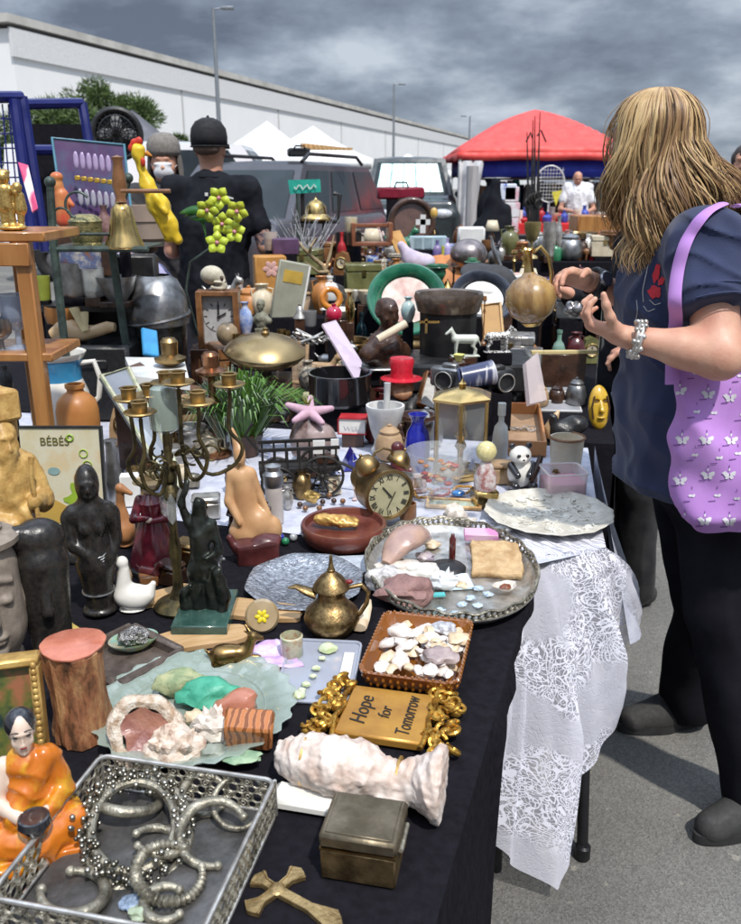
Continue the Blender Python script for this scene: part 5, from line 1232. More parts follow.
m=MB();m.lathe([(0,.002),(.014,.003),(.020,.009),(.022,.011),(.019,.006),(0,-.001)],24,sx=1.1,sy=.85,cap=False,fn=lambda a,z:1+.1*math.sin(3*a)+.05*math.sin(7*a));m.build('shell_body',quartz,t0)
m=MB();m.rock((0,0,.007),(.011,.009,.005),3,sub=2);m.build('inside',mat('rusty crystal',(.26,.08,.03),(.12,.04,.02),rough=.3,scale=80,bump=.5),t0)
for i,(u,v)in enumerate(((478,590),(470,600),(488,596),(462,606),(440,612),(478,607),(455,615))):
 tst(u,v,10,'tiny clear glass bead scattered on the floor of the oval tray',mat('blue clear bead',(.5,.6,.68),(.35,.45,.55),rough=.1,coat=1),70+i,group='glass beads on the oval tray',name='glass_bead',cat='bead')
for(u,v,n_,sd,lab)in((468,524,16,81,'small ivory shell behind the pink slab'),(432,548,16,82,'little amber coloured shell between large shell and vial'),(500,535,20,83,'grey silvery shell piece under the far rim of the oval tray'),(425,560,18,84,'small violet streaked shell beside the large shell')):
 tst(u,v,n_,lab,(quartz,quartz2,pewter,mat('violet shell',(.30,.24,.32),(.5,.44,.42),rough=.4,scale=60))[sd-81],sd,name='shell',cat='shell')
def coffee_pot(u,vb,vt):
 p=P(u,vb,Z0);H_=hz(u,vb,vt);t=T('coffee_pot','brass coffee pot with curved beak spout and tall finial','coffee pot',(p.x,p.y,Z0),0,sc=H_)
 m=MB();m.lathe([(0,0),(.24,0),(.25,.02),(.30,.08),(.335,.17),(.31,.27),(.22,.36),(.165,.43),(.16,.50),(.19,.555),(.20,.565),(0,.565)],36,fn=lambda a,z:1+(.012*math.sin(14*a+z*18)if .05<z<.3 else 0));m.build('pot_body',brass,t)
 m=MB();m.lathe([(.215,.562),(.22,.58),(.20,.62),(.17,.66),(.14,.70),(.075,.755),(.045,.775),(.05,.80),(.035,.82),(.022,.90),(.018,.97),(0,1.0)],32);lid=m.build('lid',brass,t)
 m=MB();m.tube([(-.18,0,.48),(-.30,0,.52),(-.42,0,.58),(-.52,0,.56)],[.10,.08,.05,.012],12,flat=.6);m.build('spout',brass,t)
 m=MB();m.tube([(.18,0,.56),(.36,0,.60),(.44,0,.50),(.42,0,.36),(.34,0,.22),(.30,0,.18)],[.025,.03,.028,.026,.024,.03],10);m.build('handle',brass,t)
 m=MB();m.ell((.21,0,.64),(.05,.03,.03));m.build('thumb_piece',mat('dark red enamel',(.2,.02,.02),rough=.3),lid)
coffee_pot(332,630,554)
c=P(305,588,Z0);t0=MB();RR=wd(56,305,588)
t0.lathe([(0,.004),(RR*.7,.004),(RR*.8,.010),(RR,.016),(RR*1.01,.018),(RR*.98,.019),(RR*.78,.013),(RR*.68,.0075),(0,.0075)],96,fn=lambda a,z:1+.05*abs(math.cos(4*a))+.01*math.cos(16*a))
ONE('silver_platter','engraved silver platter leaning under the coffee pot','platter',t0,mat('engraved silver',(.55,.56,.58),(.22,.23,.25),rough=.3,metal=.9,scale=90,bump=.9,bscale=160),(c.x,c.y,Z0),0,e=(0.05,-.02,.3))
t0=MB();t0.box((0,0,.004),(.13,.08,.006),bev=.002);c=P(362,566,Z0)
ONE('tile','light grey patterned tile between the bowl and the coffee pot','tile',t0,mat('grey marbled tile',(.50,.55,.60),(.34,.38,.43),rough=.3,scale=60),(c.x,c.y,Z0),.1)
t0=MB();c=P(250,660,Z0);
t0.grid(lambda s,q_:Vector(((s-.5)*.155*(1-.25*q_),(q_-.5)*.11*(1-.2*math.sin(s*3)),.0035+.0022*math.sin(s*19+q_*5)+.002*math.sin(q_*23))),40,30)
ONE('silk_cloth','crumpled lilac and white cloth under the brass deer','cloth',t0,mat('lilac white silk',(.62,.50,.66),(.70,.64,.74),rough=.45,scale=12,c3=(.45,.28,.55)),(c.x,c.y,Z0),.35,solid=.0015)
p=P(238,664,Z0+.006);t=T('brass_deer','brass deer lying down with its head turned up','figurine',(p.x,p.y,Z0+.005),.12,sc=1.0)
m=MB();m.sdf([E((-.012,0,.019),(.030,.017,.018)),E((-.025,0,.018),(.02,.018,.018)),C((.014,0,.022),(.026,0,.048),.011,.007,k=.01),C((.026,0,.050),(.040,0,.046),.0075,.004,k=.005),C((.022,.004,.056),(.014,.010,.067),.0025,.0015,k=.003),C((.022,-.004,.056),(.013,-.010,.066),.0025,.0015,k=.003),C((.0,-.012,.008),(.036,-.012,.004),.007,.004,k=.006),C((.0,.012,.008),(.034,.012,.004),.007,.004,k=.006),C((-.035,-.012,.006),(-.008,-.018,.004),.008,.004,k=.006),C((-.043,0,.022),(-.050,0,.030),.004,.002,k=.004)],.0016,.006)
m.build('body',mat('smooth old brass',(.36,.23,.09),(.22,.13,.05),rough=.28,metal=1,scale=20),t,smooth=60)
m=MB();m.ell((.034,-.0055,.050),.0013,n=8,m_=6);m.build('eye',black,t)
p=P(262,633,Z0);t0=T('glass_paperweight','round glass disc with a yellow flower standing behind the deer','paperweight',(p.x,p.y+.01,Z0+.028),e=(R(68),0,.1))
m=MB();m.lathe([(0,-.006),(.026,-.006),(.030,0),(.026,.006),(0,.009)],36,cap=False);m.build('disc',mat('smoky amber resin',(.40,.30,.17),(.28,.2,.1),rough=.12,coat=1,scale=15),t0)
m=MB()
for i in range(6):m.ell((.007*math.cos(i*1.05),.007*math.sin(i*1.05),.009),(.006,.004,.002),e=(0,0,i*1.05),n=8,m_=6)
m.build('flower',mat('yellow petal',(.75,.60,.02),rough=.4),t0)
p=P(292,655,Z0);t0=MB();t0.lathe([(0,0),(.017,0),(.019,.003),(.019,.036),(.0165,.038),(.016,.006),(0,.005)],24)
ONE('patterned_glass','small clear tumbler painted with red and green dots','glass',t0,mat('speckled glass',(.36,.42,.22),(.40,.22,.10),c3=(.55,.52,.36),rough=.12,scale=55,coat=1,alpha=.85),(p.x,p.y,Z0))
t0=MB();t0.box((0,0,.003),(.10,.035,.006),bev=.001);p=P(258,625,Z0)
c,rz,w_,d_=quad((272,702),(350,706),(310,642),Z0)
t=T('plastic_tray','clear plastic sheet under the string of jade pieces','plastic sheet',(c.x,c.y,Z0),rz)
m=MB();m.box((0,0,.001),(w_,d_,.002));m.tube([(x,y,.004)for x,y in rrect(w_,d_,.012)],.0025,6,closed=True);m.build('sheet',glass('misty plastic',(.50,.53,.62),.15,.55),t)
m=MB();m.box((w_*.36,0,.004),(w_*.15,d_*.6,.003),bev=.001);m.build('white_strip',paper_w,t)
jade=mat('green jade',(.42,.50,.24),(.58,.62,.48),rough=.2,scale=30,coat=.6)
jp=[P(u,v,Z0+.008)for u,v in((328,648),(322,658),(316,668),(313,676),(306,684),(302,690),(298,695))]
for i,(q_,r_)in enumerate(zip(jp,(.013,.005,.006,.005,.006,.005,.010))):
 mb=MB();mb.rock((0,0,0),(r_*1.2,r_,r_*.6),i+3,sub=3,amp=.15)
 if i in(0,6):ONE('jade_piece',('large pale green jade piece at the top of the string','round whitish jade piece at the near end of the string')[i==6],'jade',mb,jade,q_)
 else:ONE('jade_piece','small jade bead in the string across the plastic sheet','jade',mb,jade,q_,group='jade beads on the plastic sheet')
t0=MB();t0.box((0,0,.006),(.016,.012,.012),bev=.003,e=(.2,.1,.4));p=P(275,675,Z0);ONE('stone','dark red faceted stone at the edge of the lilac cloth','stone',t0,mat('garnet',(.20,.02,.015),(.3,.08,.05),rough=.2,scale=60,coat=.8),(p.x,p.y,Z0+.003))
def slab(u,v,w_,d_,rz,label,m_=None,h_=.008,seed=1,z=Z0,name='wood_board',cat='wood board'):
 p=P(u,v,z);mb=MB();n=30;pts=[]
 for i in range(n):
  a=i/n*2*math.pi;k=1+.12*math.sin(2*a+seed)+.06*math.sin(5*a+seed*2);ca,sa=math.cos(a),math.sin(a)
  pts.append((math.copysign(abs(ca)**.75,ca)*w_/2*k,math.copysign(abs(sa)**.75,sa)*d_/2*k))
 mb.prism(pts,0,h_);return ONE(name,label,cat,mb,m_ or wood_l,(p.x,p.y,z),rz)
slab(166,598,.11,.060,.65,'pale wooden slice leaning out from under the green marble base',mat('blond wood slice',(.50,.33,.17),(.38,.23,.1),rough=.6,scale=14,stretch=(1,5,1)),seed=2)
slab(200,640,.16,.070,.35,'blond wood board lying in front of the green marble base',mat('blond wood slice',(0,0,0)),seed=3)
slab(256,612,.20,.060,-.25,'light brown wood offcut behind the glass disc',mat('blond wood slice',(0,0,0)),seed=5)
t0=MB();t0.tube([(0,0,.012),(.01,.03,.012),(.022,.07,.014),(.03,.10,.012)],[.016,.014,.010,.004],10,flat=.5);p=P(358,628,Z0)
ONE('horn','cream bone horn piece lying beside the oval tray','horn',t0,quartz2,(p.x,p.y-.02,Z0),.1)
c,rz,w_,d_=quad((118,690),(183,655),(92,650),Z0+.01)
t=T('carved_tray','dark carved wooden tray holding an abalone shell','tray',(c.x,c.y,Z0),rz)
m=MB()
for a,b_ in(((0,-d_/2,.013),(w_,.016,.026)),((0,d_/2,.013),(w_,.016,.026)),((-w_/2,0,.013),(.016,d_*.98,.026)),((w_/2,0,.013),(.016,d_*.98,.026)),((0,0,.004),(w_*.98,d_*.98,.006))):m.box(a,b_,bev=.005)
m.noise_disp(.002,40);m.build('tray_body',mat('grey brown carved wood',(.11,.085,.07),(.05,.037,.03),rough=.5,scale=40,bump=.4),t)
p=P(134,645,Z0+.012);t=T('abalone_shell','rainbow abalone shell with a silver glittering inside','shell',(p.x,p.y,Z0+.012),.3)
m=MB();m.lathe([(0,-.004),(.026,.000),(.036,.010),(.037,.013),(.033,.010),(.022,.004),(0,.001)],30,sx=1.1,sy=.85,cap=False,fn=lambda a,z:1+.06*math.sin(2*a));m.build('shell_body',mat('green gold nacre',(.30,.36,.10),(.45,.30,.15),c3=(.20,.35,.30),rough=.2,scale=28,coat=1),t)
m=MB();m.rock((0,.002,.016),(.024,.019,.013),5,amp=.35,fine=.25);m.build('glitter_stone',mat('glittery pyrite',(.60,.58,.55),(.08,.08,.09),rough=.25,metal=.8,scale=170,bump=1),t)
t0=MB();t0.sdf([E((0,0,.012),(.022,.014,.012)),E((.02,0,.016),(.014,.011,.009)),C((.03,.004,.02),(.04,.006,.018),.006,.003)],.002,.006)
p=P(52,640,Z0);ONE('butterfly_shell','yellow shell fragment behind the salmon topped stump','shell',t0,mat('butter yellow shell',(.62,.48,.15),(.5,.36,.1),rough=.5),(p.x+.005,p.y+.03,Z0),.8,e=(.2,.9,.4))
# goods on the white clothed table and the left side
ZB=TZ
def LT(name,label,cat,u,v,prof,m_,h_=None,vt=None,wpx=None,n=28,z=ZB,sx=1,sy=1,rz=0,fn=None,group=None,e=None,Y=None):
 """turned object: prof in units of (radius/width, height); height from vt, width from wpx"""
 p=P(u,v,z)if Y is None else Q(u,v,Y)
 H_=h_ if h_ else(hz(u,v,vt,z)if Y is None else Q(u,vt,Y).z-p.z)
 W_=(wd(wpx,u,v,z)if Y is None else wq(wpx,u,v,Y))/2 if wpx else H_
 mb=MB();mb.lathe([(r*W_,zz*H_)for r,zz in prof],n,sx=sx,sy=sy,fn=fn)
 return ONE(name,label,cat,mb,m_,(p.x,p.y,p.z),rz,group,e=e)
c,rz,w_,d_=quad((172,637),(228,637),(196,602),Z0);hBs=.024
t=T('bronze_group','dark bronze figure group standing on a green marble slab','sculpture',(c.x,c.y,Z0),rz)
m=MB();m.box((0,0,hBs/2),(w_,d_*1.1,hBs),bev=.002);m.build('marble_base',marble_g,t)
HG=hz(208,620,440)-hBs
m=MB();m.sdf([E((0,0,.004),(.042,.034,.012)),C((-.012,0,.01),(-.016,.0,.10),.013,.012),C((.014,0,.01),(.012,.004,.10),.014,.013),C((-.002,0,.10),(.0,0,.17),.021,.019,k=.015),C((0,0,.17),(.0,-.002,.205),.022,.012,k=.01),E((0,-.004,.222),(.011,.013,.015)),C((.02,0,.185),(.034,-.01,.14),.008,.006),C((.034,-.01,.14),(.012,-.022,.13),.006,.005),C((-.02,0,.185),(-.030,-.004,.225),.008,.006),C((-.030,-.004,.225),(-.016,-.004,.262),.006,.005),C((.03,-.014,.01),(.036,-.01,.05),.010,.009),C((.036,-.01,.05),(.030,-.014,.085),.012,.010),E((.028,-.018,.10),(.009,.009,.011)),C((-.034,.0,.01),(-.036,-.012,.06),.012,.007),C((-.036,-.012,.06),(-.02,-.02,.075),.006,.004),C((-.02,.02,.05),(.02,.024,.12),.014,.010)],.0024,.008)
m.noise_disp(.003,60);m.build('figures',bronze,t,smooth=60)
p=P(190,606,Z0);YC=c.y+.045;oldb=mat('aged candelabra bronze',(.17,.13,.055),(.04,.035,.02),rough=.4,metal=.8,scale=30,bump=.3);p=Vector((Q(176,560,YC).x,YC,Z0))
t=T('candelabra','tall brass and glass candelabra with five scrolled arms','candelabra',(p.x,p.y,Z0))
def CQ(u,v,dy=0):return Q(u,v,YC+dy)-p
top=CQ(176,405).z
m=MB();zz=CQ(176,480).z
m.lathe([(0,0),(.045,0),(.047,.006),(.040,.012),(.018,.022),(.010,.04),(.008,zz*.3),(.012,zz*.45),(.007,zz*.6),(.007,zz-.045),(.015,zz-.038),(.019,zz-.028),(.015,zz-.016),(.008,zz-.006),(.013,zz),(.013,zz+.01),(.007,zz+.02),(.007,top-.02),(.012,top)],24);m.build('stem',oldb,t)
gz0,gz1=CQ(176,432).z,CQ(176,388).z
m=MB();m.lathe([(.014,gz0),(.026,gz0+.008),(.027,(gz0+gz1)/2),(.022,gz1),(.016,gz1+.004)],16);m.build('glass_sleeve',greeng,t)
m=MB()
for k in range(7):
 a=k*.9;q_=CQ(176,500);m.lathe([(0,-.03),(.008,-.02),(.010,0),(.006,.02),(0,.03)],8,c=(q_.x+.020*math.cos(a),.020*math.sin(a),q_.z-.01*(k%2)))
m.build('crystal_drop',clear,t)
def cup(q_,parent):
 m=MB();m.lathe([(0,-.012),(.007,-.008),(.022,-.004),(.028,.0),(.026,.002),(.012,.0),(.013,.016),(.016,.018),(.014,.019),(.010,.018),(.009,.006),(0,.005)],22,c=tuple(q_));m.build('candle_cup',mat('worn cup brass',(.46,.31,.12),(.2,.13,.05),rough=.38,metal=.9,scale=30),parent)
for(u,v,dy)in((129,398,-.01),(166,382,.04),(178,382,-.02),(198,402,-.05),(229,384,.0),(150,394,.05),(140,412,-.05)):
 q_=CQ(u,v,dy);hub=CQ(176,470 if u<190 else 455);sg=1 if q_.x>hub.x else-1;dx=q_.x-hub.x
 m=MB()
 if abs(dx)>.012:m.tube(spl([hub,hub+Vector((dx*.25,dy*.3,.010)),hub+Vector((dx*.55,dy*.5,-.035)),hub+Vector((dx*1.0,dy*.9,-.020)),hub+Vector((dx*1.18,dy,.016)),hub+Vector((dx*.96,dy,.046)),q_+Vector((0,0,-.03)),q_+Vector((0,0,-.012))]),.0036,8)
 else:m.tube([hub,q_+Vector((0,0,-.012))],.0045,8)
 if abs(dx)>.02:
  m.torus(tuple(hub+Vector((dx*.62,dy*.5,.004))),.014,.0022,e=(math.pi/2,0,0),n=20,k=6,arc=.8);m.torus(tuple(hub+Vector((dx*.85,dy*.8,.020))),.009,.002,e=(math.pi/2,0,0),n=16,k=6,arc=.75,a0=2)
  m.torus(tuple(hub+Vector((dx*.38,dy*.5,.018))),.008,.002,e=(math.pi/2,0,0),n=16,k=6,arc=.75,a0=4)
 arm=m.build('arm',oldb,t);cup(q_,arm)
for(u,v,vt,lab)in((177,420,338,'brass candlestick with a round knob rising behind the candelabra'),(216,425,352,'short brown candlestick behind the right arm of the candelabra')):
 LT('candlestick',lab,'candlestick',u,v+30,[(0,0),(.9,0),(.95,.03),(.5,.07),(.22,.12),(.2,.45),(.45,.52),(.22,.58),(.2,.75),(.85,.80),(.9,.83),(.45,.86),(.5,.97),(.35,1.0),(0,1.0)],brass if u<200 else mat('copper brown',(.30,.14,.07),(.16,.07,.035),rough=.3,metal=.8),vt=vt,wpx=34)
p=P(101,612,Z0);H_=hz(101,612,464);W_=wd(52,101,560,Z0+.08)
t=T('ebony_statue','black carved wooden statue of a standing woman with a wrapped skirt','statue',(p.x,p.y,Z0),.35,sc=H_);t.scale=(H_*.74,H_*.8,H_)
m=MB();m.sdf([E((0,-.01,.875),(.098,.115,.125)),C((0,.0,.70),(0,0,.80),.085,.06,k=.03),C((0,0,.46),(0,0,.66),.12,.135,k=.05),C((-.14,0,.68),(.14,0,.68),.07,.07,k=.04),C((-.185,0,.66),(-.17,-.05,.50),.055,.045,k=.02),C((-.17,-.05,.50),(-.06,-.12,.44),.045,.035,k=.02),C((.185,0,.66),(.19,.0,.50),.055,.045,k=.02),C((.19,0,.50),(.14,-.06,.38),.045,.035,k=.02),C((0,0,.46),(0,0,.36),.13,.155,k=.05),C((0,0,.36),(0,0,.10),.155,.115,k=.04),E((0,0,.03),(.15,.14,.035)),E((-.06,-.11,.61),(.045,.04,.04),k=.03),E((.06,-.11,.61),(.045,.04,.04),k=.03),E((0,-.125,.86),(.018,.03,.028),k=.02),E((0,-.105,.815),(.04,.025,.015),k=.012),C((-.05,-.115,.90),(.05,-.115,.90),.012,.012,k=.02)],.013,.02)
m.build('figure',blackw,t,smooth=60)
m=MB()
for k in range(4):m.tube([(-.15,-.06,.44-.015*k),(-.06,-.145,.415-.017*k),(.06,-.145,.43-.017*k),(.15,-.04,.46-.012*k)],.006,6)
m.tube([(.13*math.cos(a),.13*math.sin(a),.16)for a in[i*2*math.pi/30 for i in range(30)]],.008,6,closed=True);m.build('silver_cord',pewter,t)
m=MB();m.torus((0,-.0,.745),.078,.010,n=28,k=8,e=(.2,0,0));m.build('necklace',blackw,t)
p=P(8,672,Z0);H_=hz(14,672,521)
t=T('stone_sculpture','grey brown carved stone head with long nose and closed lips','sculpture',(p.x-.012,p.y,Z0),R(28),sc=H_);t.scale=(H_*.84,H_*.84,H_)
stm=mat('grey brown stone',(.27,.225,.18),(.19,.155,.125),rough=.6,scale=14,bump=.15)
m=MB();m.sdf([C((0,0,.10),(0,0,.30),.14,.18,k=.06),C((0,-.0,.35),(0,0,.72),.235,.22,k=.06),E((0,0,.80),(.19,.19,.16)),B((0,0,.03),(.17,.17,.03),.02),C((0,-.225,.66),(0,-.275,.44),.026,.048,k=.03),E((0,-.225,.33),(.085,.05,.022),k=.012),E((0,-.22,.295),(.07,.05,.022),k=.012),C((-.15,-.175,.66),(-.04,-.235,.69),.020,.020,k=.02),C((.15,-.175,.66),(.04,-.235,.69),.020,.020,k=.02),E((-.095,-.20,.55),(.055,.04,.032),k=.015),E((.095,-.20,.55),(.055,.04,.032),k=.015),E((-.24,.0,.50),(.035,.06,.11),k=.015),E((.24,.0,.50),(.035,.06,.11),k=.015),E((0,-.20,.22),(.07,.05,.05),k=.03)],.014,.02)
m.build('head',stm,t,smooth=60)
m=MB()
m.lathe([(.20,.855),(.245,.865),(.25,.90),(.20,.93),(.14,.935),(.15,.96),(.11,.995),(0,1.0)],40,fn=lambda a,z:1+.035*abs(math.cos(9*a)));m.build('cap',stm,t)
p=P(52,660,Z0);H_=hz(48,660,520)
t=T('ebony_mask','tall black carved mask standing behind the stone head','mask',(p.x,p.y+.01,Z0),.4,sc=H_)
m=MB();m.sdf([C((0,.0,.12),(0,0,.70),.13,.17,k=.05),E((0,0,.86),(.16,.13,.13)),E((0,0,.03),(.16,.12,.04)),C((0,-.15,.6),(0,-.18,.42),.02,.04,k=.02),E((-.12,-.05,.90),(.08,.06,.08),k=.03)],.016,.03);m.build('figure',blackw,t,smooth=60)
p=P(26,600,Z0);H_=hz(26,600,383)
t=T('boxwood_statue','tall honey coloured carving of an old man in a square hat holding a staff','statue',(p.x-.008,p.y,Z0),R(38),sc=H_);t.scale=(H_*.8,H_*.85,H_)
bw=mat('honey boxwood',(.58,.38,.13),(.36,.20,.055),rough=.42,scale=14,bump=.35,bscale=60)
m=MB();m.sdf([C((0,0,.03),(0,0,.30),.15,.125,k=.05),C((0,0,.30),(0,0,.58),.125,.14,k=.06),C((-.09,0,.62),(.09,0,.62),.065,.065,k=.04),C((0,-.09,.70),(0,-.125,.50),.045,.012,k=.02),C((.13,0,.62),(.16,-.07,.47),.055,.05,k=.03),C((.16,-.07,.47),(.09,-.16,.50),.05,.035,k=.02),E((.085,-.175,.505),(.03,.025,.03)),C((-.13,0,.62),(-.15,-.08,.45),.06,.055,k=.03),C((-.15,-.08,.45),(-.02,-.15,.40),.05,.035,k=.02),C((-.03,-.13,.40),(-.06,-.12,.22),.05,.03,k=.03),C((.05,-.13,.45),(.08,-.12,.15),.03,.02,k=.02),E((-.03,-.1,.765),(.02,.02,.012),k=.01),E((.03,-.1,.765),(.02,.02,.012),k=.01),C((0,.03,.70),(0,.05,.76),.075,.07,k=.03)]+head_prims((0,-.03,.76),(.15,-1,-.05),sc=.95),.0085,.015);m.drape(.012,9,4,2,5)
for i in range(5):pass
m.noise_disp(.005,26,4);m.build('figure',bw,t,smooth=60)
m=MB();m.box((0,.01,.90),(.21,.19,.13),e=(-.08,0,.1),bev=.012);m.box((0,.03,.81),(.19,.15,.14),e=(-.05,0,.1),bev=.02);m.lathe([(.001,.96),(.1,.97),(0,.995)],4,c=(0,.01,0),e=(0,0,.9));m.build('hat',bw,t)
m=MB();m.tube([(.10,-.20,.04),(.095,-.195,.35),(.085,-.19,.62),(.10,-.18,.70)],[.014,.012,.012,.018],8);m.build('staff',bw,t)
m=MB()
for k in range(5):m.tube([(-.14+.02*k,-.09,.58-.01*k),(-.08+.03*k,-.135,.40-.02*k),(-.09+.04*k,-.13,.12)],.009,6)
m.build('robe_fold',bw,t)
pp=P(28,524,ZB);pq=P(106,524,ZB);H_=hz(70,524,430);w_=(pq-pp).length
t=T('poster_print','yellow green vintage print lettered BÉBÉS with a green bottle figure','print',((pp.x+pq.x)/2,(pp.y+pq.y)/2,ZB),e=(-.10,0,math.atan2(pq.y-pp.y,pq.x-pp.x)))
m=MB();m.box((0,0,H_/2),(w_,.006,H_));m.build('board',mat('aged yellow print',(.52,.46,.28),(.55,.42,.22),c3=(.56,.52,.38),rough=.5,scale=10),t)
m=MB();m.box((w_/2+.003,0,H_/2),(.006,.012,H_+.008));m.box((0,0,H_+.002),(w_,.012,.004));m.build('edge_strip',black,t)
m=MB();text_mesh(m,'BÉBÉS',.026,Matrix.Translation((-.012,-.0045,H_*.86))@Matrix.Rotation(math.pi/2,4,'X'),.0004);m.build('lettering',mat('olive print ink',(.12,.11,.02),rough=.6),t,smooth=0)
def blob(pts,m_,nm,y=-.0042):
 mb=MB();mb.prism([(x,z)for x,z in pts],0,.0006,e=(math.pi/2,0,0),c=(0,y,0));return mb.build(nm,m_,t,smooth=0)
gy=mat('lime print ink',(.30,.42,.03),(.20,.32,.03),rough=.5)
cx_=w_*.12
blob([(cx_+a*.001,H_*.04+b_*.001)for a,b_ in((-16,0),(18,0),(14,14),(20,30),(16,44),(24,52),(12,58),(8,66),(9,80),(3,90),(-4,90),(-6,80),(-2,66),(-12,58),(-24,54),(-22,46),(-12,42),(-16,22))],gy,'green_figure')
m=MB();m.torus((cx_+.002,-.0045,H_*.90),.007,.0022,e=(math.pi/2,0,0),n=18,k=5);m.torus((cx_+.030,-.0045,H_*.74),.009,.0014,e=(math.pi/2,0,0),n=18,k=5);m.torus((cx_+.037,-.0045,H_*.62),.010,.0014,e=(math.pi/2,0,0),n=18,k=5,arc=.7);m.build('drawn_curl',gy,t)
blob([(cx_-.040+.014*math.cos(a),H_*.56+.009*math.sin(a))for a in[i*.5 for i in range(12)]],mat('grey blue print ink',(.25,.38,.36),rough=.5),'blue_spot')
blob([(-w_*.48,.004),(w_*.48,.004),(w_*.46,H_*.22),(w_*.1,H_*.16),(-w_*.2,H_*.30),(-w_*.48,H_*.22)],mat('ochre print ink',(.50,.30,.06),(.42,.28,.06),rough=.5),'ochre_ground',y=-.0036)
blob([(w_*.15,H_*.28),(w_*.30,H_*.32),(w_*.32,H_*.52),(w_*.22,H_*.62),(w_*.14,H_*.5)],mat('orange print ink',(.55,.30,.05),rough=.5),'orange_spot',y=-.0039)
LT('stoneware_jug','round orange stoneware jar with a narrow neck','jar',82,452,[(0,0),(.82,0),(.95,.05),(1,.3),(1.0,.62),(.9,.76),(.62,.85),(.40,.89),(.38,.93),(.46,.95),(.46,1.0),(.36,1.0),(.33,.9),(0,.88)],orange_st,vt=384,wpx=41)
p=P(66,440,ZB);H_=hz(66,440,352);W_=wd(30,66,440)
t=T('enamel_pitcher','white enamel pitcher with a wide blue collar','pitcher',(p.x,p.y,ZB))
m=MB();m.lathe([(0,0),(W_*.8,0),(W_*.95,H_*.1),(W_*1.0,H_*.3),(W_*.9,H_*.55),(W_*.74,H_*.70)],32,cap=False);m.build('pitcher_body',cer_w,t)
m=MB();m.lathe([(W_*.74,H_*.70),(W_*.72,H_*.74),(W_*.74,H_*.84),(W_*.82,H_*.93)],32,cap=False);m.build('blue_collar',cer_b,t)
m=MB();m.lathe([(W_*.82,H_*.93),(W_*.92,H_*.98),(W_*.94,H_),(W_*.86,H_*.985),(W_*.72,H_*.84),(W_*.66,H_*.5)],32,cap=False,fn=lambda a,z:1+.15*max(0,math.cos(a-math.pi))**6);m.build('rim',cer_w,t)
m=MB();m.tube([(W_*.75,0,H_*.88),(W_*1.2,0,H_*.9),(W_*1.35,0,H_*.72),(W_*1.25,0,H_*.5),(W_*.95,0,H_*.4)],W_*.09,8);m.build('handle',cer_w,t)
YS=1.95
p=Q(37,500,YS);sh=T('wooden_shelf','orange wooden display shelf at the left edge of the stall','shelf',(p.x,YS,ZB))
def SQ(u,v,dy=0):return Q(u,v,YS+dy)-Vector((p.x,YS,ZB))
zt_,zm_=SQ(37,240).z,SQ(37,357).z
for(uu,dy,lab)in((37,0,None),(-40,.0,None),(60,.20,None)):
 q_=SQ(uu,357,0)if dy==0 else Vector((SQ(37,357).x-.09,.20,0));mb=MB();mb.box((q_.x,dy,zt_/2),(.034,.034,zt_),bev=.003);mb.build('post',wood_o,sh)
mb=MB();mb.box((SQ(48,240).x-.13,.10,zt_+.008),(.26,.24,.022),bev=.003);mb.build('top_board',wood_o,sh)
mb=MB();mb.box((SQ(-2,240).x,-.019,zt_-.030),(.15,.016,.050),bev=.002);mb.build('apron',wood_o,sh)
mb=MB();mb.box((SQ(54,357).x-.13,.09,zm_),(.26,.20,.020),bev=.003);mb.build('middle_board',wood_o,sh)
q_=SQ(14,236,.02);
t=T('gilt_cherub','shiny gold cherub figure group on top of the wooden shelf','figurine',(p.x+q_.x,YS+.02,ZB+zt_+.019),0,sc=Q(14,168,YS).z-(ZB+zt_+.019))
m=MB();m.sdf([E((0,0,.05),(.24,.2,.06)),C((-.12,-.02,.08),(-.10,0,.38),.06,.085),C((.02,-.02,.08),(-.02,0,.38),.06,.085),C((-.06,0,.42),(-.06,0,.66),.13,.12,k=.05),E((-.05,-.03,.86),(.105,.11,.11)),C((-.17,0,.66),(-.24,-.06,.48),.05,.04),C((.06,0,.68),(.14,-.08,.62),.05,.04),C((.15,0,.10),(.16,.02,.34),.05,.07),C((.17,.02,.36),(.16,.02,.56),.10,.085,k=.04),E((.16,-.02,.70),(.08,.085,.085)),E((-.05,0,.94),(.11,.11,.05),k=.02),C((-.25,.03,.7),(-.34,.1,.9),.05,.02)],.018,.03);m.build('figures',gilt_b,t,smooth=60)
LT('glass_goblet','blue grey crystal goblet on the middle board of the shelf','goblet',20,350,[(0,0),(.85,0),(.8,.05),(.2,.1),(.16,.34),(.5,.42),(.8,.55),(.92,.8),(.98,1.0),(.9,1.0),(.8,.6),(0,.46)],glass('blue grey crystal',(.35,.42,.55),.05,.6),vt=294,wpx=32,Y=YS+.06)
LT('glass_goblet','pewter coloured goblet half hidden at the left edge of the shelf','goblet',3,352,[(0,0),(.85,0),(.8,.05),(.2,.1),(.16,.34),(.5,.42),(.8,.55),(.92,.8),(.98,1.0),(.9,1.0),(.8,.6),(0,.46)],pewter,vt=318,wpx=26,Y=YS+.04)
YG=2.75
pg=Q(85,420,YG);
m=MB();g0=Q(58,345,YG).x;g1=Q(132,345,YG).x;zc0=TZ;zc1=Q(90,343,YG).z;m.box(((g0+g1)/2,YG+.08,(zc0+zc1)/2),(g1-g0,.26,zc1-zc0),bev=.012);m.box(((g0+g1)/2,YG-.052,zc1-.06),(.10,.01,.03),bev=.004)
ONE('black_case','black square instrument case under the wooden horn','case',m,mat('black leatherette',(.012,.012,.013),(.02,.02,.02),rough=.35,scale=60,bump=.3),(0,0,0))
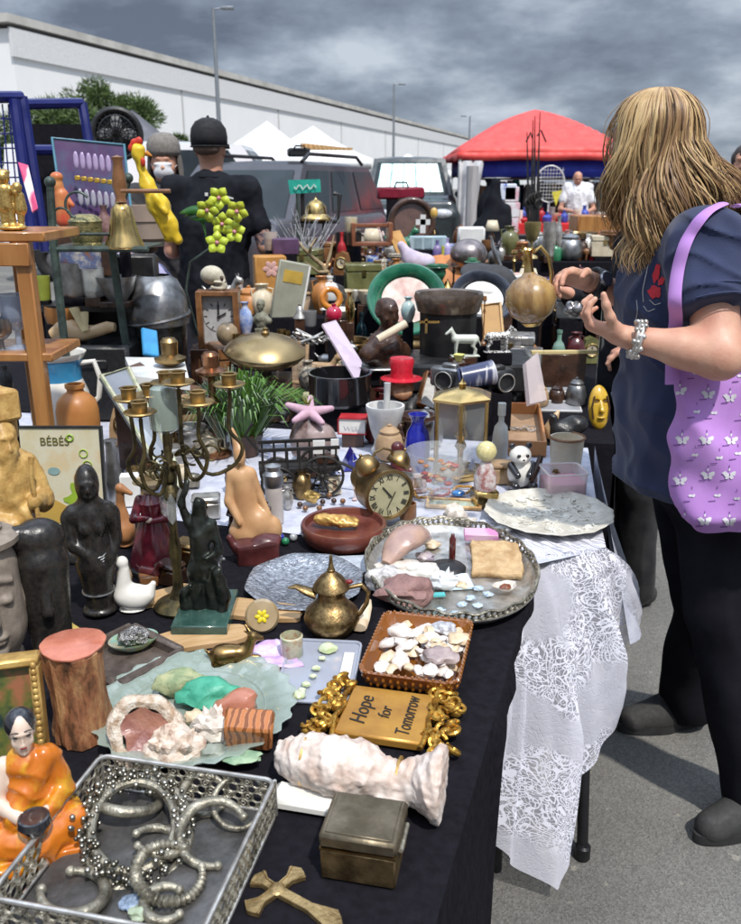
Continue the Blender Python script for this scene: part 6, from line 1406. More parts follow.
m=MB();m.box(((g0+g1)/2+.04,YG+.22,Q(100,305,YG+.2).z),(.26,.05,.34),bev=.01);ONE('backing_board','flat black panel standing upright behind the wooden horn','panel',m,black,(0,0,0))
hp=[Q(u,v,YG)for u,v in((52,335),(60,331),(72,330),(84,333),(96,331),(108,327),(115,327))]
m=MB();m.tube(hp,[.018,.030,.034,.026,.020,.019,.014],16);o=T('powder_horn','cream wooden gourd horn lying across the black case','horn',hp[3]);
for i in range(len(m.v)):m.v[i]=tuple(Vector(m.v[i])-hp[3])
m.build('horn_body',mat('pale horn',(.58,.42,.24),(.42,.25,.11),rough=.35,scale=12,coat=.3),o)
m=MB();m.tube([Q(74,308,YG)-hp[3],Q(80,322,YG-.02)-hp[3],Q(86,331,YG-.03)-hp[3]],[.018,.012,.014],8,flat=.4);m.tube([Q(84,312,YG)-hp[3],Q(85,331,YG-.03)-hp[3]],[.014,.010],8,flat=.4);m.build('bow',mat('pale ribbon',(.62,.50,.26),rough=.6),o)
LT('copper_pot','small orange copper pot behind the wooden horn','pot',66,322,[(0,0),(.9,0),(1,.5),(.95,1),(.85,1),(.8,.1),(0,.08)],mat('orange copper',(.40,.17,.05),rough=.4,metal=.4),vt=306,wpx=40,Y=YG+.12)
YH=2.95;pb_=Q(162,372,YH);H_=Q(162,276,YH).z-pb_.z;W_=wq(57,162,330,YH)/2
t=T('knight_helmet','dark steel knight helmet with raised visor','helmet',pb_,R(15))
m=MB();m.lathe([(W_*.85,0),(W_*.92,H_*.15),(W_*.98,H_*.5),(W_*1.0,H_*.66),(W_*.92,H_*.82),(W_*.66,H_*.95),(W_*.3,H_*.995),(0,H_)],36,cap=False,sy=1.15);m.build('skull',mat('dark steel',(.10,.10,.10),(.04,.04,.04),rough=.32,metal=.9,scale=20),t)
m=MB();m.lathe([(W_*1.06,H_*.52),(W_*1.10,H_*.60),(W_*1.02,H_*.80),(W_*.76,H_*.96),(W_*.5,H_*1.01)],36,cap=False,sy=1.18);m.tube([(W_*1.1*math.cos(a),W_*1.28*math.sin(a),H_*(.58+.05*math.cos(a)))for a in[i*2*math.pi/40 for i in range(40)]],.006,6,closed=True);m.build('visor',pewter,t)
m=MB()
for i in range(16):a=i*2*math.pi/16;m.ell((W_*1.1*math.cos(a),W_*1.26*math.sin(a),H_*.60),.005,n=6,m_=5)
m.build('rivet',brass,t)
m=MB();m.box((0,0,0),(.05,.11,.015),bev=.004);q_=Q(150,343,2.6);ONE('blue_strap','bright blue plastic strip beneath the knight helmet','strip',m,mat('bright blue plastic',(.05,.30,.60),rough=.4),(q_.x,q_.y,q_.z),.4,e=(.7,.3,.5))
Yp=2.25
def panel(name,label,cat,pts,Ys,m_,th=.01,frame=None):
 vs=[Q(u,v,Y)for(u,v),Y in zip(pts,Ys)];c=sum(vs,Vector())/len(vs);n_=(vs[1]-vs[0]).cross(vs[-1]-vs[0]).normalized()
 if n_.dot(c-Vector((0,0,CAMZ)))<0:n_=-n_
 t=T(name,label,cat,c);m=MB();k=len(vs);a=[v-c for v in vs]
 m.add(a+[v+n_*th for v in a],[tuple(range(k)),tuple(range(k,2*k))[::-1]]+[(i,(i+1)%k,k+(i+1)%k,k+i)for i in range(k)])
 m.build('sheet',m_,t,smooth=0)
 if frame:m=MB();m.tube([v-n_*.002 for v in a],.006,6,closed=True);m.build('edge',frame,t)
 return t
panel('white_case','flat white plastic box lying behind the candelabra','box',[(125,357),(184,358),(190,383),(133,376)],[2.5,2.5,2.2,2.2],plast_w,.02)
panel('tall_mirror','tall leaning mirror with a pale painted edge left of the candelabra','mirror',[(101,376),(128,368),(178,470),(176,495)],[2.1,2.2,1.95,1.9],mat('grey mirror',(.34,.36,.38),(.24,.25,.27),rough=.1,metal=.5,scale=6),.012,mat('cream mirror edge',(.50,.48,.36),(.25,.30,.18),rough=.5,scale=60))
panel('tin_box_lid','brown lid lying on the white plastic box','lid',[(112,372),(140,362),(160,376),(135,400)],[2.25,2.4,2.35,2.15],mat('brown leather',(.12,.07,.05),rough=.4),.02)
m=MB();m.box((0,0,.02),(.10,.05,.10),bev=.004);q_=P(134,560,Z0);
p=P(126,545,ZB);H_=hz(126,545,478)
t=MB();t.sdf([E((0,0,.22),(.15,.22,.20)),C((0,-.05,.3),(-.02,-.02,.62),.13,.06,k=.06),C((-.02,-.02,.62),(.0,-.06,.86),.06,.055,k=.03),C((0,-.06,.88),(.14,-.10,.80),.065,.03,k=.03),E((0,0,.04),(.12,.16,.04))],.014,.03)
t.xf(Matrix.Scale(H_,4));ONE('wooden_goose','orange brown wooden goose with a curved neck','figurine',t,mat('orange brown wood',(.42,.20,.085),(.30,.13,.05),rough=.4,scale=10),(p.x,p.y,ZB),.2)
p=P(156,567,ZB);H_=hz(156,567,472)
t=T('lady_figurine','maroon gowned lady figurine with a straw hat','figurine',(p.x,p.y,ZB),.1,sc=H_)
m=MB();m.lathe([(0,.04),(.24,.04),(.245,.08),(.20,.25),(.14,.45),(.10,.58),(.12,.70),(.06,.78),(0,.78)],28,fn=lambda a,z:1+.05*math.cos(9*a)*(z<.5));m.sdf([C((.1,0,.72),(.16,-.08,.55),.05,.04),C((.16,-.08,.55),(.02,-.15,.55),.04,.03),C((-.1,0,.72),(-.16,-.08,.55),.05,.04),C((-.16,-.08,.55),(-.02,-.15,.58),.04,.03)],.014,.02);m.build('gown',mat('maroon glaze',(.16,.018,.03),(.09,.01,.018),rough=.22,scale=9,coat=.6),t)
m=MB();m.ell((0,-.01,.85),(.065,.07,.08));m.build('face',pale,t)
m=MB();m.ell((0,-.15,.56),(.04,.03,.03));m.build('hands',pale,t)
m=MB();m.lathe([(.0,1.0),(.07,.99),(.075,.93),(.15,.915),(.155,.905),(0,.90)],24,sy=1.0);m.build('hat',mat('straw',(.50,.34,.16),rough=.7),t)
m=MB();m.lathe([(0,0),(.27,0),(.27,.04),(.24,.05),(0,.05)],28);m.build('base',black,t)
p=P(133,610,Z0);H_=hz(133,610,540)
t=MB();t.sdf([E((.04,0,.24),(.30,.2,.22)),C((-.12,0,.3),(-.08,0,.74),.15,.085,k=.10),E((-.10,0,.86),(.10,.09,.11)),C((-.18,0,.86),(-.28,0,.80),.035,.012),C((.28,0,.3),(.36,0,.46),.10,.05,k=.10),E((0,0,.03),(.22,.16,.03))],.018,.04);t.xf(Matrix.Scale(H_*.8,4))
ONE('ceramic_hen','white ceramic bird behind the ebony statue','figurine',t,cer_w,(p.x,p.y,Z0),.1)
m=MB();m.box((0,0,.012),(.035,.03,.024),bev=.003);q_=P(149,585,Z0);ONE('wood_block','small brown wood block beside the white ceramic bird','block',m,wood_m,(q_.x,q_.y,Z0),.4)
LT('metal_vase','dark gunmetal vase between the poster and the lady figurine','vase',116,500,[(0,0),(.7,0),(.9,.3),(.6,.7),(.5,.9),(.7,1),(0,1)],pewter,vt=440,wpx=20)
m=MB();m.box((0,0,.04),(.045,.03,.08),bev=.003);q_=P(132,505,ZB);ONE('white_box','small white cardboard box behind the wooden goose','box',m,paper_w,(q_.x,q_.y,ZB),.2)
p=P(249,545,ZB);H_=hz(249,545,428)
t=MB();t.sdf([E((0,0,.12),(.24,.20,.12)),E((.12,-.02,.18),(.20,.17,.16)),C((0,.02,.2),(-.05,.02,.56),.17,.125,k=.06),C((-.14,.02,.60),(.05,.02,.60),.07,.07,k=.05),C((-.18,.02,.6),(-.22,-.03,.4),.055,.05),C((-.22,-.03,.4),(-.10,-.15,.24),.05,.03),C((.08,.02,.6),(.16,0,.42),.055,.045),C((.16,0,.42),(.26,-.06,.28),.045,.03),C((-.05,.02,.62),(-.06,.01,.72),.055,.05,k=.02),E((-.06,-.01,.77),(.072,.08,.09)),C((-.07,.02,.82),(-.13,.04,.98),.065,.022,k=.04),C((-.06,-.08,.77),(-.065,-.098,.745),.012,.016,k=.01),E((.28,-.04,.14),(.14,.11,.12))],.014,.03);t.xf(Matrix.Diagonal((H_*.66,H_*.7,H_,1)))
ONE('kneeling_figure','pale wood kneeling woman figure with a tall pointed headdress','figurine',t,mat('pale satin wood',(.56,.34,.17),(.42,.22,.10),rough=.35,scale=12,coat=.3),(p.x,p.y,ZB),.15)
c,rz,w_,d_=quad((244,560),(276,556),(240,540),Z0)
m=MB();m.sdf([B((0,0,.02),(.04,.018,.02),.004),C((-.04,0,.03),(-.055,0,.055),.012,.008),E((.02,0,.045),(.03,.02,.012))],.003,.01);m.noise_disp(.003,30);q_=P(258,560,Z0)
ONE('leather_case','dark oxblood leather case behind the bronze figures','case',m,mat('oxblood leather',(.10,.025,.025),(.05,.012,.012),rough=.35,scale=20),(q_.x,q_.y,Z0),.25)
LT('pepper_mill','slim white and pewter cylinder bottle next to the kneeling figure','bottle',275,522,[(0,0),(.9,0),(.95,.05),(.9,.62)],mat('dusty white plastic',(.58,.52,.48),rough=.5),vt=463,wpx=19)
q_=P(275,522,ZB);H_=hz(275,522,463);W_=wd(10,275,522)
m=MB();m.lathe([(W_*.9,H_*.62),(W_,H_*.66),(W_,H_*.82),(W_*.7,H_*.88),(W_*.8,H_*.96),(0,H_)],20);ONE('bottle_cap','pewter screw cap on the slim white bottle','cap',m,pewter,(q_.x,q_.y,ZB))
p=P(343,552,ZB);RB=wd(44,343,535,ZB+.03);HB=hz(343,552,522)*.95
LT('wooden_bowl','round maroon wooden bowl holding a reclining gold figure','bowl',344,541,[(0,0),(.72,0),(.90,.15),(1.0,.55),(1.0,.9),(.97,1.0),(.90,.98),(.86,.70),(0,.62)],mat('maroon brown wood',(.16,.045,.03),(.085,.022,.016),rough=.3,scale=14,coat=.4),h_=.045,wpx=86,n=48)
m=MB();m.sdf([E((-.045,0,.016),(.013,.012,.012)),C((-.030,0,.014),(.005,0,.012),.014,.012,k=.01),C((.005,0,.012),(.035,.006,.010),.012,.007,k=.008),C((.005,-.008,.010),(.035,-.008,.008),.009,.006,k=.008),C((-.028,-.008,.02),(-.005,-.018,.014),.005,.004),C((-.03,.01,.02),(-.045,.016,.020),.005,.004),C((-.01,.0,.022),(.03,.012,.014),.005,.004)],.0018,.006);m.noise_disp(.0015,120)
q_=P(340,528,ZB+.03);ONE('reclining_figure','gold reclining child figure lying in the maroon bowl','figurine',m,mat('yellow gold paint',(.66,.42,.13),(.38,.2,.05),rough=.35,metal=.5,scale=50),(q_.x,q_.y,ZB+.034),-.05)
m=MB();m.rock((0,0,.014),(.020,.016,.014),8,amp=.3);q_=P(312,506,ZB);ONE('gold_nugget','crumpled gold ornament behind the left rim of the maroon bowl','ornament',m,gilt_b,(q_.x,q_.y,ZB+.01))
Yk=P(378,522,ZB).y;kc=Q(385,490,Yk);Rk=wq(25,385,490,Yk)
t=T('alarm_clock','large brass twin bell alarm clock turned to the right','alarm clock',(kc.x-.005,Yk,ZB),R(24))
zc=kc.z-ZB
m=MB();m.lathe([(Rk*.93,-.035),(Rk*1.0,-.03),(Rk,.028),(Rk*1.05,.032),(Rk*1.04,.040),(Rk*.93,.041),(Rk*.90,.034),(0,.034)][::1],44,c=(0,0,zc),e=(math.pi/2,0,0));m.lathe([(0,-.036),(Rk*.93,-.035)],44,c=(0,0,zc),e=(math.pi/2,0,0),cap=False);m.build('case',brass,t)
m=MB();m.lathe([(0,.0355),(Rk*.90,.0352)],44,c=(0,0,zc),e=(math.pi/2,0,0),cap=False)
dial=m.build('dial',mat('aged cream dial',(.50,.46,.30),(.36,.34,.2),rough=.4,scale=16),t)
m=MB()
ROM=['XII','I','II','III','IIII','V','VI','VII','VIII','IX','X','XI']
for i,tx in enumerate(ROM):
 a=math.pi/2-i*math.pi/6;M_=Matrix.Translation((Rk*.72*math.cos(a),-.0365,zc+Rk*.72*math.sin(a)))@Matrix.Rotation(math.pi/2,4,'X')@Matrix.Rotation(a-math.pi/2,4,'Z')
 text_mesh(m,tx,Rk*.34,M_@Matrix.Scale(.65,4,(1,0,0)),.0003)
m.build('numerals',black,dial,smooth=0)
m=MB();m.box((-.006,-.0375,zc+.008),(.003,.001,Rk*.6),e=(0,-.7,0));m.box((.004,-.038,zc-.012),(.002,.001,Rk*.75),e=(0,.5,0));m.ell((0,-.038,zc),.003,n=10,m_=6);m.build('hand',black,dial)
for s_ in(-1,1):
 m=MB();e_=(.0,s_*.55,0);c_=(s_*Rk*.62,.0,zc+Rk*.98);m.lathe([(Rk*.50,0),(Rk*.48,.012),(Rk*.36,.026),(Rk*.15,.034),(0,.036)],26,c=c_,e=e_,cap=False);m.ell((c_[0]+s_*.02,0,c_[2]+.034),.004,n=8,m_=6);m.build('bell',brass,t,solid=.0015)
m=MB();m.tube([(-Rk*.55,0,zc+Rk*1.1),(-Rk*.35,0,zc+Rk*1.62),(0,0,zc+Rk*1.75),(Rk*.35,0,zc+Rk*1.62),(Rk*.55,0,zc+Rk*1.1)],.0032,8);m.build('handle',brass,t)
for s_ in(-1,1):
 m=MB();m.tube([(s_*Rk*.6,-.01,zc-Rk*.75),(s_*Rk*.8,-.012,.0)],[.006,.004],8);m.build('foot',brass,t)
q_=Q(363,478,Yk+.03);m=MB();m.lathe([(0,-.01),(.026,-.009),(.032,0),(.026,.010),(0,.013)],30);ONE('brass_disc','round domed brass disc leaning at the left of the alarm clock','disc',m,brass,(q_.x,q_.y,q_.z+.002),0,e=(1.2,0,-.4))
LT('egg_cup','small brown wooden cup right of the alarm clock','cup',408,520,[(0,0),(.9,0),(1,.3),(.95,1),(.8,1),(.75,.3),(0,.25)],wood_m,vt=503,wpx=17)
Yw=2.02;q0=Q(300,500,Yw)
t=T('iron_cart','black iron model cart with spoked wheels on the white cloth','model cart',(q0.x,Yw,ZB),.15)
for(x,y,r_)in((-.055,-.035,.040),(.055,-.035,.052),(-.055,.045,.040),(.055,.045,.052)):
 m=MB();m.torus((x,y,r_+.003),r_,.0038,e=(math.pi/2,0,0),n=30,k=6);wh_=m.build('wheel_rim',iron,t)
 m=MB()
 for k in range(5):a=k*math.pi/5;m.tube([(x-r_*math.cos(a),y,r_+.003-r_*math.sin(a)),(x+r_*math.cos(a),y,r_+.003+r_*math.sin(a))],.0020,5)
 m.ell((x,y,r_+.003),.008,n=10,m_=6);m.build('spokes',iron,wh_)
m=MB()
for y in(-.03,.04):
 m.box((0,y,.074),(.20,.006,.008));m.box((0,y,.128),(.20,.006,.008))
 for k in range(7):m.box((-.09+.03*k,y,.10),(.005,.005,.055))
m.box((0,.005,.07),(.20,.075,.006));m.build('frame',iron,t,smooth=0)
m=MB();m.tube([(.1,.0,.08),(.15,-.02,.06),(.19,-.02,.03)],.004,6);m.tube([(-.1,0,.12),(-.13,0,.16),(-.11,0,.19)],.004,6);m.build('shaft',iron,t)
m=MB();m.box((0,0,.03),(.03,.004,.035));m.box((.04,0,.03),(.02,.004,.04));q_=Q(319,447,Yw+.03);ONE('white_tags','white paper card standing inside the iron cart','card',m,paper_w,(q_.x,q_.y,q_.z-.03),.1)
m=MB();m.box((0,0,0),(.04,.004,.03));q_=Q(293,474,Yw+.08);ONE('teal_card','teal card showing between the cart wheels','card',m,teal,(q_.x,q_.y,q_.z),.1)
def plant():
 q_=Q(245,418,2.35);t=T('potted_plant','grassy green plastic plant with pale tips behind the candelabra','plant',(q_.x,2.35,ZB));r=random.Random(6)
 for nm,m_,n_,rad in(('green_leaves',mat('leaf green',(.12,.24,.04),(.05,.13,.02),rough=.45,scale=30),230,.115),('pale_leaves',mat('pale sage leaf',(.30,.36,.26),(.2,.26,.18),rough=.6,scale=30),130,.09)):
  m=MB()
  for i in range(n_):
   a=r.uniform(0,6.28);f=r.random()**.6;b0=Vector((math.cos(a)*f*.05+(.0 if nm[0]=='g' else-.04),math.sin(a)*f*.05,.05+.02*r.random()));d=Vector((math.cos(a)*rad*f*1.35,math.sin(a)*rad*f,.10*(1-f)+.09));e_=b0+d+Vector((0,0,.02*r.random()));mid=b0+d*.55+Vector((0,0,.035));w_=.0030 if nm[0]=='g' else .0022
   sd=Vector((-d.y,d.x,0)).normalized()*w_ if d.xy.length>1e-3 else Vector((w_,0,0));tip=e_+Vector((d.x*.25,d.y*.25,-.03*f))
   m.add([b0-sd,b0+sd,mid+sd*1.3,mid-sd*1.3,e_+sd*.8,e_-sd*.8,tip],[(0,1,2,3),(3,2,4,5),(5,4,6)])
  m.build(nm,m_,t,smooth=0)
 m=MB();m.lathe([(0,0),(.035,0),(.05,.06),(.052,.065),(.045,.065),(0,.055)],24);m.build('pot',wood_d,t)
plant()
q_=Q(265,352,2.75);Rg=wq(41,265,352,2.75)
t=T('brass_gong','large lens shaped brass cymbal with a small top knob','cymbal',(q_.x,q_.y,q_.z),e=(.10,.06,0))
m=MB();m.lathe([(0,-.055),(Rg*.5,-.046),(Rg*.85,-.024),(Rg*.99,-.004),(Rg,.003),(Rg*.93,.018),(Rg*.7,.040),(Rg*.35,.055),(.03,.060),(0,.060)],48);m.build('shell',mat('satin old brass',(.42,.31,.15),(.30,.21,.10),rough=.3,metal=.85,scale=6),t)
m=MB();m.lathe([(0,.058),(.012,.060),(.014,.067),(.007,.073),(.009,.08),(0,.084)],16);m.build('knob',brass,t)
m=MB();m.lathe([(0,0),(.05,0),(.05,.01),(.02,.03),(.02,1.0),(0,1.0)],18);m.xf(Matrix.Diagonal((1,1,(q_.z-.02-ZB),1)));m.build('support',wood_d,None,(q_.x,q_.y,ZB));tag(bpy.data.objects[-1]if False else[o for o in bpy.data.objects if o.name.startswith('support')][0],'dark wooden stand under the large brass cymbal','stand')
q_=P(312,480,ZB);q_=Vector((Q(312,440,2.2).x,2.2,ZB))
zb=Q(312,438,2.2).z
m=MB();m.sdf([E((0,0,0),(.062,.055,.048)),E((.02,-.02,.0),(.045,.04,.045)),C((-.01,0,.03),(-.01,0,.075),.035,.02,k=.02),E((-.005,0,-.04),(.05,.05,.012))],.004,.02);m.noise_disp(.004,30)
ONE('gourd_purse','marbled brown gourd vessel wrapped in grey film','gourd',m,mat('marbled gourd',(.30,.22,.20),(.07,.035,.03),rough=.2,scale=9,coat=.6,mix=(.42,.55)),(q_.x,q_.y,zb))
m=MB()
for k in range(5):
 a=k*1.257+.35;m.sdf([C((0,0,0),(.062*math.cos(a),.062*math.sin(a),.004),.016,.008,k=.01)],.004,.01)
ONE('starfish','dusty pink starfish lying on top of the gourd vessel','starfish',m,mat('dusty pink',(.52,.33,.40),(.42,.26,.32),rough=.6,scale=40,bump=.4),(q_.x-.005,q_.y-.01,zb+.075),0,e=(.35,.1,0))
m=MB();m.lathe([(0,0),(.06,0),(.06,.005),(.012,.012),(.012,1),(0,1)],18);m.xf(Matrix.Diagonal((1,1,zb-.05-ZB,1)));ONE('wire_stand','dark stand under the gourd vessel','stand',m,iron,(q_.x,q_.y,ZB))
m=MB()
for k in range(7):
 a=k*.9;d=Vector((math.cos(a)*.02,math.sin(a)*.02,.03));m.add([(-.003,0,0),(.003,0,0),tuple(d)],[(0,1,2)]);m.add([(0,-.003,0),(0,.003,0),tuple(d*1.1)],[(0,1,2)])
ONE('succulent','tiny green succulent sprig on top of the starfish','plant',m,mat('sprig green',(.28,.30,.05),rough=.5),(q_.x-.01,q_.y,zb+.09),smooth=0)
t0=P(385,452,ZB);H_=hz(385,452,405);W_=wd(19,385,452)
t=T('mortar','grey veined marble mortar','mortar',(t0.x,t0.y,ZB))
m=MB();m.lathe([(0,0),(.72,0),(.74,.08),(.6,.16),(.55,.26),(.78,.5),(.94,.82),(1.02,.95),(1.0,1.0),(.88,1.0),(.78,.7),(.5,.4),(0,.35)],36);m.xf(Matrix.Diagonal((W_,W_,H_,1)));m.build('bowl',marble_w,t)
m=MB();m.tube([(0,0,H_*.4),(.004,.003,H_*1.0),(.006,.005,H_*1.45)],[.012,.009,.010],14);ONE('pestle','white marble pestle standing in the mortar','pestle',m,marble_w,(t0.x,t0.y,ZB))
def book(u,v,w_,d_,h_,m_,label,rz=0,z=ZB,txt=None,e=None,Y=None,name='book',cat='book'):
 p=P(u,v,z)if Y is None else Q(u,v,Y);t=T(name,label,cat,p,e=e or(0,0,rz))
 m=MB();m.box((0,0,h_-.0015),(w_,d_,.003));m.box((0,0,.0015),(w_,d_,.003));m.box((-w_/2+.0015,0,h_/2),(.003,d_,h_));m.build('cover',m_,t,smooth=0)
 m=MB();m.box((.0,0,h_/2),(w_-.008,d_-.008,h_-.006));m.build('pages',paper_w,t,smooth=0)
 if txt:m=MB();text_mesh(m,txt,.022,Matrix.Translation((0,-d_/2-.0006,h_/2))@Matrix.Rotation(math.pi/2,4,'X'),.0004);m.build('lettering',paper_w,t,smooth=0)
 return t
book(353,432,.085,.06,.050,redp,'red box lettered WEE behind the gourd vessel',-.1,Y=2.45,txt='WEE',name='red_box',cat='box')
m=MB();m.prism([(-.028,-.02),(.028,-.02),(0,.035)],0,.055,e=(math.pi/2,0,0));q_=P(350,468,ZB);ONE('blue_prism','dark blue triangular glass prism beside the mortar','prism',m,blue_g,(q_.x,q_.y+.03,ZB+.02),.2,smooth=20)
m=MB();m.torus((0,0,0),.016,.0015,e=(math.pi/2,0,0),n=3,k=5);q_=Q(356,457,P(350,468,ZB).y-.035);ONE('silver_triangle','small silver triangle pendant in front of the blue prism','pendant',m,silver,q_,0)
m=MB();m.sdf([C((0,0,.01),(0,0,.075),.019,.017),C((0,0,.015),(.035,-.01,.012),.017,.014,k=.01)],.003,.01);q_=P(397,474,ZB);ONE('brown_boot','dark brown wooden boot ornament between mortar and blue vase','ornament',m,maroon,(q_.x,q_.y,ZB))
LT('cobalt_vase','cobalt blue glass vase behind the glass bowl','vase',417,470,[(0,0),(.7,0),(.95,.2),(1,.45),(.8,.7),(.5,.82),(.5,.9),(.75,1),(.65,1),(.4,.85),(0,.6)],blue_g,vt=414,wpx=26)
LT('silver_cup','small silver cup behind the twin bell clock','cup',402,497,[(0,0),(.6,0),(.4,.1),(.8,.4),(1,1),(.9,1),(.7,.4),(0,.3)],silver,vt=475,wpx=24)
p=P(401,420,ZB);H_=hz(401,420,358)
t=T('sailor_figurine','stout bearded figurine in a bright red top hat','figurine',(p.x,p.y,ZB),.1,sc=H_)
m=MB();m.sdf([E((0,0,.22),(.26,.20,.22)),C((-.22,0,.34),(-.14,-.16,.2),.08,.06),C((.22,0,.34),(.14,-.16,.2),.08,.06),B((0,0,.03),(.26,.2,.03),.02)],.02,.05);m.build('coat',black,t,smooth=60)
m=MB();m.sdf([E((0,-.02,.54),(.20,.17,.16)),E((0,-.16,.47),(.16,.07,.10)),E((0,-.19,.55),(.04,.04,.035),k=.02)],.02,.03);m.noise_disp(.01,14);m.build('face',mat('ruddy painted face',(.55,.30,.17),(.30,.16,.09),rough=.5,scale=9),t,smooth=60)
m=MB();m.lathe([(0,.66),(.32,.66),(.33,.68),(.19,.70),(.17,.80),(.20,.95),(.18,1.0),(0,.99)],28);m.build('hat',mat('bright red paint',(.62,.02,.04),rough=.3,coat=.5),t)
LT('terracotta_dish','small terracotta dish under the red hatted figurine','dish',402,427,[(0,0),(.9,0),(1,1),(.9,1),(.8,.3),(0,.2)],mat('terracotta',(.42,.18,.08),(.34,.13,.05),rough=.7),vt=419,wpx=40)
Yl=P(461,478,ZB).y;x0=Q(461,470,Yl).x;HL=Q(461,380,Yl).z-ZB;WL=wq(29,461,440,Yl)
t=T('glass_lantern','six sided brass lantern with clear glass sides','lantern',(x0,Yl+.03,ZB),.25)
m=MB();hexp=[(WL*math.cos(a),WL*.85*math.sin(a))for a in[i*math.pi/3+.2 for i in range(6)]]
m.prism([(x*1.06,y*1.06)for x,y in hexp],0,.010);m.prism([(x,y)for x,y in hexp],.010,.018);m.build('base',brass_b,t,smooth=20)
for i,(x,y)in enumerate(hexp):m=MB();m.tube([(x,y,.012),(x,y,HL*.80)],.0048,6);m.build('post',brass_b,t)
m=MB();hx=[(x*.97,y*.97)for x,y in hexp]
m.add([(x,y,z)for z in(.018,HL*.79)for x,y in hx],[(i,(i+1)%6,6+(i+1)%6,6+i)for i in range(6)]);m.build('glass_panes',clear,t,smooth=0)
m=MB();m.lathe([(WL*1.16,HL*.79),(WL*1.18,HL*.815),(WL*.75,HL*.87),(WL*.3,HL*.90),(WL*.12,HL*.91),(WL*.16,HL*.94),(WL*.08,HL*.96),(0,HL)],6,sy=.85,e=(0,0,.2));m.build('roof',brass_b,t,smooth=20)
m=MB();m.lathe([(0,.018),(.018,.018),(.008,.03),(.008,HL*.25),(.016,HL*.3),(.010,HL*.36),(.018,HL*.42),(.010,HL*.5),(.014,HL*.62),(.008,HL*.72),(0,HL*.72)],18);m.build('candle_holder',brass_b,t)
p=P(437,505,ZB);RB=wd(31,437,470,ZB+.05);HB=hz(437,505,450)
t=T('glass_bowl','clear glass bowl of dried orange and red potpourri','bowl',(p.x,p.y,ZB))
m=MB();m.lathe([(0,.0),(.45,0),(.50,.05),(.30,.12),(.55,.3),(.82,.6),(.98,1.0),(.94,1.0),(.78,.62),(.5,.32),(0,.2)],36);m.xf(Matrix.Diagonal((RB,RB,HB,1)));m.build('bowl_body',clear,t)
rp=random.Random(4);pm_=[mat('dried orange',(.42,.16,.03),(.30,.1,.02),rough=.5),mat('dried red petal',(.35,.04,.03),rough=.5),mat('dried tan petal',(.50,.33,.18),rough=.6)]
for i in range(24):
 a=rp.uniform(0,6.28);f=rp.random()**.5*.62;r_=rp.uniform(.006,.010);mb=MB();mb.rock((0,0,0),(r_,r_*.8,r_*.6),i,sub=2,amp=.35)
 ONE('potpourri_piece','dried petal piece in the clear glass bowl','potpourri',mb,pm_[i%3],(p.x+math.cos(a)*f*RB,p.y+math.sin(a)*f*RB,ZB+HB*(.42+.38*rp.random())),0,'potpourri in the glass bowl')
p=P(484,505,ZB);H_=hz(484,505,440)
t=T('brass_figure','small brass figure with a round ball head on a square pedestal','figurine',(p.x,p.y,ZB),.2,sc=H_)
m=MB();m.box((0,0,.13),(.36,.3,.26),bev=.03);m.build('pedestal',brass_b,t)
m=MB();m.lathe([(0,.26),(.16,.26),(.17,.45),(.10,.62),(.06,.70),(0,.70)],20);m.build('body',mat('white and red enamel',(.62,.6,.58),(.25,.05,.04),rough=.3,scale=9),t)
m=MB();m.ell((0,0,.83),.15,n=18,m_=12);m.build('head',mat('cream ball',(.70,.62,.30),rough=.3),t)
LT('perfume_bottle','white glass bottle right of the brass lantern','bottle',499,468,[(0,0),(.8,0),(1,.12),(1,.5),(.8,.65),(.35,.72),(.35,.8),(.5,.82),(.5,1.0),(0,1.0)],mat('opal glass',(.66,.66,.6),rough=.12,coat=1),vt=403,wpx=16)
c,rz,w_,d_=quad((425,513),(482,516),(427,500),ZB)
t=T('picture_frame','small gilt wood framed picture lying in front of the glass bowl','picture frame',(c.x,c.y+.01,ZB+.004),e=(.25,0,rz))
m=MB()
for a,b_ in(((0,-.016,.004),(w_,.007,.008)),((0,.016,.004),(w_,.007,.008)),((-w_/2+.0035,0,.004),(.007,.026,.008)),((w_/2-.0035,0,.004),(.007,.026,.008))):m.box(a,b_,bev=.001)
m.build('frame',wood_l,t)
m=MB();m.box((0,0,.003),(w_-.014,.026,.002));m.build('picture',mat('pale green scene',(.36,.46,.40),(.30,.24,.12),rough=.4,scale=60),t)
m=MB();m.ell((0,0,.008),(.018,.012,.008));q_=P(458,496,ZB);ONE('blue_egg','bright blue glass egg in front of the lantern','egg',m,mat('sky blue glass',(.05,.22,.55),rough=.1,coat=1),(q_.x,q_.y,ZB))
p=P(520,487,ZB);H_=hz(520,487,443)
t=T('panda_figurine','black and white panda figurine holding a dark branch','figurine',(p.x,p.y,ZB),.15,sc=H_)
m=MB();m.sdf([E((0,0,.34),(.30,.26,.33)),E((-.06,-.08,.76),(.24,.21,.20)),E((-.06,-.26,.70),(.09,.07,.06),k=.04)],.02,.05);m.build('body',cer_w,t,smooth=60)
bk=mat('black glaze',(0,0,0))
m=MB();m.sdf([C((.22,-.05,.52),(.10,-.27,.36),.09,.075),C((-.24,-.05,.52),(-.16,-.27,.36),.09,.075),C((.22,-.1,.08),(.20,-.30,.12),.11,.09),C((-.22,-.1,.08),(-.20,-.30,.12),.11,.09),E((.13,-.04,.95),(.075,.045,.07)),E((-.24,-.04,.95),(.075,.045,.07)),E((.03,-.265,.79),(.05,.03,.045),e=(0,.5,0)),E((-.15,-.265,.79),(.05,.03,.045),e=(0,-.5,0)),E((-.06,-.325,.72),(.035,.02,.022))],.018,.01);m.build('black_patch',bk,t,smooth=60)
m=MB();m.tube([(.16,-.2,.2),(.34,-.1,.5),(.42,-.05,.72)],[.09,.08,.05],8);m.build('branch',wood_d,t)
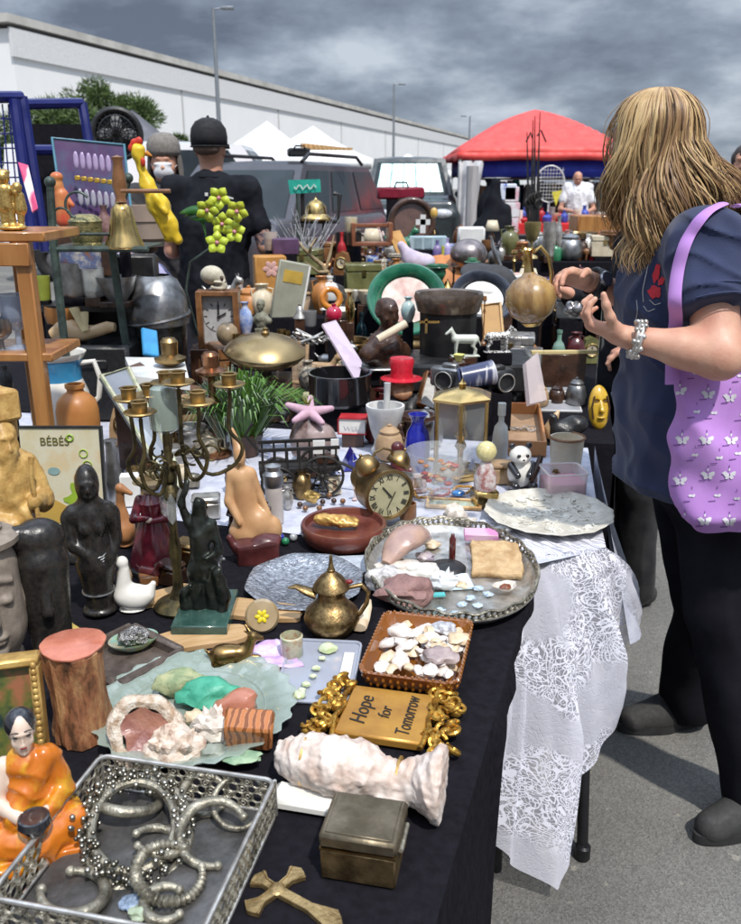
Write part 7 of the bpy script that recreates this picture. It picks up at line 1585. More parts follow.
LT('candle_cup','cream glazed cup with a brown chipped rim','cup',565,470,[(0,0),(.85,0),(.9,.06),(.96,.5),(1.0,.92),(1.03,1.0),(.92,1.0),(.86,.6),(0,.5)],mat('cream chipped glaze',(.66,.60,.48),(.6,.5,.36),rough=.3,scale=8,coat=.3),vt=437,wpx=33,n=36)
q_=P(565,470,ZB);H_=hz(565,470,437);W_=wd(17,565,470);m=MB();m.torus((0,0,H_),W_*.98,.0035,n=36,k=6,arc=.7,a0=3.0);ONE('rim_band','brown band round the rim of the cream cup','band',m,wood_m,(q_.x,q_.y,ZB))
p=P(563,497,ZB);H_=hz(563,497,464);W_=wd(20,563,495)
t=T('pink_candle_jar','square clear jar half filled with pink wax','candle',(p.x,p.y+.015,ZB),.1)
m=MB();m.prism(rrect(W_*1.9,W_*1.7,.010),.002,H_*.48);m.build('wax',mat('pink wax',(.62,.20,.33),(.55,.15,.28),rough=.4,sss=.2),t)
m=MB();rr_=rrect(W_*2,W_*1.8,.012);m.add([(x,y,z)for z in(0,H_*.78)for x,y in rr_],[(i,(i+1)%len(rr_),len(rr_)+(i+1)%len(rr_),len(rr_)+i)for i in range(len(rr_))]);m.tube([(x,y,H_*.78)for x,y in rr_],.003,6,closed=True);m.build('jar',glass('frosty clear glass',(.82,.78,.74),.15,.5),t)
p=P(548,520,ZB);RP=wd(62,548,520)
t=T('lace_plate','large cream openwork plate with raised leaf pattern','plate',(p.x,p.y,ZB))
cp=mat('cream porcelain',(.68,.65,.56),(.50,.46,.38),rough=.3,scale=30,coat=.4,bump=.4,bscale=60)
m=MB();m.lathe([(0,.003),(RP*.6,.003),(RP*.72,.007),(RP*.98,.022),(RP*1.0,.025),(RP*.97,.026),(RP*.72,.012),(RP*.58,.008),(0,.008)],84,fn=lambda a,z:1+.03*abs(math.cos(6*a))+.012*math.cos(24*a));m.build('dish',cp,t)
m=MB();rr=random.Random(12)
for i in range(80):
 a=rr.uniform(0,6.28);f=rr.uniform(.1,.9);x,y=RP*f*math.cos(a),RP*f*math.sin(a);z=.009+max(0,f-.62)*.045
 m.torus((x,y,z),rr.uniform(.006,.013),.0018,e=(rr.uniform(-.2,.2),rr.uniform(-.2,.2),rr.uniform(0,6)),n=14,k=5,arc=.75)
 if i%3==0:m.ell((x,y,z),(.009,.005,.003),e=(0,0,a),n=10,m_=6)
m.build('raised_scrolls',mat('bright cream porcelain',(.78,.75,.66),rough=.25,coat=.5),t)
def tray(name,label,cat,nl,nr,fl,m_,h_=.03,wall=.006,z=ZB,inner=None,tilt=0):
 c,rz,w_,d_=quad(nl,nr,fl,z);t=T(name,label,cat,(c.x,c.y,z),e=(tilt,0,rz));m=MB()
 m.box((0,0,.002),(w_,d_,.004))
 for a,b_ in(((0,-d_/2+wall/2,h_/2),(w_,wall,h_)),((0,d_/2-wall/2,h_/2),(w_,wall,h_)),((-w_/2+wall/2,0,h_/2),(wall,d_-2*wall,h_)),((w_/2-wall/2,0,h_/2),(wall,d_-2*wall,h_))):m.box(a,b_,bev=.001)
 m.build('case',m_,t)
 if inner:m=MB();m.box((0,0,.006),(w_-2*wall,d_-2*wall,.004));m.build('lining',inner,t)
 return t,w_,d_
t,w_,d_=tray('jewellery_box','open orange brown wooden box with silver jewellery inside','box',(500,455),(546,457),(505,415),mat('orange box wood',(.42,.19,.07),(.33,.14,.05),rough=.4,scale=12),.045,.008,inner=mat('tan lining',(.38,.24,.14),rough=.8))
p=P(522,424,ZB+.03)
for i in range(6):
 m=MB();m.torus((0,0,0),.009+.002*(i%3),.0015,n=16,k=5);m.ell((.009,0,.002),(.004,.004,.003),n=8,m_=6)
 ONE('silver_ring','small silver ring in the orange brown wooden box','ring',m,silver,(p.x-.03+.012*i,p.y+.008*math.sin(i*2),ZB+.016),0,'silver rings in the wooden box',e=(.4*math.sin(i*3),.3,i))
tray('carved_tray','red brown carved tray behind the wooden jewellery box','tray',(490,408),(528,409),(492,388),mat('red brown wood',(.28,.07,.035),(.16,.035,.02),rough=.35,coat=.3),.022,.007,inner=black)
c,rz,w_,d_=quad((538,405),(586,406),(549,372),ZB+.03)
t=T('tool_tray','white plastic sorting tray with long parallel compartments','sorting tray',(c.x,c.y,ZB+.03),e=(.22,0,rz))
m=MB();m.box((0,0,.006),(w_,d_,.012),bev=.003);m.build('base',plast_w,t)
for k in range(7):
 m=MB();m.box((0,-d_*.42+k*d_*.14,.016),(w_*.96,.005,.012),bev=.001);m.build('divider',plast_w,t)
m=MB();m.box((0,0,.013),(w_*.94,d_*.92,.001));m.build('painted_shade',mat('grey slot shade',(.30,.30,.32),rough=.6),t)  # grey sheet paints in the shade between the dividers
m=MB();m.box((0,0,-.017),(w_*.7,d_*.5,.030));m.build('support_block',greyp,t)
p=Q(600,430,2.62)
t=T('yellow_mask','yellow ceramic face mask propped at the right end of the table','mask',(p.x,p.y,p.z),e=(-.25,0,.1),sc=Q(600,386,2.62).z-p.z)
m=MB();m.sdf([E((0,.06,.5),(.24,.16,.5)),C((0,-.09,.60),(0,-.15,.42),.03,.06,k=.04),E((-.10,-.06,.64),(.07,.05,.04),cut=True,k=.03),E((.10,-.06,.64),(.07,.05,.04),cut=True,k=.03),E((0,-.10,.27),(.09,.05,.03),k=.02)],.02,.04);m.build('face',mat('mustard glaze',(.60,.38,.03),(.45,.25,.02),rough=.25,coat=.5,scale=7),t,smooth=60)
m=MB()
for s_ in(-1,1):m.tube([(s_*.17,-.05,.25),(s_*.2,-.06,.5),(s_*.14,-.06,.75)],.02,6);m.ell((s_*.10,-.07,.63),(.05,.02,.015))
m.build('painted_lines',wood_d,t)
m=MB();m.sdf([E((0,0,.03),(.05,.035,.035)),C((-.03,0,.03),(-.045,-.01,.075),.02,.012),E((.03,0,.05),(.035,.03,.03))],.004,.015);m.noise_disp(.006,30);q_=P(565,440,ZB);ONE('dark_purse','crumpled black leather purse behind the cream cup','purse',m,mat('black leatherette',(0,0,0)),(q_.x,q_.y,ZB))
m=MB();m.tube([(0,0,.01),(-.006,0,.04),(.006,0,.07),(.02,.01,.09)],[.016,.018,.013,.004],12);q_=P(551,440,ZB);ONE('horn','tan cow horn standing beside the black purse','horn',m,mat('pale horn',(0,0,0)),(q_.x,q_.y,ZB))
Yb=2.62
def camera_(u,v,lab,w_=.12,m_=pewter,rz=.3,Yq=Yb):
 q_=Q(u,v,Yq);t=T('old_camera',lab,'camera',q_,rz);m=MB();m.box((0,0,.03),(w_,.05,.06),bev=.006);m.box((0,0,.066),(w_*.4,.03,.014),bev=.003);m.build('camera_body',m_,t);m=MB();m.lathe([(0,0),(.028,0),(.03,.02),(.032,.035),(.026,.037),(.022,.03),(0,.028)],26,c=(0,-.02,.028),e=(math.pi/2,0,0));m.build('lens',black,t);m=MB();m.torus((0,-.056,.028),.028,.002,e=(math.pi/2,0,0),n=26,k=6);m.build('lens_ring',silver,t)
camera_(450,386,'silver bodied camera leaning against the tilted wooden box',rz=-.5)
camera_(497,388,'black camera with a silver lens ring behind the lantern roof',.10,black,.4)
m=MB();m.tube([(-.05,0,.03),(.05,.02,.045)],[.034,.038],24);m.tube([(-.056,0,.029),(-.05,0,.03)],[.030,.034],24);m.torus((.052,.02,.045),.036,.004,e=(0,1.4,.2),n=26,k=6);q_=Q(476,388,Yb-.05);ONE('lens_barrel','white and dark blue ringed lens barrel lying behind the lantern','lens',m,mat('blue grey barrel',(.5,.5,.55),(.05,.06,.12),rough=.3,scale=14,mix=(.48,.52),stretch=(1,.1,.1)),q_)
t,w_,d_=tray('cigar_box','tilted brown wooden box standing open above the red hatted figurine','box',(418,412),(452,412),(422,378),wood_m,.03,.006,inner=mat('white lining',(.6,.58,.55),rough=.8));q_=Q(433,395,2.75);t.location=q_;t.rotation_euler=(1.0,.45,.2);t.scale=(.55*.12/w_*1.6,.12/d_,1)
m=MB();m.lathe([(0,0),(.4,0),(.55,.3),(1,1),(.9,1),(0,.4)],4);m.xf(Matrix.Scale(.022,4));q_=Q(459,358,2.7);ONE('yellow_tag','pale yellow paper cone above the camera','paper',m,mat('pale yellow paper',(.75,.72,.22),rough=.7),(q_.x,q_.y,q_.z-.01),.3)
# clutter towards the cars
ZF=TZ
VASE=[(0,0),(.5,0),(.6,.05),(.9,.3),(1,.5),(.8,.72),(.4,.84),(.38,.92),(.6,1),(.5,1),(.3,.9),(0,.7)]
BOTL=[(0,0),(.9,0),(1,.06),(1,.55),(.75,.68),(.35,.76),(.33,.92),(.42,.93),(.42,1),(0,1)]
BOWL=[(0,0),(.5,0),(.52,.08),(.8,.4),(1,1),(.94,1),(.7,.4),(0,.2)]
CUPP=[(0,0),(.8,0),(.9,.1),(1,1),(.9,1),(.82,.2),(0,.15)]
GOBL=[(0,0),(.8,0),(.7,.06),(.15,.12),(.15,.42),(.6,.52),(.9,.75),(1,1),(.92,1),(.8,.75),(0,.55)]
URN=[(0,0),(.6,0),(.62,.06),(.35,.12),(.3,.2),(.75,.4),(.95,.62),(.9,.78),(1.15,.88),(1.2,.95),(1.18,1),(1.05,.99),(.9,.85),(0,.7)]
CAND=[(0,0),(.9,0),(.95,.04),(.4,.09),(.2,.14),(.35,.25),(.18,.34),(.18,.62),(.4,.7),(.18,.76),(.2,.88),(.6,.92),(.5,1),(0,1)]
def L(name,label,cat,u,vb,vt,wpx,prof,m_,Y,**k):return LT(name,label,cat,u,vb,prof,m_,vt=vt,wpx=wpx,Y=Y,**k)
def riser(u0,u1,vtop,Y,depth,label,m_,zb=TZ):
 a,b_=Q(u0,vtop,Y),Q(u1,vtop,Y);m=MB();H_=a.z-zb;m.box((0,depth/2,H_/2),(b_.x-a.x,depth,H_),bev=.004)
 ONE('display_riser',label,'riser',m,m_,((a.x+b_.x)/2,Y,zb))
 return a.z
riser(208,345,318,3.55,.40,'black draped riser behind the mantel clock',blkcloth)
riser(352,505,292,4.15,.35,'black draped riser behind the bust and urn',blkcloth)
riser(290,470,268,4.75,.5,'grey riser under the blue tins and leather books',greyp)
riser(470,650,300,3.95,.5,'dark riser below the brass pitcher',blkcloth)
riser(500,640,262,5.2,.5,'dark riser in front of the red stall',blkcloth)
Yc=3.25;pb=Q(220,348,Yc);HT_=Q(220,291,Yc).z-pb.z;WT=wq(42,220,320,Yc)
m=MB();m.box((0,.05,(pb.z-TZ)/2),(WT*1.4,.16,pb.z-TZ),bev=.003);ONE('wooden_block','dark wooden block the mantel clock stands on','block',m,wood_d,(pb.x,Yc,TZ))
t=T('mantel_clock','square wooden mantel clock with a pale dial under a skull','clock',(pb.x,Yc,pb.z),.05)
m=MB();
for a,b_ in(((-WT/2+.011,.03,HT_/2),(.022,.09,HT_)),((WT/2-.011,.03,HT_/2),(.022,.09,HT_)),((0,.03,.009),(WT-.044,.09,.018)),((0,.03,HT_-.009),(WT-.044,.09,.018)),((0,.07,HT_/2),(WT-.044,.01,HT_-.036))):m.box(a,b_,bev=.002)
m.build('case',wood_m,t)
m=MB();m.box((0,.02,HT_/2),(WT-.044,.004,HT_-.036));m.lathe([(0,.0),(WT*.36,.001)],36,c=(0,.016,HT_*.55),e=(math.pi/2,0,0),cap=False);d_=m.build('dial',mat('pale dial',(.52,.52,.52),rough=.4),t)
m=MB();m.box((0,.012,HT_*.55+WT*.13),(.007,.002,WT*.30));m.box((WT*.09,.011,HT_*.55+WT*.04),(.005,.002,WT*.2),e=(0,1.1,0));m.ell((0,.012,HT_*.55),.007,n=10,m_=6);m.build('hand',black,d_)
m=MB()
for i in range(12):a=i*math.pi/6;m.box((WT*.31*math.cos(a),.0145,HT_*.55+WT*.31*math.sin(a)),(.004,.001,.012),e=(0,-a+math.pi/2,0))
m.build('hour_marks',black,d_)
t=T('skull','pale resin skull resting on the mantel clock, facing right','skull',(pb.x-.01,Yc+.03,pb.z+HT_),R(78),sc=(Q(220,267,Yc).z-(pb.z+HT_))/.95)
sk=mat('bone resin',(.55,.51,.42),(.42,.38,.28),rough=.55,scale=9,bump=.2)
m=MB();m.sdf([E((0,.12,.60),(.36,.48,.38)),C((0,-.25,.42),(0,-.36,.22),.20,.14,k=.12),E((0,-.26,.10),(.20,.22,.10),k=.05),C((-.22,.05,.14),(-.12,-.3,.06),.07,.06,k=.05),C((.22,.05,.14),(.12,-.3,.06),.07,.06,k=.05),E((-.14,-.40,.48),(.10,.12,.10),cut=True,k=.03),E((.14,-.40,.48),(.10,.12,.10),cut=True,k=.03),E((0,-.48,.32),(.05,.10,.08),cut=True,k=.02),C((-.3,-.1,.36),(-.2,-.34,.34),.04,.04,k=.03),C((.3,-.1,.36),(.2,-.34,.34),.04,.04,k=.03)],.03,.06);m.build('cranium',sk,t,smooth=60)
m=MB()
for i in range(8):m.box((-.105+.03*i,-.475+.012*abs(i-3.5),.17),(.024,.03,.06),bev=.006)
m.build('teeth',sk,t)
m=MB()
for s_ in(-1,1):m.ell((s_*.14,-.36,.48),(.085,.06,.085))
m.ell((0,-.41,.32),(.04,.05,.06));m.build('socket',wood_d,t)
L('stone_sphere','mottled tan stone ball in front of the mantel clock','ball',228,346,322,22,[(0,0),(.5,.06),(.87,.25),(1,.5),(.87,.75),(.5,.93),(0,1)],mat('tan stone ball',(.38,.28,.17),(.2,.15,.09),rough=.4,scale=20),3.1)
L('china_figurine','blue and white china vase right of the mantel clock','vase',246,335,302,15,VASE,mat('blue white china',(.55,.60,.72),(.1,.2,.5),rough=.2,scale=30,coat=.5),3.3)
def bust(u,vb,vt,Y,m_,lab,rz=0,name='bust',k=1):
 q_=Q(u,vb,Y);H_=Q(u,vt,Y).z-q_.z;t=T(name,lab,'bust',q_,rz,sc=H_);m=MB()
 m.sdf([C((0,.02,.22),(0,.02,.38),.17,.20,k=.08),C((-.2,.02,.32),(.2,.02,.32),.11,.11,k=.06),C((0,.02,.4),(0,.0,.58),.09,.08,k=.03),B((0,0,.05),(.15,.13,.05),.01),C((0,0,.1),(0,0,.2),.07,.09)]+head_prims((0,-.01,.76),(.1,-1,-.05),sc=1.55),.018,.04);m.noise_disp(.012,12);m.build('bust_body',m_,t,smooth=60)
bust(386,382,290,2.95,wood_d,'dark brown carved bust holding a scroll',.5)
bust(262,332,296,3.45,mat('green grey stone',(.24,.23,.17),(.14,.14,.1),rough=.6),'small weathered bust with a flat cap near the mantel clock',-.4)
m=MB();m.tube([(-.05,0,-.02),(.05,0,.03)],[.014,.014],14);q_=Q(392,333,2.85);ONE('paper_scroll','cream paper scroll across the chest of the dark bust','scroll',m,cream,q_,.3)
Yu=3.1;q_=Q(447,362,Yu);HU=Q(447,292,Yu).z-q_.z;WU=wq(31,447,320,Yu)
t=T('black_urn','squat black pot with a wide pewter rim','urn',q_)
m=MB();m.lathe([(0,0),(WU*.82,0),(WU*.9,HU*.1),(WU*.92,HU*.75)],36,cap=False);m.build('urn_body',black,t)
m=MB();m.lathe([(WU*.92,HU*.72),(WU*1.0,HU*.74),(WU*1.06,HU*.84),(WU*1.12,HU*.94),(WU*1.08,HU),(WU*.95,HU*.98),(WU*.85,HU*.8)],36,cap=False);m.build('rim',mat('brown pewter',(.30,.24,.20),(.10,.07,.05),rough=.25,metal=.7,scale=8),t)
m=MB();m.lathe([(0,HU*.82),(WU*.86,HU*.82)],30,cap=False);m.build('inner_disc',black,t)
m=MB();m.box((-.02,0,0),(.07,.004,.008));m.box((-.03,0,-.014),(.008,.004,.05));q_=Q(435,322,Yu-.16);ONE('brass_key','small brass cross shaped key on the side of the black pot','key',m,brass_b,q_)
m=MB();m.box((0,.08,0),(.46,.30,.10),bev=.01);q_=Q(470,375,2.95);ONE('black_case','long black case lying under the white horse','case',m,black,(q_.x,q_.y,q_.z))
def quadruped(u,vb,vt,Y,m_,lab,name,cat,face=-1,spots=None):
 q_=Q(u,vb,Y);H_=Q(u,vt,Y).z-q_.z;t=T(name,lab,cat,q_,.1,sc=H_);f=face;m=MB()
 m.sdf([C((.36*f,0,.62),(-.32*f,0,.60),.155,.165,k=.05),C((.38*f,0,.66),(.52*f,0,.92),.10,.075,k=.05),C((.52*f,0,.93),(.70*f,0,.80),.075,.045,k=.03),C((.50*f,.04,.98),(.50*f,.05,1.06),.022,.01),C((.50*f,-.04,.98),(.50*f,-.05,1.06),.022,.01),C((-.42*f,0,.66),(-.55*f,0,.38),.035,.02)]+[c_ for s_ in(-1,1)for c_ in(C((.32*f,s_*.09,.55),(.34*f,s_*.09,.28),.065,.04,k=.03),C((.34*f,s_*.09,.28),(.33*f,s_*.09,.03),.038,.034),C((-.32*f,s_*.09,.55),(-.27*f,s_*.10,.36),.085,.05,k=.03),C((-.27*f,s_*.10,.36),(-.37*f,s_*.10,.24),.045,.036),C((-.37*f,s_*.10,.24),(-.35*f,s_*.10,.03),.036,.034))]+[B((0,0,.01),(.5,.17,.01),.01)],.018,.03)
 m.build('body',m_,t,smooth=60)
quadruped(465,356,328,2.9,mat('pale green white glaze',(.62,.64,.56),(.5,.54,.46),rough=.3),'pale white horse figurine standing on the black case','horse_figurine','figurine',-1)
quadruped(497,352,326,2.9,mat('dalmatian spots',(.72,.71,.68),(.015,.015,.015),rough=.3,scale=18,detail=1,mix=(.47,.50),coat=.4),'black and white spotted cow figurine','cow_figurine','figurine',1)
panel('picture_frame','tan picture in a thin frame behind the cow figurine','picture frame',[(482,305),(500,303),(503,336),(485,338)],[3.0,3.0,2.95,2.95],mat('tan canvas',(.50,.30,.12),(.42,.24,.09),rough=.6),.01,wood_l)
panel('white_card','white card with a brown bird head above the spotted cow','card',[(470,302),(478,290),(495,292),(492,318)],[3.2,3.2,3.2,3.15],paper_w,.006)
L('wooden_spindle','slender brown wooden spindle left of the tan picture','spindle',483,345,296,7,CAND,wood_m,2.95)
def dish(u,v,Y,rpx,m_,lab,e=(1.3,0,0),rim=None,name='plate',cat='plate',inner=None):
 q_=Q(u,v,Y);r_=wq(rpx,u,v,Y);t=T(name,lab,cat,q_,e=e);m=MB();m.lathe([(r_*.62,-.006),(r_*.95,.006),(r_,.016),(r_*.96,.020),(r_*.68,.006)],44,cap=False);m.lathe([(0,-.008),(r_*.62,-.006)],44,cap=False);m.build('rim',m_,t,solid=.003)
 m=MB();m.lathe([(0,0),(r_*.64,.001)],40,cap=False);m.build('centre',inner or m_,t)
 return t
dish(407,300,3.75,40,mat('deep green glaze',(.02,.16,.085),(.012,.10,.055),rough=.2,coat=.8),'wide dark green rimmed plate standing on edge',e=(.95,0,0),inner=mat('floral centre',(.55,.52,.45),(.35,.12,.10),rough=.3,scale=12))
dish(483,298,3.6,32,mat('blue black plastic',(.025,.03,.045),rough=.25,coat=.5),'blue black rimmed dish with a white centre',e=(.8,0,.1),inner=paper_w)
m=MB();m.sdf([E((0,0,.03),(.15,.11,.03)),E((.02,0,.05),(.08,.07,.05))],.008,.03);q_=Q(490,286,3.8);ONE('felt_hat','dark grey felt hat leaning behind the blue black dish','hat',m,mat('charcoal felt',(.05,.05,.055),rough=.85),q_,0,e=(.5,.3,0))
def fallen_book(pts,Ys,m_,lab,th=.03):return panel('leather_book',lab,'book',pts,Ys,m_,th)
for i in range(3):
 u0=432+i*9;fallen_book([(u0,256),(u0+11,254),(u0+25,284),(u0+14,288)],[4.5,4.5,4.3,4.3],mat('orange leather',(.50,.20,.06),(.38,.14,.04),rough=.5,scale=14)if i<2 else mat('grey leather',(.26,.29,.29),rough=.5),('leftmost of the leaning orange leather books','orange leather book leaning in the middle','grey backed book leaning right of the orange ones')[i],.05)
q_=Q(468,272,4.4);r_=wq(17,468,258,4.4);m=MB();m.ell((0,0,r_),(r_*1.1,r_,r_*.92),n=30,m_=20);m.lathe([(r_*.5,0),(r_*.45,-.02),(r_*.6,-.05)],20,cap=True);ONE('steel_orb','large round brushed steel orb behind the books','orb',m,mat('rosy steel',(.42,.36,.35),(.26,.22,.21),rough=.28,metal=.85,scale=8),(q_.x,q_.y,q_.z))
m=MB();m.box((0,0,0),(.15,.05,.11),bev=.012);q_=Q(471,237,4.8);ONE('white_radio','white plastic box with round dials above the steel orb','radio',m,plast_w,q_,.1)
panel('leather_strap','tan leather saddle flap hanging in the back row','leather',[(388,232),(400,230),(410,250),(399,258)],[4.7,4.7,4.6,4.6],mat('tan leather',(.52,.28,.08),(.4,.2,.05),rough=.5),.03)
m=MB();m.sdf([E((0,0,.03),(.055,.05,.045)),E((.06,.01,.02),(.05,.05,.04)),C((-.03,0,.06),(-.06,0,.10),.03,.02)],.008,.02);q_=Q(413,266,4.3);ONE('lilac_cloth_ball','bundle of pale lilac cloth behind the green plate','cloth',m,mat('pale lilac cloth',(.58,.50,.62),rough=.9),q_)
m=MB();m.box((0,0,0),(.20,.03,.075),bev=.006);q_=Q(428,243,4.7);t=T('display_sign','pale blue grey rectangular tin above the leather books','tin',q_,.05);m.build('tin_body',mat('pale blue tin',(.42,.52,.56),(.32,.42,.47),rough=.4,scale=6),t);m=MB()
for i in range(3):m.box((-.055+.055*i,-.016,0),(.040,.003,.055))
m.build('tin_panel',mat('blue grey panel',(.28,.38,.42),rough=.4),t)
L('blue_tin','blue and white tin can left of the leather flap','tin',372,274,256,13,CUPP,mat('blue white tin',(.62,.64,.68),(.05,.14,.5),rough=.3,scale=20,mix=(.47,.5)),4.6)
m=MB();m.box((0,0,.02),(.17,.10,.05),bev=.004);q_=Q(392,268,4.7);ONE('blue_box','bright blue cardboard box beside the blue and white tin','box',m,mat('bright blue card',(.06,.14,.55),rough=.5),q_,.1)
q_=Q(412,222,5.0);r_=wq(21,412,222,5.0)
t=T('round_mirror','round wooden framed mirror with a dark rim below a red case','mirror',q_,e=(math.pi/2-.1,0,.1))
m=MB();m.torus((0,0,0),r_,.018,n=40,k=10);m.build('rim',wood_d,t);m=MB();m.lathe([(0,-.01),(r_,-.01)],36,cap=False);m.build('glass',mat('brown mirror glass',(.16,.09,.07),(.10,.06,.05),rough=.15,coat=1),t)
m=MB();m.box((0,0,-.01),(.03,.004,.10));m.box((0,0,0),(.08,.004,.03));q2=Q(423,222,4.9);ONE('white_cross','small white cross hung on the round wooden mirror','cross',m,plast_w,q2)
m=MB();m.box((0,0,0),(.28,.12,.07),bev=.012);q2=Q(400,193,5.3);t=T('red_case','dark red suitcase on top of the back row','case',q2,.1);m.build('case_body',mat('dark red leather',(.22,.01,.03),rough=.4),t);m=MB();m.tube([(-.04,-.06,.035),(-.03,-.06,.06),(.03,-.06,.06),(.04,-.06,.035)],.006,6);m.build('handle',black,t)
L('wood_stand','tall dark stand carrying the red suitcase','stand',400,268,198,12,CAND,wood_d,5.25)
m=MB();m.ell((0,0,0),(.022,.02,.03));q2=Q(434,213,4.9);ONE('amber_globe','amber glass globe right of the round mirror','globe',m,mat('amber globe',(.62,.38,.08),rough=.15,coat=1),q2)  # plain glossy amber ellipsoid
m=MB()
for a,b_ in(((0,0,-.05),(.20,.10,.02)),((-.10,0,0),(.02,.10,.12)),((.10,0,0),(.02,.10,.12)),((0,0,.045),(.22,.02,.02))):m.box(a,b_,bev=.003)
q2=Q(371,234,4.7);ONE('wooden_caddy','reddish wooden caddy with a bar handle in the back row','caddy',m,mat('reddish wood',(.26,.10,.05),(.16,.055,.028),rough=.4),q2,.15)
L('beer_mug','white mug with a gold stripe hanging left of the wooden caddy','mug',351,232,217,13,CUPP,mat('cream striped mug',(.66,.62,.52),(.5,.4,.2),rough=.3,scale=30),4.7)
L('black_cabinet_post','black round lacquer canister behind the antlers','canister',349,272,232,26,CUPP,black,4.75)
L('red_bottle','dark red bottle in front of the black canister','bottle',342,268,232,9,BOTL,redp,4.65)
q_=Q(316,212,4.9)
t=T('lamp_stand','brass bell lamp hanging in a dark bracket by the green sign','lamp',(q_.x,4.9,TZ))
m=MB();m.tube([(-.10,0,0),(-.10,0,q_.z-TZ+.10)],.010,8);m.tube([(.04,0,0),(.04,0,q_.z-TZ-.06)],.008,8);m.build('post',greeni,t)
m=MB();m.lathe([(.09,-.055),(.085,-.04),(.06,-.02),(.055,.02),(.035,.045),(.012,.055),(0,.075)],28,c=(0,0,q_.z-TZ+.01),cap=False);m.build('brass_dome',brass_b,t,solid=.003)
m=MB();m.tube([(-.13,0,q_.z-TZ-.05),(.12,0,q_.z-TZ-.05),(.13,0,q_.z-TZ+.09),(.10,0,q_.z-TZ+.10)],.014,8);m.build('bracket',black,t)
panel('green_sign','small green sign with a white scribble on the car window','sign',[(288,180),(320,179),(321,192),(290,194)],[5.3,5.3,5.3,5.3],mat('sea green sign',(.03,.42,.32),rough=.4),.012)
m=MB();pts=[Q(294+i*2.2,187+2.6*math.sin(i*1.9),5.29)for i in range(11)];m.tube(pts,.0035,5);ONE('sign_scribble','white handwritten scribble on the small green sign','lettering',m,paper_w)
L('sign_post','thin dark post holding the small green sign','post',304,270,192,4,CUPP,iron,5.33)
def antler(base,tips,lab):
 o=base;t=MB();t.tube([Vector((0,0,0))]+[Q(*p_)-o for p_ in tips[0]],[.013,.011,.009,.007,.003][:len(tips[0])+1],8)
 for br in tips[1:]:pp_=[Q(*p_)-o for p_ in br];t.tube(pp_,[.009,.007,.003][:len(pp_)],8)
 return ONE('deer_antler',lab,'antler',t,mat('antler bone',(.46,.36,.22),(.28,.19,.10),rough=.5,scale=20,bump=.3),o)
b0=Q(330,278,4.2);antler(b0,[[(322,265,4.2),(312,257,4.15),(303,248,4.1),(298,240,4.1)],[(326,268,4.2),(330,255,4.2),(334,235,4.2)],[(309,255,4.15),(311,246,4.1),(316,238,4.1)],[(328,272,4.2),(318,272,4.1),(306,262,4.05)]],'branched deer antler lying behind the grey book')
m=MB();rr=random.Random(5)
for i in range(26):
 a=rr.uniform(-.5,.5);x0=rr.uniform(-.06,.06);m.tube([(x0,rr.uniform(-.04,.04),0),(x0+a*.08,0,.12),(x0+a*.3,rr.uniform(-.05,.05),.22+.10*rr.random())],[.004,.003,.001],5)
q_=Q(305,262,4.6);ONE('silver_twigs','bunch of frosted silver white twigs below the brass bell lamp','twigs',m,mat('frosted white',(.66,.66,.68),(.2,.2,.22),rough=.5,scale=40),(q_.x,q_.y,q_.z-.05))
m=MB();m.box((0,0,0),(.13,.035,.30),bev=.005);q_=Q(289,298,3.6);t=T('ledger_book','tall grey green ledger standing upright','book',q_,e=(0,.20,.2));m.build('cover',mat('grey green cloth',(.32,.32,.25),(.26,.26,.2),rough=.7),t);m=MB();m.box((0,-.0185,.09),(.08,.002,.05));m.build('label_patch',mat('ochre patch',(.55,.36,.06),rough=.6),t);m=MB();m.box((.062,0,0),(.008,.037,.29));m.build('page_edge',paper_w,t)
m=MB();m.box((0,0,0),(.14,.10,.20),bev=.006);q_=Q(270,278,3.9);t=T('orange_crate','orange cardboard box with a printed pink flower','box',q_,.25);m.build('carton',mat('orange card',(.48,.24,.06),(.40,.18,.04),rough=.6),t);m=MB()
for k in range(6):m.ell((.02*math.cos(k*1.05),-.052,.045+.02*math.sin(k*1.05)),(.018,.002,.012),e=(0,-k*1.05,0),n=10,m_=6)
m.build('printed_flower',mat('pink print',(.65,.38,.34),rough=.6),t)
q_=Q(285,246,4.0);m=MB();m.box((0,0,.0),(.12,.10,.07),bev=.004);ONE('purple_box','dark purple box on top of the orange cardboard box','box',m,mat('dark purple card',(.10,.05,.11),rough=.5),q_,.2)
L('coffee_cup','white paper cup with a brown band behind the tattooed arm','cup',271,250,232,14,CUPP,mat('cup band',(.70,.68,.64),(.2,.08,.03),rough=.5,scale=8,stretch=(.1,.1,1)),4.0)
white_lid=plast_w
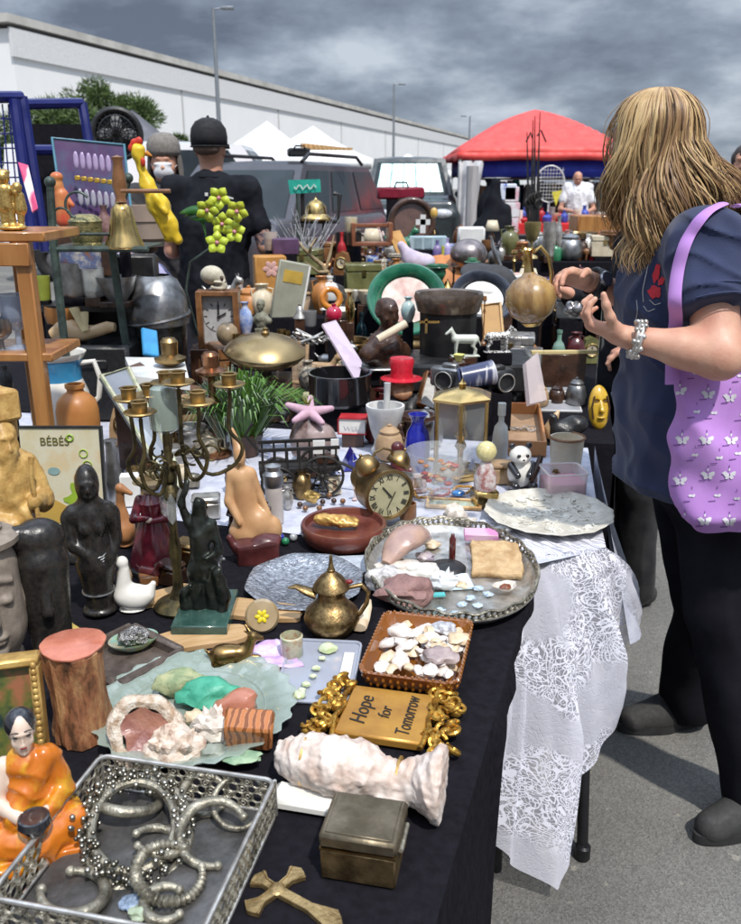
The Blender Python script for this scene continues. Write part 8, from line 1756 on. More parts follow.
goods=[('glass_jar','clear jar with a white lid left of the orange ring','jar',330,300,276,17,BOTL,plast_w,3.7),('steel_pot','squat grey steel pot behind the ledger','pot',318,296,279,28,CUPP,pewter,3.8),('white_dish','flat white dish under the orange ring','dish',338,318,309,36,BOWL,cer_w,3.45),('brass_vase','little brass vase right of the orange ring','vase',350,322,292,10,VASE,brass_b,3.4),('green_bottle','slim dark bottle with a teal base beside the bust','bottle',362,352,312,12,BOTL,mat('teal black glass',(.01,.08,.09),(.01,.01,.02),rough=.1,coat=1,scale=9),3.1),('chrome_shaker','chrome shaker left of the bust','shaker',371,345,304,11,BOTL,silver,3.15),('teal_jar','pale turquoise jar on the black shelf under the bust','jar',365,362,346,15,CUPP,mat('pale turquoise',(.25,.55,.56),rough=.3),3.0),('ivory_vase','ivory carved vase between bust and black pot','vase',408,322,297,15,VASE,mat('ivory and blue',(.62,.60,.52),(.25,.42,.45),rough=.3,scale=14),3.2),('amber_jar','orange brown jar below the ivory vase','jar',407,350,322,14,VASE,orange_st,3.05),('jade_cup','turquoise cup at the foot of the ivory vase','cup',412,362,345,16,CUPP,mat('jade turquoise',(.05,.36,.28),rough=.3),2.95),('brass_pear','small brass pear left of the black pot','ornament',423,360,343,12,VASE,brass_b,2.9),('steel_cylinder','brushed steel cylinder in the back row','canister',440,352,340,10,CUPP,pewter,2.85),('tall_vase','dark glass carafe beside the spotted cow','carafe',515,382,336,22,BOTL,glass('smoke glass',(.35,.33,.32),.05,.55),2.75),('jar_lid','clear jar with a dull silver screw lid behind the sorting tray','jar',530,392,348,20,CUPP,glass('grey clear glass',(.5,.5,.5),.05,.5),2.7),('green_bottle','green bottle with a clear top next to the sorting tray','bottle',557,372,330,13,BOTL,mat('bottle green',(.02,.22,.10),(.3,.36,.33),rough=.1,coat=1,scale=6,stretch=(.1,.1,1)),2.9),('white_cup','small white jar left of the grey mug','jar',343,330,316,12,CUPP,cer_w,3.3),('metal_mug','grey metal mug behind the green plate','mug',418,292,276,14,CUPP,pewter,4.0),('spray_can','purple capped white spray can near the pale blue tin','can',447,258,238,7,BOTL,mat('white purple can',(.7,.7,.75),(.2,.1,.5),rough=.3,scale=8,stretch=(.1,.1,1)),4.6),('blue_cap_bottle','brown bottle with a blue cap above the orange books','bottle',437,260,240,9,BOTL,mat('brown blue cap',(.35,.26,.15),(.05,.05,.45),rough=.3,scale=8,stretch=(.1,.1,1)),4.65),('yellow_candle','thin yellow green candle in the back row','candle',443,262,246,4,CUPP,mat('yellow green wax',(.6,.62,.1),rough=.5),4.6),('pewter_jug','pewter jug at the foot of the steel orb','jug',494,268,246,14,VASE,pewter,4.5),('brass_lamp','dark brass oil lamp below the red stall','lamp',577,262,232,30,URN,brass,5.6),('brass_goblet','brass and cream goblet rising behind the held pitcher','goblet',531,258,222,17,GOBL,mat('brass and cream',(.60,.48,.24),(.25,.2,.08),rough=.3,metal=.5,scale=8),5.0),('silver_tankard','tall silver tankard right of the brass goblet','tankard',548,256,222,13,CUPP,silver,5.2),('silver_tankard','slender silver vase right of the tall tankard','vase',557,256,216,8,VASE,silver,5.3),('white_jar','white flowered china jar on the far left of the red stall','jar',508,258,234,24,VASE,mat('white flowered china',(.68,.66,.64),(.4,.2,.22),rough=.3,scale=20),5.4),('brass_candlestick','brass candlestick left of the held pitcher','candlestick',513,285,250,12,CAND,brass_b,4.3),('brass_candlestick','bright brass candlestick hidden behind her fingers','candlestick',522,290,256,10,CAND,brass_b,4.2),('red_vase','red and white vase to the right of the tall tankard','vase',566,256,230,10,VASE,mat('red white china',(.62,.1,.08),(.7,.66,.62),rough=.3,scale=14),5.5),('china_swan','white and red china ornament at the right of the red stall','ornament',603,256,232,22,VASE,mat('white red china',(.68,.66,.66),(.5,.03,.04),rough=.3,scale=9),5.6),('copper_bowl','small copper bowl below the near hand','bowl',570,352,340,26,BOWL,mat('dark copper',(.22,.11,.07),rough=.3,metal=.8),3.3),('glass_dish','small pressed glass dish under the held pitcher','dish',536,345,330,24,BOWL,glass('pressed glass',(.6,.6,.6),.08,.5),3.3),('brass_bowl','brass bowl behind the near wrist','bowl',590,318,306,26,BOWL,brass,3.9),('white_bowl','white bowl beside the green bottle','bowl',585,352,343,20,BOWL,cer_w,3.3),('silver_bell','silver bell right of the orange ring on the riser','bell',300,318,304,14,[(1,0),(.95,.1),(.6,.4),(.45,.7),(.2,.85),(.25,1),(0,1)],silver,3.4),('pewter_cup','pewter cup with a handle behind the large cymbal','cup',282,332,318,14,CUPP,pewter,3.35),('teal_box_jar','teal pot behind the large cymbal','pot',272,336,322,18,CUPP,teal,3.3),('tin_can','dented grey tin on the left of the white dish','tin',310,326,311,14,CUPP,greyp,3.4),('dark_jar','dark brown jar between canister and wooden caddy','jar',366,272,256,10,VASE,wood_d,4.8),('wood_goblet','turned wooden goblet behind the steel orb','goblet',486,262,240,11,GOBL,wood_m,4.7),('grey_vase','small grey stoneware vase by the mantel clock','vase',250,345,326,13,VASE,mat('grey stoneware',(.25,.22,.19),rough=.6),3.05),('stone_vase','rust brown vase in front of the weathered bust','vase',236,352,338,16,VASE,mat('rust pottery',(.30,.17,.12),rough=.6),3.0),('brass_pot','brass pot with a lid behind the potted plant','pot',200,365,345,20,VASE,brass,2.8),('white_pot','white china cup with dark rim behind the candelabra','cup',150,395,380,16,CUPP,cer_w,2.3),]
for(nm,lab,cat,u,vb,vt,wp,pf,m_,Y)in goods:L(nm,lab,cat,u,vb,vt,wp,pf,m_,None if vb>=328 else Y)
q_=Q(331,306,3.4);m=MB();m.torus((0,0,.03),.036,.013,e=(1.3,0,.3),n=32,k=12);ONE('amber_bangle','thick translucent orange ring standing upright','bangle',m,mat('amber resin',(.62,.24,.02),(.40,.12,.01),rough=.12,coat=1,scale=14),q_)
q_=Q(334,322,3.3);m=MB();m.ell((0,0,.03),.033,n=22,m_=14);m.lathe([(.008,.06),(.010,.07),(0,.072)],12);ONE('red_ornament','shiny crimson glass ball with a cap','ornament',m,mat('crimson glass',(.50,.01,.05),rough=.08,coat=1),q_)
panel('plastic_sleeve','pinkish clear plastic sleeve leaning behind the gourd vessel','plastic sleeve',[(322,324),(336,320),(362,362),(358,384)],[2.9,2.95,2.75,2.65],glass('pink tinted film',(.62,.48,.58),.1,.6),.008)
panel('clear_bag','crumpled clear plastic bag with a pink card next to the carafe','plastic bag',[(526,362),(538,352),(547,400),(530,404)],[2.75,2.8,2.7,2.65],glass('pale film',(.72,.62,.62),.15,.5),.02)
m=MB();rr=random.Random(9)
for i in range(20):m.tube([(rr.uniform(-.05,.05),rr.uniform(-.04,.04),rr.uniform(0,.03)),(rr.uniform(-.07,.07),rr.uniform(-.05,.05),rr.uniform(.02,.06))],rr.uniform(.002,.006),6)
q_=Q(312,345,3.0);ONE('cutlery_heap','heap of tangled silver cutlery right of the large cymbal','cutlery',m,silver,q_)
L('black_pot','wide black enamel pan holding the plastic sleeve','pan',340,402,372,62,[(0,0),(.92,0),(1,.1),(1,.9),(1.04,1),(.96,1),(.92,.2),(0,.15)],mat('black enamel',(.012,.012,.013),rough=.15,coat=.8),2.65)
m=MB();m.box((0,0,0),(.24,.16,.012),bev=.004);q_=Q(376,366,2.95);ONE('steel_tray','grey metal tray edge under the dark bust','tray',m,pewter,q_,.1)
m=MB();m.box((0,0,0),(.24,.02,.012),bev=.001);q_=Q(564,352,3.05);ONE('wood_rule','long pale yellow wooden rule with dark markings','ruler',m,mat('rule yellow',(.62,.50,.24),(.2,.14,.06),rough=.5,scale=70,mix=(.3,.4),stretch=(1,.1,.1)),q_,.05)
Yd=7.4
q_=Q(490,240,6.1);m=MB();m.sdf([C((0,0,0),(.02,0,.38),.11,.035,k=.05),C((.08,0,-.05),(.10,0,.2),.07,.04,k=.05),E((-.06,0,.0),(.08,.06,.14))],.016,.04);m.noise_disp(.012,12);ONE('black_coat','black coat draped on a stand left of the red canopy','coat',m,blk_shirt,q_)
m=MB();m.tube([Q(491,236,4.3)-Q(500,270,4.3),Q(494,250,4.3)-Q(500,270,4.3),Q(502,272,4.25)-Q(500,270,4.3),Q(512,292,4.2)-Q(500,270,4.3)],[.012,.03,.034,.012],12,flat=.4);ONE('sword_guard','long curved silver sword guard leaning by the steel orb','blade',m,pewter,Q(500,270,4.3))
m=MB();m.grid(lambda s,q__:Vector(((s-.5)*.09,.012*math.sin(s*20),q__*.35)),20,8);q_=Q(608,390,3.05);ONE('striped_scarf','black and white striped scarf hanging behind the bracelets','scarf',m,mat('black white stripes',(.6,.58,.5),(.02,.02,.02),kind='wave',scale=22,rough=.9,stretch=(1,.0,.1),mix=(.45,.55)),q_,solid=.003)
# left: blue racks, jewellery board, bells
cage=mat('blue powder coat',(.010,.015,.13),(.008,.012,.10),rough=.35,scale=6)
Yr=3.7
def bars(name,lab,segs,r_=.014,grid=None):
 o=Q(*segs[0][0]);t=T(name,lab,'display rack',o)
 for a,b_ in segs:m=MB();m.tube([Q(*a)-o,Q(*b_)-o],r_,8);m.build('frame_bar',cage,t)
 if grid:
  a0,b0,c0,d0,nu,nv=grid;A_,B_,C_,D_=Q(*a0)-o,Q(*b0)-o,Q(*c0)-o,Q(*d0)-o;m=MB()
  for i in range(1,nu):f=i/nu;m.tube([A_.lerp(B_,f),D_.lerp(C_,f)],.003,5)
  for j in range(1,nv):f=j/nv;m.tube([A_.lerp(D_,f),B_.lerp(C_,f)],.003,5)
  m.build('wire_grid',cage,t)
 return t
bars('display_rack','blue metal rack with a wire grid at the far left',[((-10,97,3.5),(22,97,3.6)),((22,97,3.6),(46,252,3.5)),((14,100,3.55),(34,250,3.45))],.022,((-10,104,3.5),(20,104,3.6),(34,235,3.5),(0,235,3.4),5,9))
bars('display_rack','taller blue metal frame right of the wire grid rack',[((24,104,3.9),(82,103,4.1)),((82,103,4.1),(100,210,4.0)),((30,150,3.9),(92,150,4.1))],.022)
panel('dark_backdrop','black cloth panel hanging inside the blue frame','cloth panel',[(30,124,),(86,124),(96,235),(48,245)],[4.15,4.25,4.2,4.1],blkcloth,.01)
t=panel('jewellery_board','blue mirrored display board hung with rows of pendants','display board',[(52,138),(124,145),(134,238),(66,240)],[3.5,3.6,3.5,3.4],mat('blue iridescent board',(.035,.03,.085),(.05,.08,.14),c3=(.08,.035,.10),rough=.2,scale=6,coat=.5),.012,mat('teal edge',(.12,.30,.40),rough=.3))
o=Vector(t.location)
pc_m=[mat('lilac pendant',(.50,.38,.60),rough=.3,coat=.5),mat('gold pendant',(.60,.38,.06),rough=.3,metal=.5),mat('grey pendant',(.42,.40,.48),rough=.3,coat=.5)]
for r_i,v0 in enumerate((160,178,192,197)):
 for c_i in range(6):
  if r_i==2:continue
  u0=76+c_i*6.5+r_i*1.5;m=MB();q_=Q(u0,v0+c_i*.8,3.41);
  if r_i==1:m.box((0,0,0),(.022,.006,.018),bev=.003)
  else:m.ell((0,0,0),(.010,.005,.032),n=10,m_=8)
  ONE('pendant',('small lilac pendant in the upper row of the jewellery board','small gold pendant in the middle row of the jewellery board','','small grey pendant in the lower row of the jewellery board')[r_i],'pendant',m,pc_m[(0,1,0,2)[r_i]],q_,0,'pendants on the jewellery board')
m=MB();m.tube([(0,0,0),(0,0,.19)],.014,8);m.ell((0,0,.2),.016);q_=Q(58,170,3.35)
Yb2=2.55;o=Q(52,330,Yb2);t=T('bell_stand','green painted iron rack with curled brackets holding the hand bells','rack',(o.x,Yb2,TZ))
zq=lambda u,v,dy=0:Q(u,v,Yb2+dy)-Vector((o.x,Yb2,TZ))
for(u0,u1,vt_)in((50,54,182),(128,112,178)):
 m=MB();dy_=0 if u0<100 else .19;a=zq(u0,vt_,dy_);b_=zq(u1,250,dy_);m.tube([a,b_,Vector((b_.x+(.03 if u0>100 else .0),dy_,.0))],[.011,.013,.013],8);m.ell(tuple(a),.016);m.build('post',greeni,t)
m=MB();m.tube([zq(50,249),zq(148,249)],.009,8);m.tube([zq(50,234,.02),zq(110,234,.02)],.005,6);m.tube([zq(50,249,.2),zq(148,249,.2)],.007,8);m.tube([zq(52,249),zq(52,249,.2)],.007,6);m.tube([zq(147,249),zq(147,249,.2)],.007,6);m.build('shelf_rail',greeni,t)
m=MB();a=zq(50,249);b_=zq(148,249);m.box(((a.x+b_.x)/2,.1,a.z+.004),(b_.x-a.x,.2,.004));m.build('shelf_plate',greeni,t)
m=MB();cq=zq(62,218);m.torus(tuple(cq),.028,.004,e=(math.pi/2,0,0),n=30,k=6,arc=.85);cq=zq(78,205);m.torus(tuple(cq),.036,.004,e=(math.pi/2,0,0),n=30,k=6,arc=.6,a0=.6);m.build('curl',greeni,t)
q_=Q(125,248,Yb2+.04);zb_=q_.z;HBl=Q(125,202,Yb2+.06).z-zb_;WBl=wq(20,125,240,Yb2+.06)
t=T('hand_bell','large brass hand bell with a brown turned handle','hand bell',q_)
m=MB();m.lathe([(WBl,0),(WBl*.98,.006),(WBl*.74,HBl*.3),(WBl*.60,HBl*.6),(WBl*.52,HBl*.85),(WBl*.3,HBl*.97),(0,HBl)],36,cap=False);m.build('bell',brass_b,t,solid=.003)
m=MB();m.lathe([(0,HBl),(WBl*.30,HBl),(WBl*.22,HBl*1.1),(WBl*.36,HBl*1.35),(WBl*.30,HBl*1.6),(WBl*.22,HBl*1.85),(WBl*.3,HBl*1.95),(0,HBl*2.0)],20);m.build('handle',wood_m,t)
L('woven_basket','round gilt filigree basket on the green iron rack','basket',88,249,214,34,[(0,0),(.85,0),(.9,.1),(.82,.2),(.95,.35),(.9,.7),(.98,.8),(.7,.95),(.4,1),(0,1)],mat('gold green filigree',(.40,.34,.15),(.12,.12,.06),rough=.4,metal=.5,scale=60,bump=.8),Yb2+.08)
m=MB();m.tube([(0,0,0),(.14,0,0)],.006,8);q_=Q(121,191,Yb2-.02);ONE('wooden_stick','thin brown wooden stick laid across the bell handle','stick',m,wood_m,q_)
q_=Q(72,236,2.9);H_=Q(64,168,2.9).z-q_.z
m=MB();m.sdf([C((0,0,0),(.0,0,.5),.16,.14,k=.06),E((-.06,0,.68),(.12,.12,.14)),E((-.06,0,.85),(.13,.13,.1)),C((.05,0,.5),(.22,-.05,.3),.07,.05),C((-.1,0,.5),(-.2,-.05,.3),.06,.05)],.03,.05);m.xf(Matrix.Scale(H_*.75,4));ONE('red_figurine','small red capped figurine in front of the jewellery board','figurine',m,mat('red orange paint',(.50,.06,.03),(.55,.24,.08),rough=.4,scale=12),(q_.x-.02,q_.y,q_.z+.05))
L('green_figurine','tiny green bottle figure behind the bell handle','figurine',124,240,178,12,BOTL,mat('green brown bottle',(.05,.22,.07),(.4,.2,.08),rough=.3,scale=10,stretch=(.1,.1,1)),2.9)
L('doll_head','small doll figure at the foot of the jewellery board','doll',107,248,205,14,VASE,mat('doll pink dark',(.45,.28,.26),(.08,.03,.03),rough=.4,scale=12),2.9)
panel('striped_banner','black pink and white ribbon beside the gold cherub','banner',[(18,162),(28,165),(38,208),(32,212)],[2.6,2.6,2.5,2.5],mat('pink white ribbon',(.55,.06,.16),(.72,.7,.7),rough=.6,kind='wave',scale=3),.006)
junk=[('silver_frame_box','silver rimmed box on the lower shelf left of the helmet','box',75,296,262,34,CUPP,pewter,2.9),('glass_canister','clear canister on the lower shelf','canister',95,296,268,22,CUPP,clear,2.85),('pewter_bowl','pewter bowl in front of the helmet','bowl',118,300,276,40,BOWL,pewter,2.85),('green_tin','yellow green tin behind the shelf post','tin',44,300,276,16,CUPP,mat('yellow green tin',(.30,.34,.05),rough=.4),2.9),('photo_jar','jar of brown and white cards below the basket','jar',85,268,250,60,CUPP,mat('mixed card stack',(.55,.50,.45),(.3,.12,.04),c3=(.1,.15,.3),rough=.6,scale=24),2.95),('black_vase','black vase left of the white pitcher','vase',8,395,365,14,VASE,black,2.3),]
for(nm,lab,cat,u,vb,vt,wp,pf,m_,Y)in junk:L(nm,lab,cat,u,vb,vt,wp,pf,m_,Y)
m=MB();a=Q(50,302,2.95);b_=Q(140,302,2.95);m.box(((a.x+b_.x)/2,3.0,a.z-.01),(b_.x-a.x,.30,.02));
for x in(a.x+.02,b_.x-.02):m.box((x,3.0,(a.z+TZ)/2-.01),(.03,.26,a.z-TZ-.02))
ONE('low_shelf','black low shelf carrying the pewter bowl and canister','shelf',m,black,(0,0,0))
L('ribbed_pot','large pale taupe pot with a brown base behind the rubber chicken','pot',150,246,205,46,[(0,0),(.62,0),(.66,.12),(.86,.2),(.95,.6),(1.0,.62),(1.02,1.0),(.95,1.0),(.9,.6),(0,.3)],mat('taupe glaze',(.38,.30,.24),(.28,.21,.17),rough=.45,scale=5),3.5)
L('wood_stool','tall dark stool under the pale taupe pot','stool',150,330,247,30,[(0,0),(.8,0),(.3,.05),(.28,.9),(.9,.95),(.95,1),(0,1)],wood_d,3.5)
Yx=3.0;o=Q(160,200,Yx);t=T('rubber_chicken','yellow rubber chicken with a red comb held upright','rubber chicken',o)
cy=lambda u,v,dy=0:Q(u,v,Yx+dy)-o
yel=mat('yellow rubber',(.72,.52,.03),(.62,.40,.02),rough=.4,scale=14,bump=.2)
m=MB();m.sdf([E(tup(cy(138,151)),(.023,.023,.026)),C(tup(cy(138,158)),tup(cy(148,186)),.015,.017,k=.02),C(tup(cy(148,186)),tup(cy(158,205)),.020,.030,k=.03),C(tup(cy(158,205)),tup(cy(170,224)),.031,.024,k=.03),C(tup(cy(168,222)),tup(cy(178,240)),.022,.016,k=.02),C(tup(cy(162,218)),tup(cy(168,238)),.022,.014,k=.02),C(tup(cy(156,198,-.03)),tup(cy(166,212,-.04)),.018,.010,k=.01)],.005,.02);m.noise_disp(.004,40);m.build('body',yel,t,smooth=60)
m=MB();m.sdf([E(tup(cy(134,143)),(.012,.008,.014)),E(tup(cy(139,141)),(.012,.008,.014)),E(tup(cy(131,148)),(.01,.008,.012)),E(tup(cy(143,162,-.02)),(.008,.008,.016))],.003,.008);m.build('comb',mat('red rubber',(.55,.04,.02),rough=.4),t)
m=MB();m.tube([cy(146,153,-.0),cy(152,156,-.0)],[.010,.002],8);m.build('beak',mat('orange rubber',(.65,.25,.03),rough=.4),t)
o=Q(215,222,2.95);t=T('orchid','spray of lime green orchids with pink centres and long leaves','flowers',o)
oy=lambda u,v,dy=0:Q(u,v,2.95+dy)-o
lime=mat('lime petal',(.50,.58,.05),(.38,.48,.04),rough=.45,scale=14,sss=.1)
for i,(u,v)in enumerate(((219,198),(207,210),(237,211),(222,224),(235,232),(217,243))):
 c_=oy(u,v,-.02*(i%3));m=MB();tilt=Euler((math.pi/2+.3*math.sin(i),.3*math.cos(i*2),.4*math.sin(i*3))).to_matrix()
 for k in range(5):
  a=k*1.257+i;d=Vector((math.cos(a),math.sin(a),0));pts_=[]
  for s_ in range(7):
   f=s_/6;w_=.0155*math.sin(math.pi*min(1,f*.92+.06));base_=d*(.006+.034*f)+Vector((0,0,.006*f*f));sd=Vector((-d.y,d.x,0))*w_;pts_+=[base_-sd,base_+sd+Vector((0,0,.0))]
  m.add([c_+tilt@p_ for p_ in pts_],[(2*s_,2*s_+1,2*s_+3,2*s_+2)for s_ in range(6)])
 fl_=m.build('petals',lime,t,smooth=60,solid=.0015)
 m=MB();m.ell(tup(c_+tilt@Vector((0,0,.006))),.007,n=10,m_=6);m.build('pink_centre',mat('pink orchid lip',(.60,.25,.28),rough=.4),fl_)
m=MB();lf=mat('orchid leaf',(.04,.15,.02),(.02,.09,.015),rough=.35,scale=10)
for(a,b_,c_)in(((185,216),(200,207),(222,206)),((196,214),(208,224),(206,242)),((180,213),(196,206),(214,214)),((190,218),(205,216),(220,222))):
 A_,B_,C_=oy(*a,.02),oy(*b_,.0),oy(*c_,.01);n_=10;vs=[]
 for i in range(n_):f=i/(n_-1);p_=A_*(1-f)**2+B_*2*f*(1-f)+C_*f*f;w_=.014*math.sin(math.pi*(f*.9+.05));vs+=[p_+Vector((0,0,w_)),p_-Vector((0,.01,w_))]
 m.add(vs,[(2*i,2*i+1,2*i+3,2*i+2)for i in range(n_-1)])
m.build('leaves',lf,t,smooth=60,solid=.0015)
m=MB();m.tube([oy(213,246),oy(190,262),oy(186,290),oy(198,335,.05)],.004,6);m.build('stem',greeni,t)
q_=Q(117,134,5.6);r_=wq(23,117,134,5.6);t=T('mesh_fan','round black wire mesh fan guard behind the rubber chicken','fan',q_,e=(math.pi/2,0,.2))
m=MB();m.torus((0,0,0),r_,.018,n=44,k=8);m.lathe([(0,-.03),(r_*.97,-.02)],36,cap=False);m.torus((0,0,.03),r_*.75,.004,n=34,k=4);m.torus((0,0,.04),r_*.5,.004,n=34,k=4)
for i in range(48):a=i*2*math.pi/24;m.tube([(0,0,.05),(r_*.6*math.cos(a),r_*.6*math.sin(a),.045),(r_*math.cos(a),r_*math.sin(a),0)],.003,4)
m.build('wire_guard',black,t)
m=MB()
for k in range(4):
 a=k*math.pi/2;m.ell((r_*.45*math.cos(a),r_*.45*math.sin(a),.01),(r_*.4,r_*.24,.006),e=(0,.2,a),n=14,m_=8)
m.build('blade',greyp,t)
L('fan_stand','black floor stand of the mesh fan','stand',117,300,152,8,CUPP,black,5.65)
# right: far stall
Ys=13.4
a,b_=Q(497,224,Ys),Q(640,224,Ys)
t=T('stall_table','long stall table covered in bright red cloth under the red canopy','table',((a.x+b_.x)/2,Ys,0))
m=MB();w_=(b_.x-a.x);m.box((0,.4,a.z-.02),(w_-.06,.78,.03));m.build('tabletop',greyp,t)
for sx in(-1,1):
 for y in(.08,.72):m=MB();m.box((sx*(w_/2-.1),y,(a.z-.04)/2),(.04,.04,a.z-.04));m.build('leg',polem,t,smooth=0)
m=MB();zt2=a.z;n_=60
m.grid(lambda s,q__:Vector(((s-.5)*w_,-.02*math.sin(s*60)*q__-.004,zt2-(zt2-.1)*q__)),n_*2,6);m.add([(-w_/2,0,zt2),(w_/2,0,zt2),(w_/2,.8,zt2),(-w_/2,.8,zt2)],[(0,1,2,3)])
ONE('red_cloth','bright red cloth on the far stall in front of the bald man','tablecloth',m,mat('bright red cloth',(.62,.02,.02),(.5,.015,.015),rough=.75,scale=4),((a.x+b_.x)/2,Ys,0))
rf=random.Random(21)
names=[('jewel_box','box',CUPP),('china_vase','vase',VASE),('glass_bottle','bottle',BOTL),('small_bowl','bowl',BOWL),('trophy_cup','goblet',GOBL)]
cols=[('white',cer_w),('silver',silver),('dark',black),('red',redp),('cream',cream),('pink',mat('pink paint',(.6,.25,.3),rough=.4)),('blue',mat('blue paint',(.05,.08,.4),rough=.4)),('brown',wood_m)]
seen={}
for i in range(34):
 nm,ct,pf=names[i%5];cn,cm=cols[(i*3+i//5)%8];u=500+i*3.9+rf.uniform(-1,1);q_=Q(u,224,Ys+.3);H_=rf.uniform(.08,.26);r_=rf.uniform(.035,.08)
 mb=MB();mb.lathe([(r*r_,z_*H_)for r,z_ in pf],14)
 pos='left' if u<540 else('middle' if u<580 else 'right')
 lab=f'tiny {cn} {ct} on the {pos} of the red clothed far table'
 g=None
 o=ONE(nm,lab,ct,mb,cm,(q_.x,Ys+.15+rf.uniform(0,.5),zt2+.002));seen.setdefault(lab,[]).append(o)
for lab,os_ in seen.items():
 if len(os_)>1:
  for o in os_:o['group']=lab.replace('tiny','small')
m=MB();m.box((0,0,0),(.55,.3,.20),bev=.01);q_=Q(602,226,8.2);ONE('wooden_crate','plain brown wooden box standing at the right of the red stall','box',m,wood_o,q_,.05)
m=MB();a=Q(585,238,8.4);m.box((0,0,-.35),(.52,.3,.7),bev=.01);ONE('brown_cabinet','dark brown cabinet under the wooden box','cabinet',m,wood_m,(Q(604,238,8.3).x,8.35,Q(604,238,8.3).z))
o=Q(533,225,7.6);t=T('fishing_rods','bundle of black fishing rods standing in front of the red canopy','fishing rods',(o.x,7.6,0))
for i,(u0,vt_,ut)in enumerate(((531,120,533),(534,116,535),(536,112,540),(529,132,527),(538,134,539))):
 m=MB();a=Q(ut,vt_,7.6)-Vector((o.x,7.6,0));b2=Q(u0,240,7.6)-Vector((o.x,7.6,0));m.tube([Vector((b2.x,0,.02)),b2,b2.lerp(a,.6),a],[.016,.014,.009,.004],6);rd=m.build('rod',black,t)
 m=MB();c_=b2.lerp(a,.35);m.torus(tuple(c_),.035,.012,e=(math.pi/2,.3*i,.5),n=16,k=6);m.build('reel',iron,rd)
for(u0,v0,u1,v1)in((526,142,531,132),(546,142,541,130)):
 m=MB();m.tube([Q(u0,v0,7.6)-Vector((o.x,7.6,0)),Q(u1,v1,7.6)-Vector((o.x,7.6,0)),Q((u1+533)/2,v1+6,7.6)-Vector((o.x,7.6,0))],.008,6);m.build('hook',black,t)
darkc=[('black',black),('charcoal',greyp),('maroon',maroon),('navy',mat('navy fabric',(.02,.03,.12),rough=.8)),('white',paper_w),('cream',cream),('teal',teal),('brown',wood_m)]
seen={}
for i in range(26):
 u=478+i*6.3;cn,cm=darkc[(i*5+i//8)%8];Yv=18.2+rf.uniform(0,.3);q_=Q(u,182+rf.uniform(-3,4),Yv);hh=q_.z;m=MB();w_=rf.uniform(.07,.12)
 m.grid(lambda s,q__:Vector(((s-.5)*w_*2*(.55+.45*min(1,q__*4)),.03*math.sin(s*14+i),hh-.0-(rf_h)*q__))if True else None,12,8)if(rf_h:=rf.uniform(.7,1.0))else None
 lab=f'{cn} garment hanging on the rack behind the bald man'
 o=ONE('hanging_garment',lab,'garment',m,cm,(q_.x,Yv,0),solid=.02);seen.setdefault(lab,[]).append(o)
for lab,os_ in seen.items():
 if len(os_)>1:
  for o in os_:o['group']=lab
a,b_=Q(474,180,18.35),Q(645,180,18.35);t=T('garment_rack','long steel rail carrying garments at the back of the red stall','rack',((a.x+b_.x)/2,18.35,0));m=MB();w_=b_.x-a.x;m.tube([(-w_/2,0,a.z+.02),(w_/2,0,a.z+.02)],.02,8);m.build('rail',polem,t)
for sx in(-1,1):m=MB();m.tube([(sx*w_/2,0,0),(sx*w_/2,0,a.z+.02)],.02,8);m.build('post',polem,t)
q_=Q(550,184,14.8);m=MB();m.torus((0,0,0),.24,.012,e=(math.pi/2,0,0),n=30,k=6,sy=1.2)
for i in range(-4,5):m.tube([(i*.05,0,-.26),(i*.05,0,.26)],.003,4);m.tube([(-.22,0,i*.055),(.22,0,i*.055)],.003,4)
m.tube([(0,0,-.29),(0,0,-.55)],.02,6);ONE('tennis_racket','pale tennis racket hanging at the back of the far stall','racket',m,plast_w,q_)
panel('yellow_pennant','small yellow paper pennant under the tennis racket','pennant',[(552,192),(562,190),(556,206)],[14.7,14.7,14.7],mat('lemon paper',(.75,.68,.08),rough=.6),.01)
m=MB();q_=Q(509,222,9.0);w_=wq(16,509,200,9.0);
for k in range(3):m.box((.01*(k%2),0,.07+.15*k),(w_*(1-.06*k),.2,.145),bev=.006)
ONE('carton_stack','stack of pink printed cartons left of the red table','cartons',m,mat('pink white carton',(.66,.40,.46),(.70,.68,.70),rough=.6,scale=9,mix=(.45,.55)),(q_.x,q_.y,q_.z-.10))
m=MB();m.box((0,0,0),(w_,.2,.16),bev=.01);q_=Q(507,192,9.0);ONE('blue_tub','blue and white plastic tub on top of the pink cartons','tub',m,mat('blue white tub',(.62,.66,.75),(.02,.05,.4),rough=.4,scale=5,mix=(.48,.52)),q_)
m=MB();m.box((0,0,0),(.5,.35,1.0));q_=Q(509,225,9.1);ONE('trestle_cabinet','black cabinet under the pink cartons','cabinet',m,black,(q_.x,9.15,q_.z-.60))
L('rolled_rug','rolled grey white rug standing left of the red canopy','rug',470,240,166,12,CUPP,mat('grey white rug',(.48,.46,.46),(.3,.28,.28),rough=.9,scale=20,stretch=(1,1,.1)),8.0)
L('black_bag_stack','tall stack of black bags in front of the canopy curtain','bags',489,240,178,26,VASE,blk_shirt,8.2)
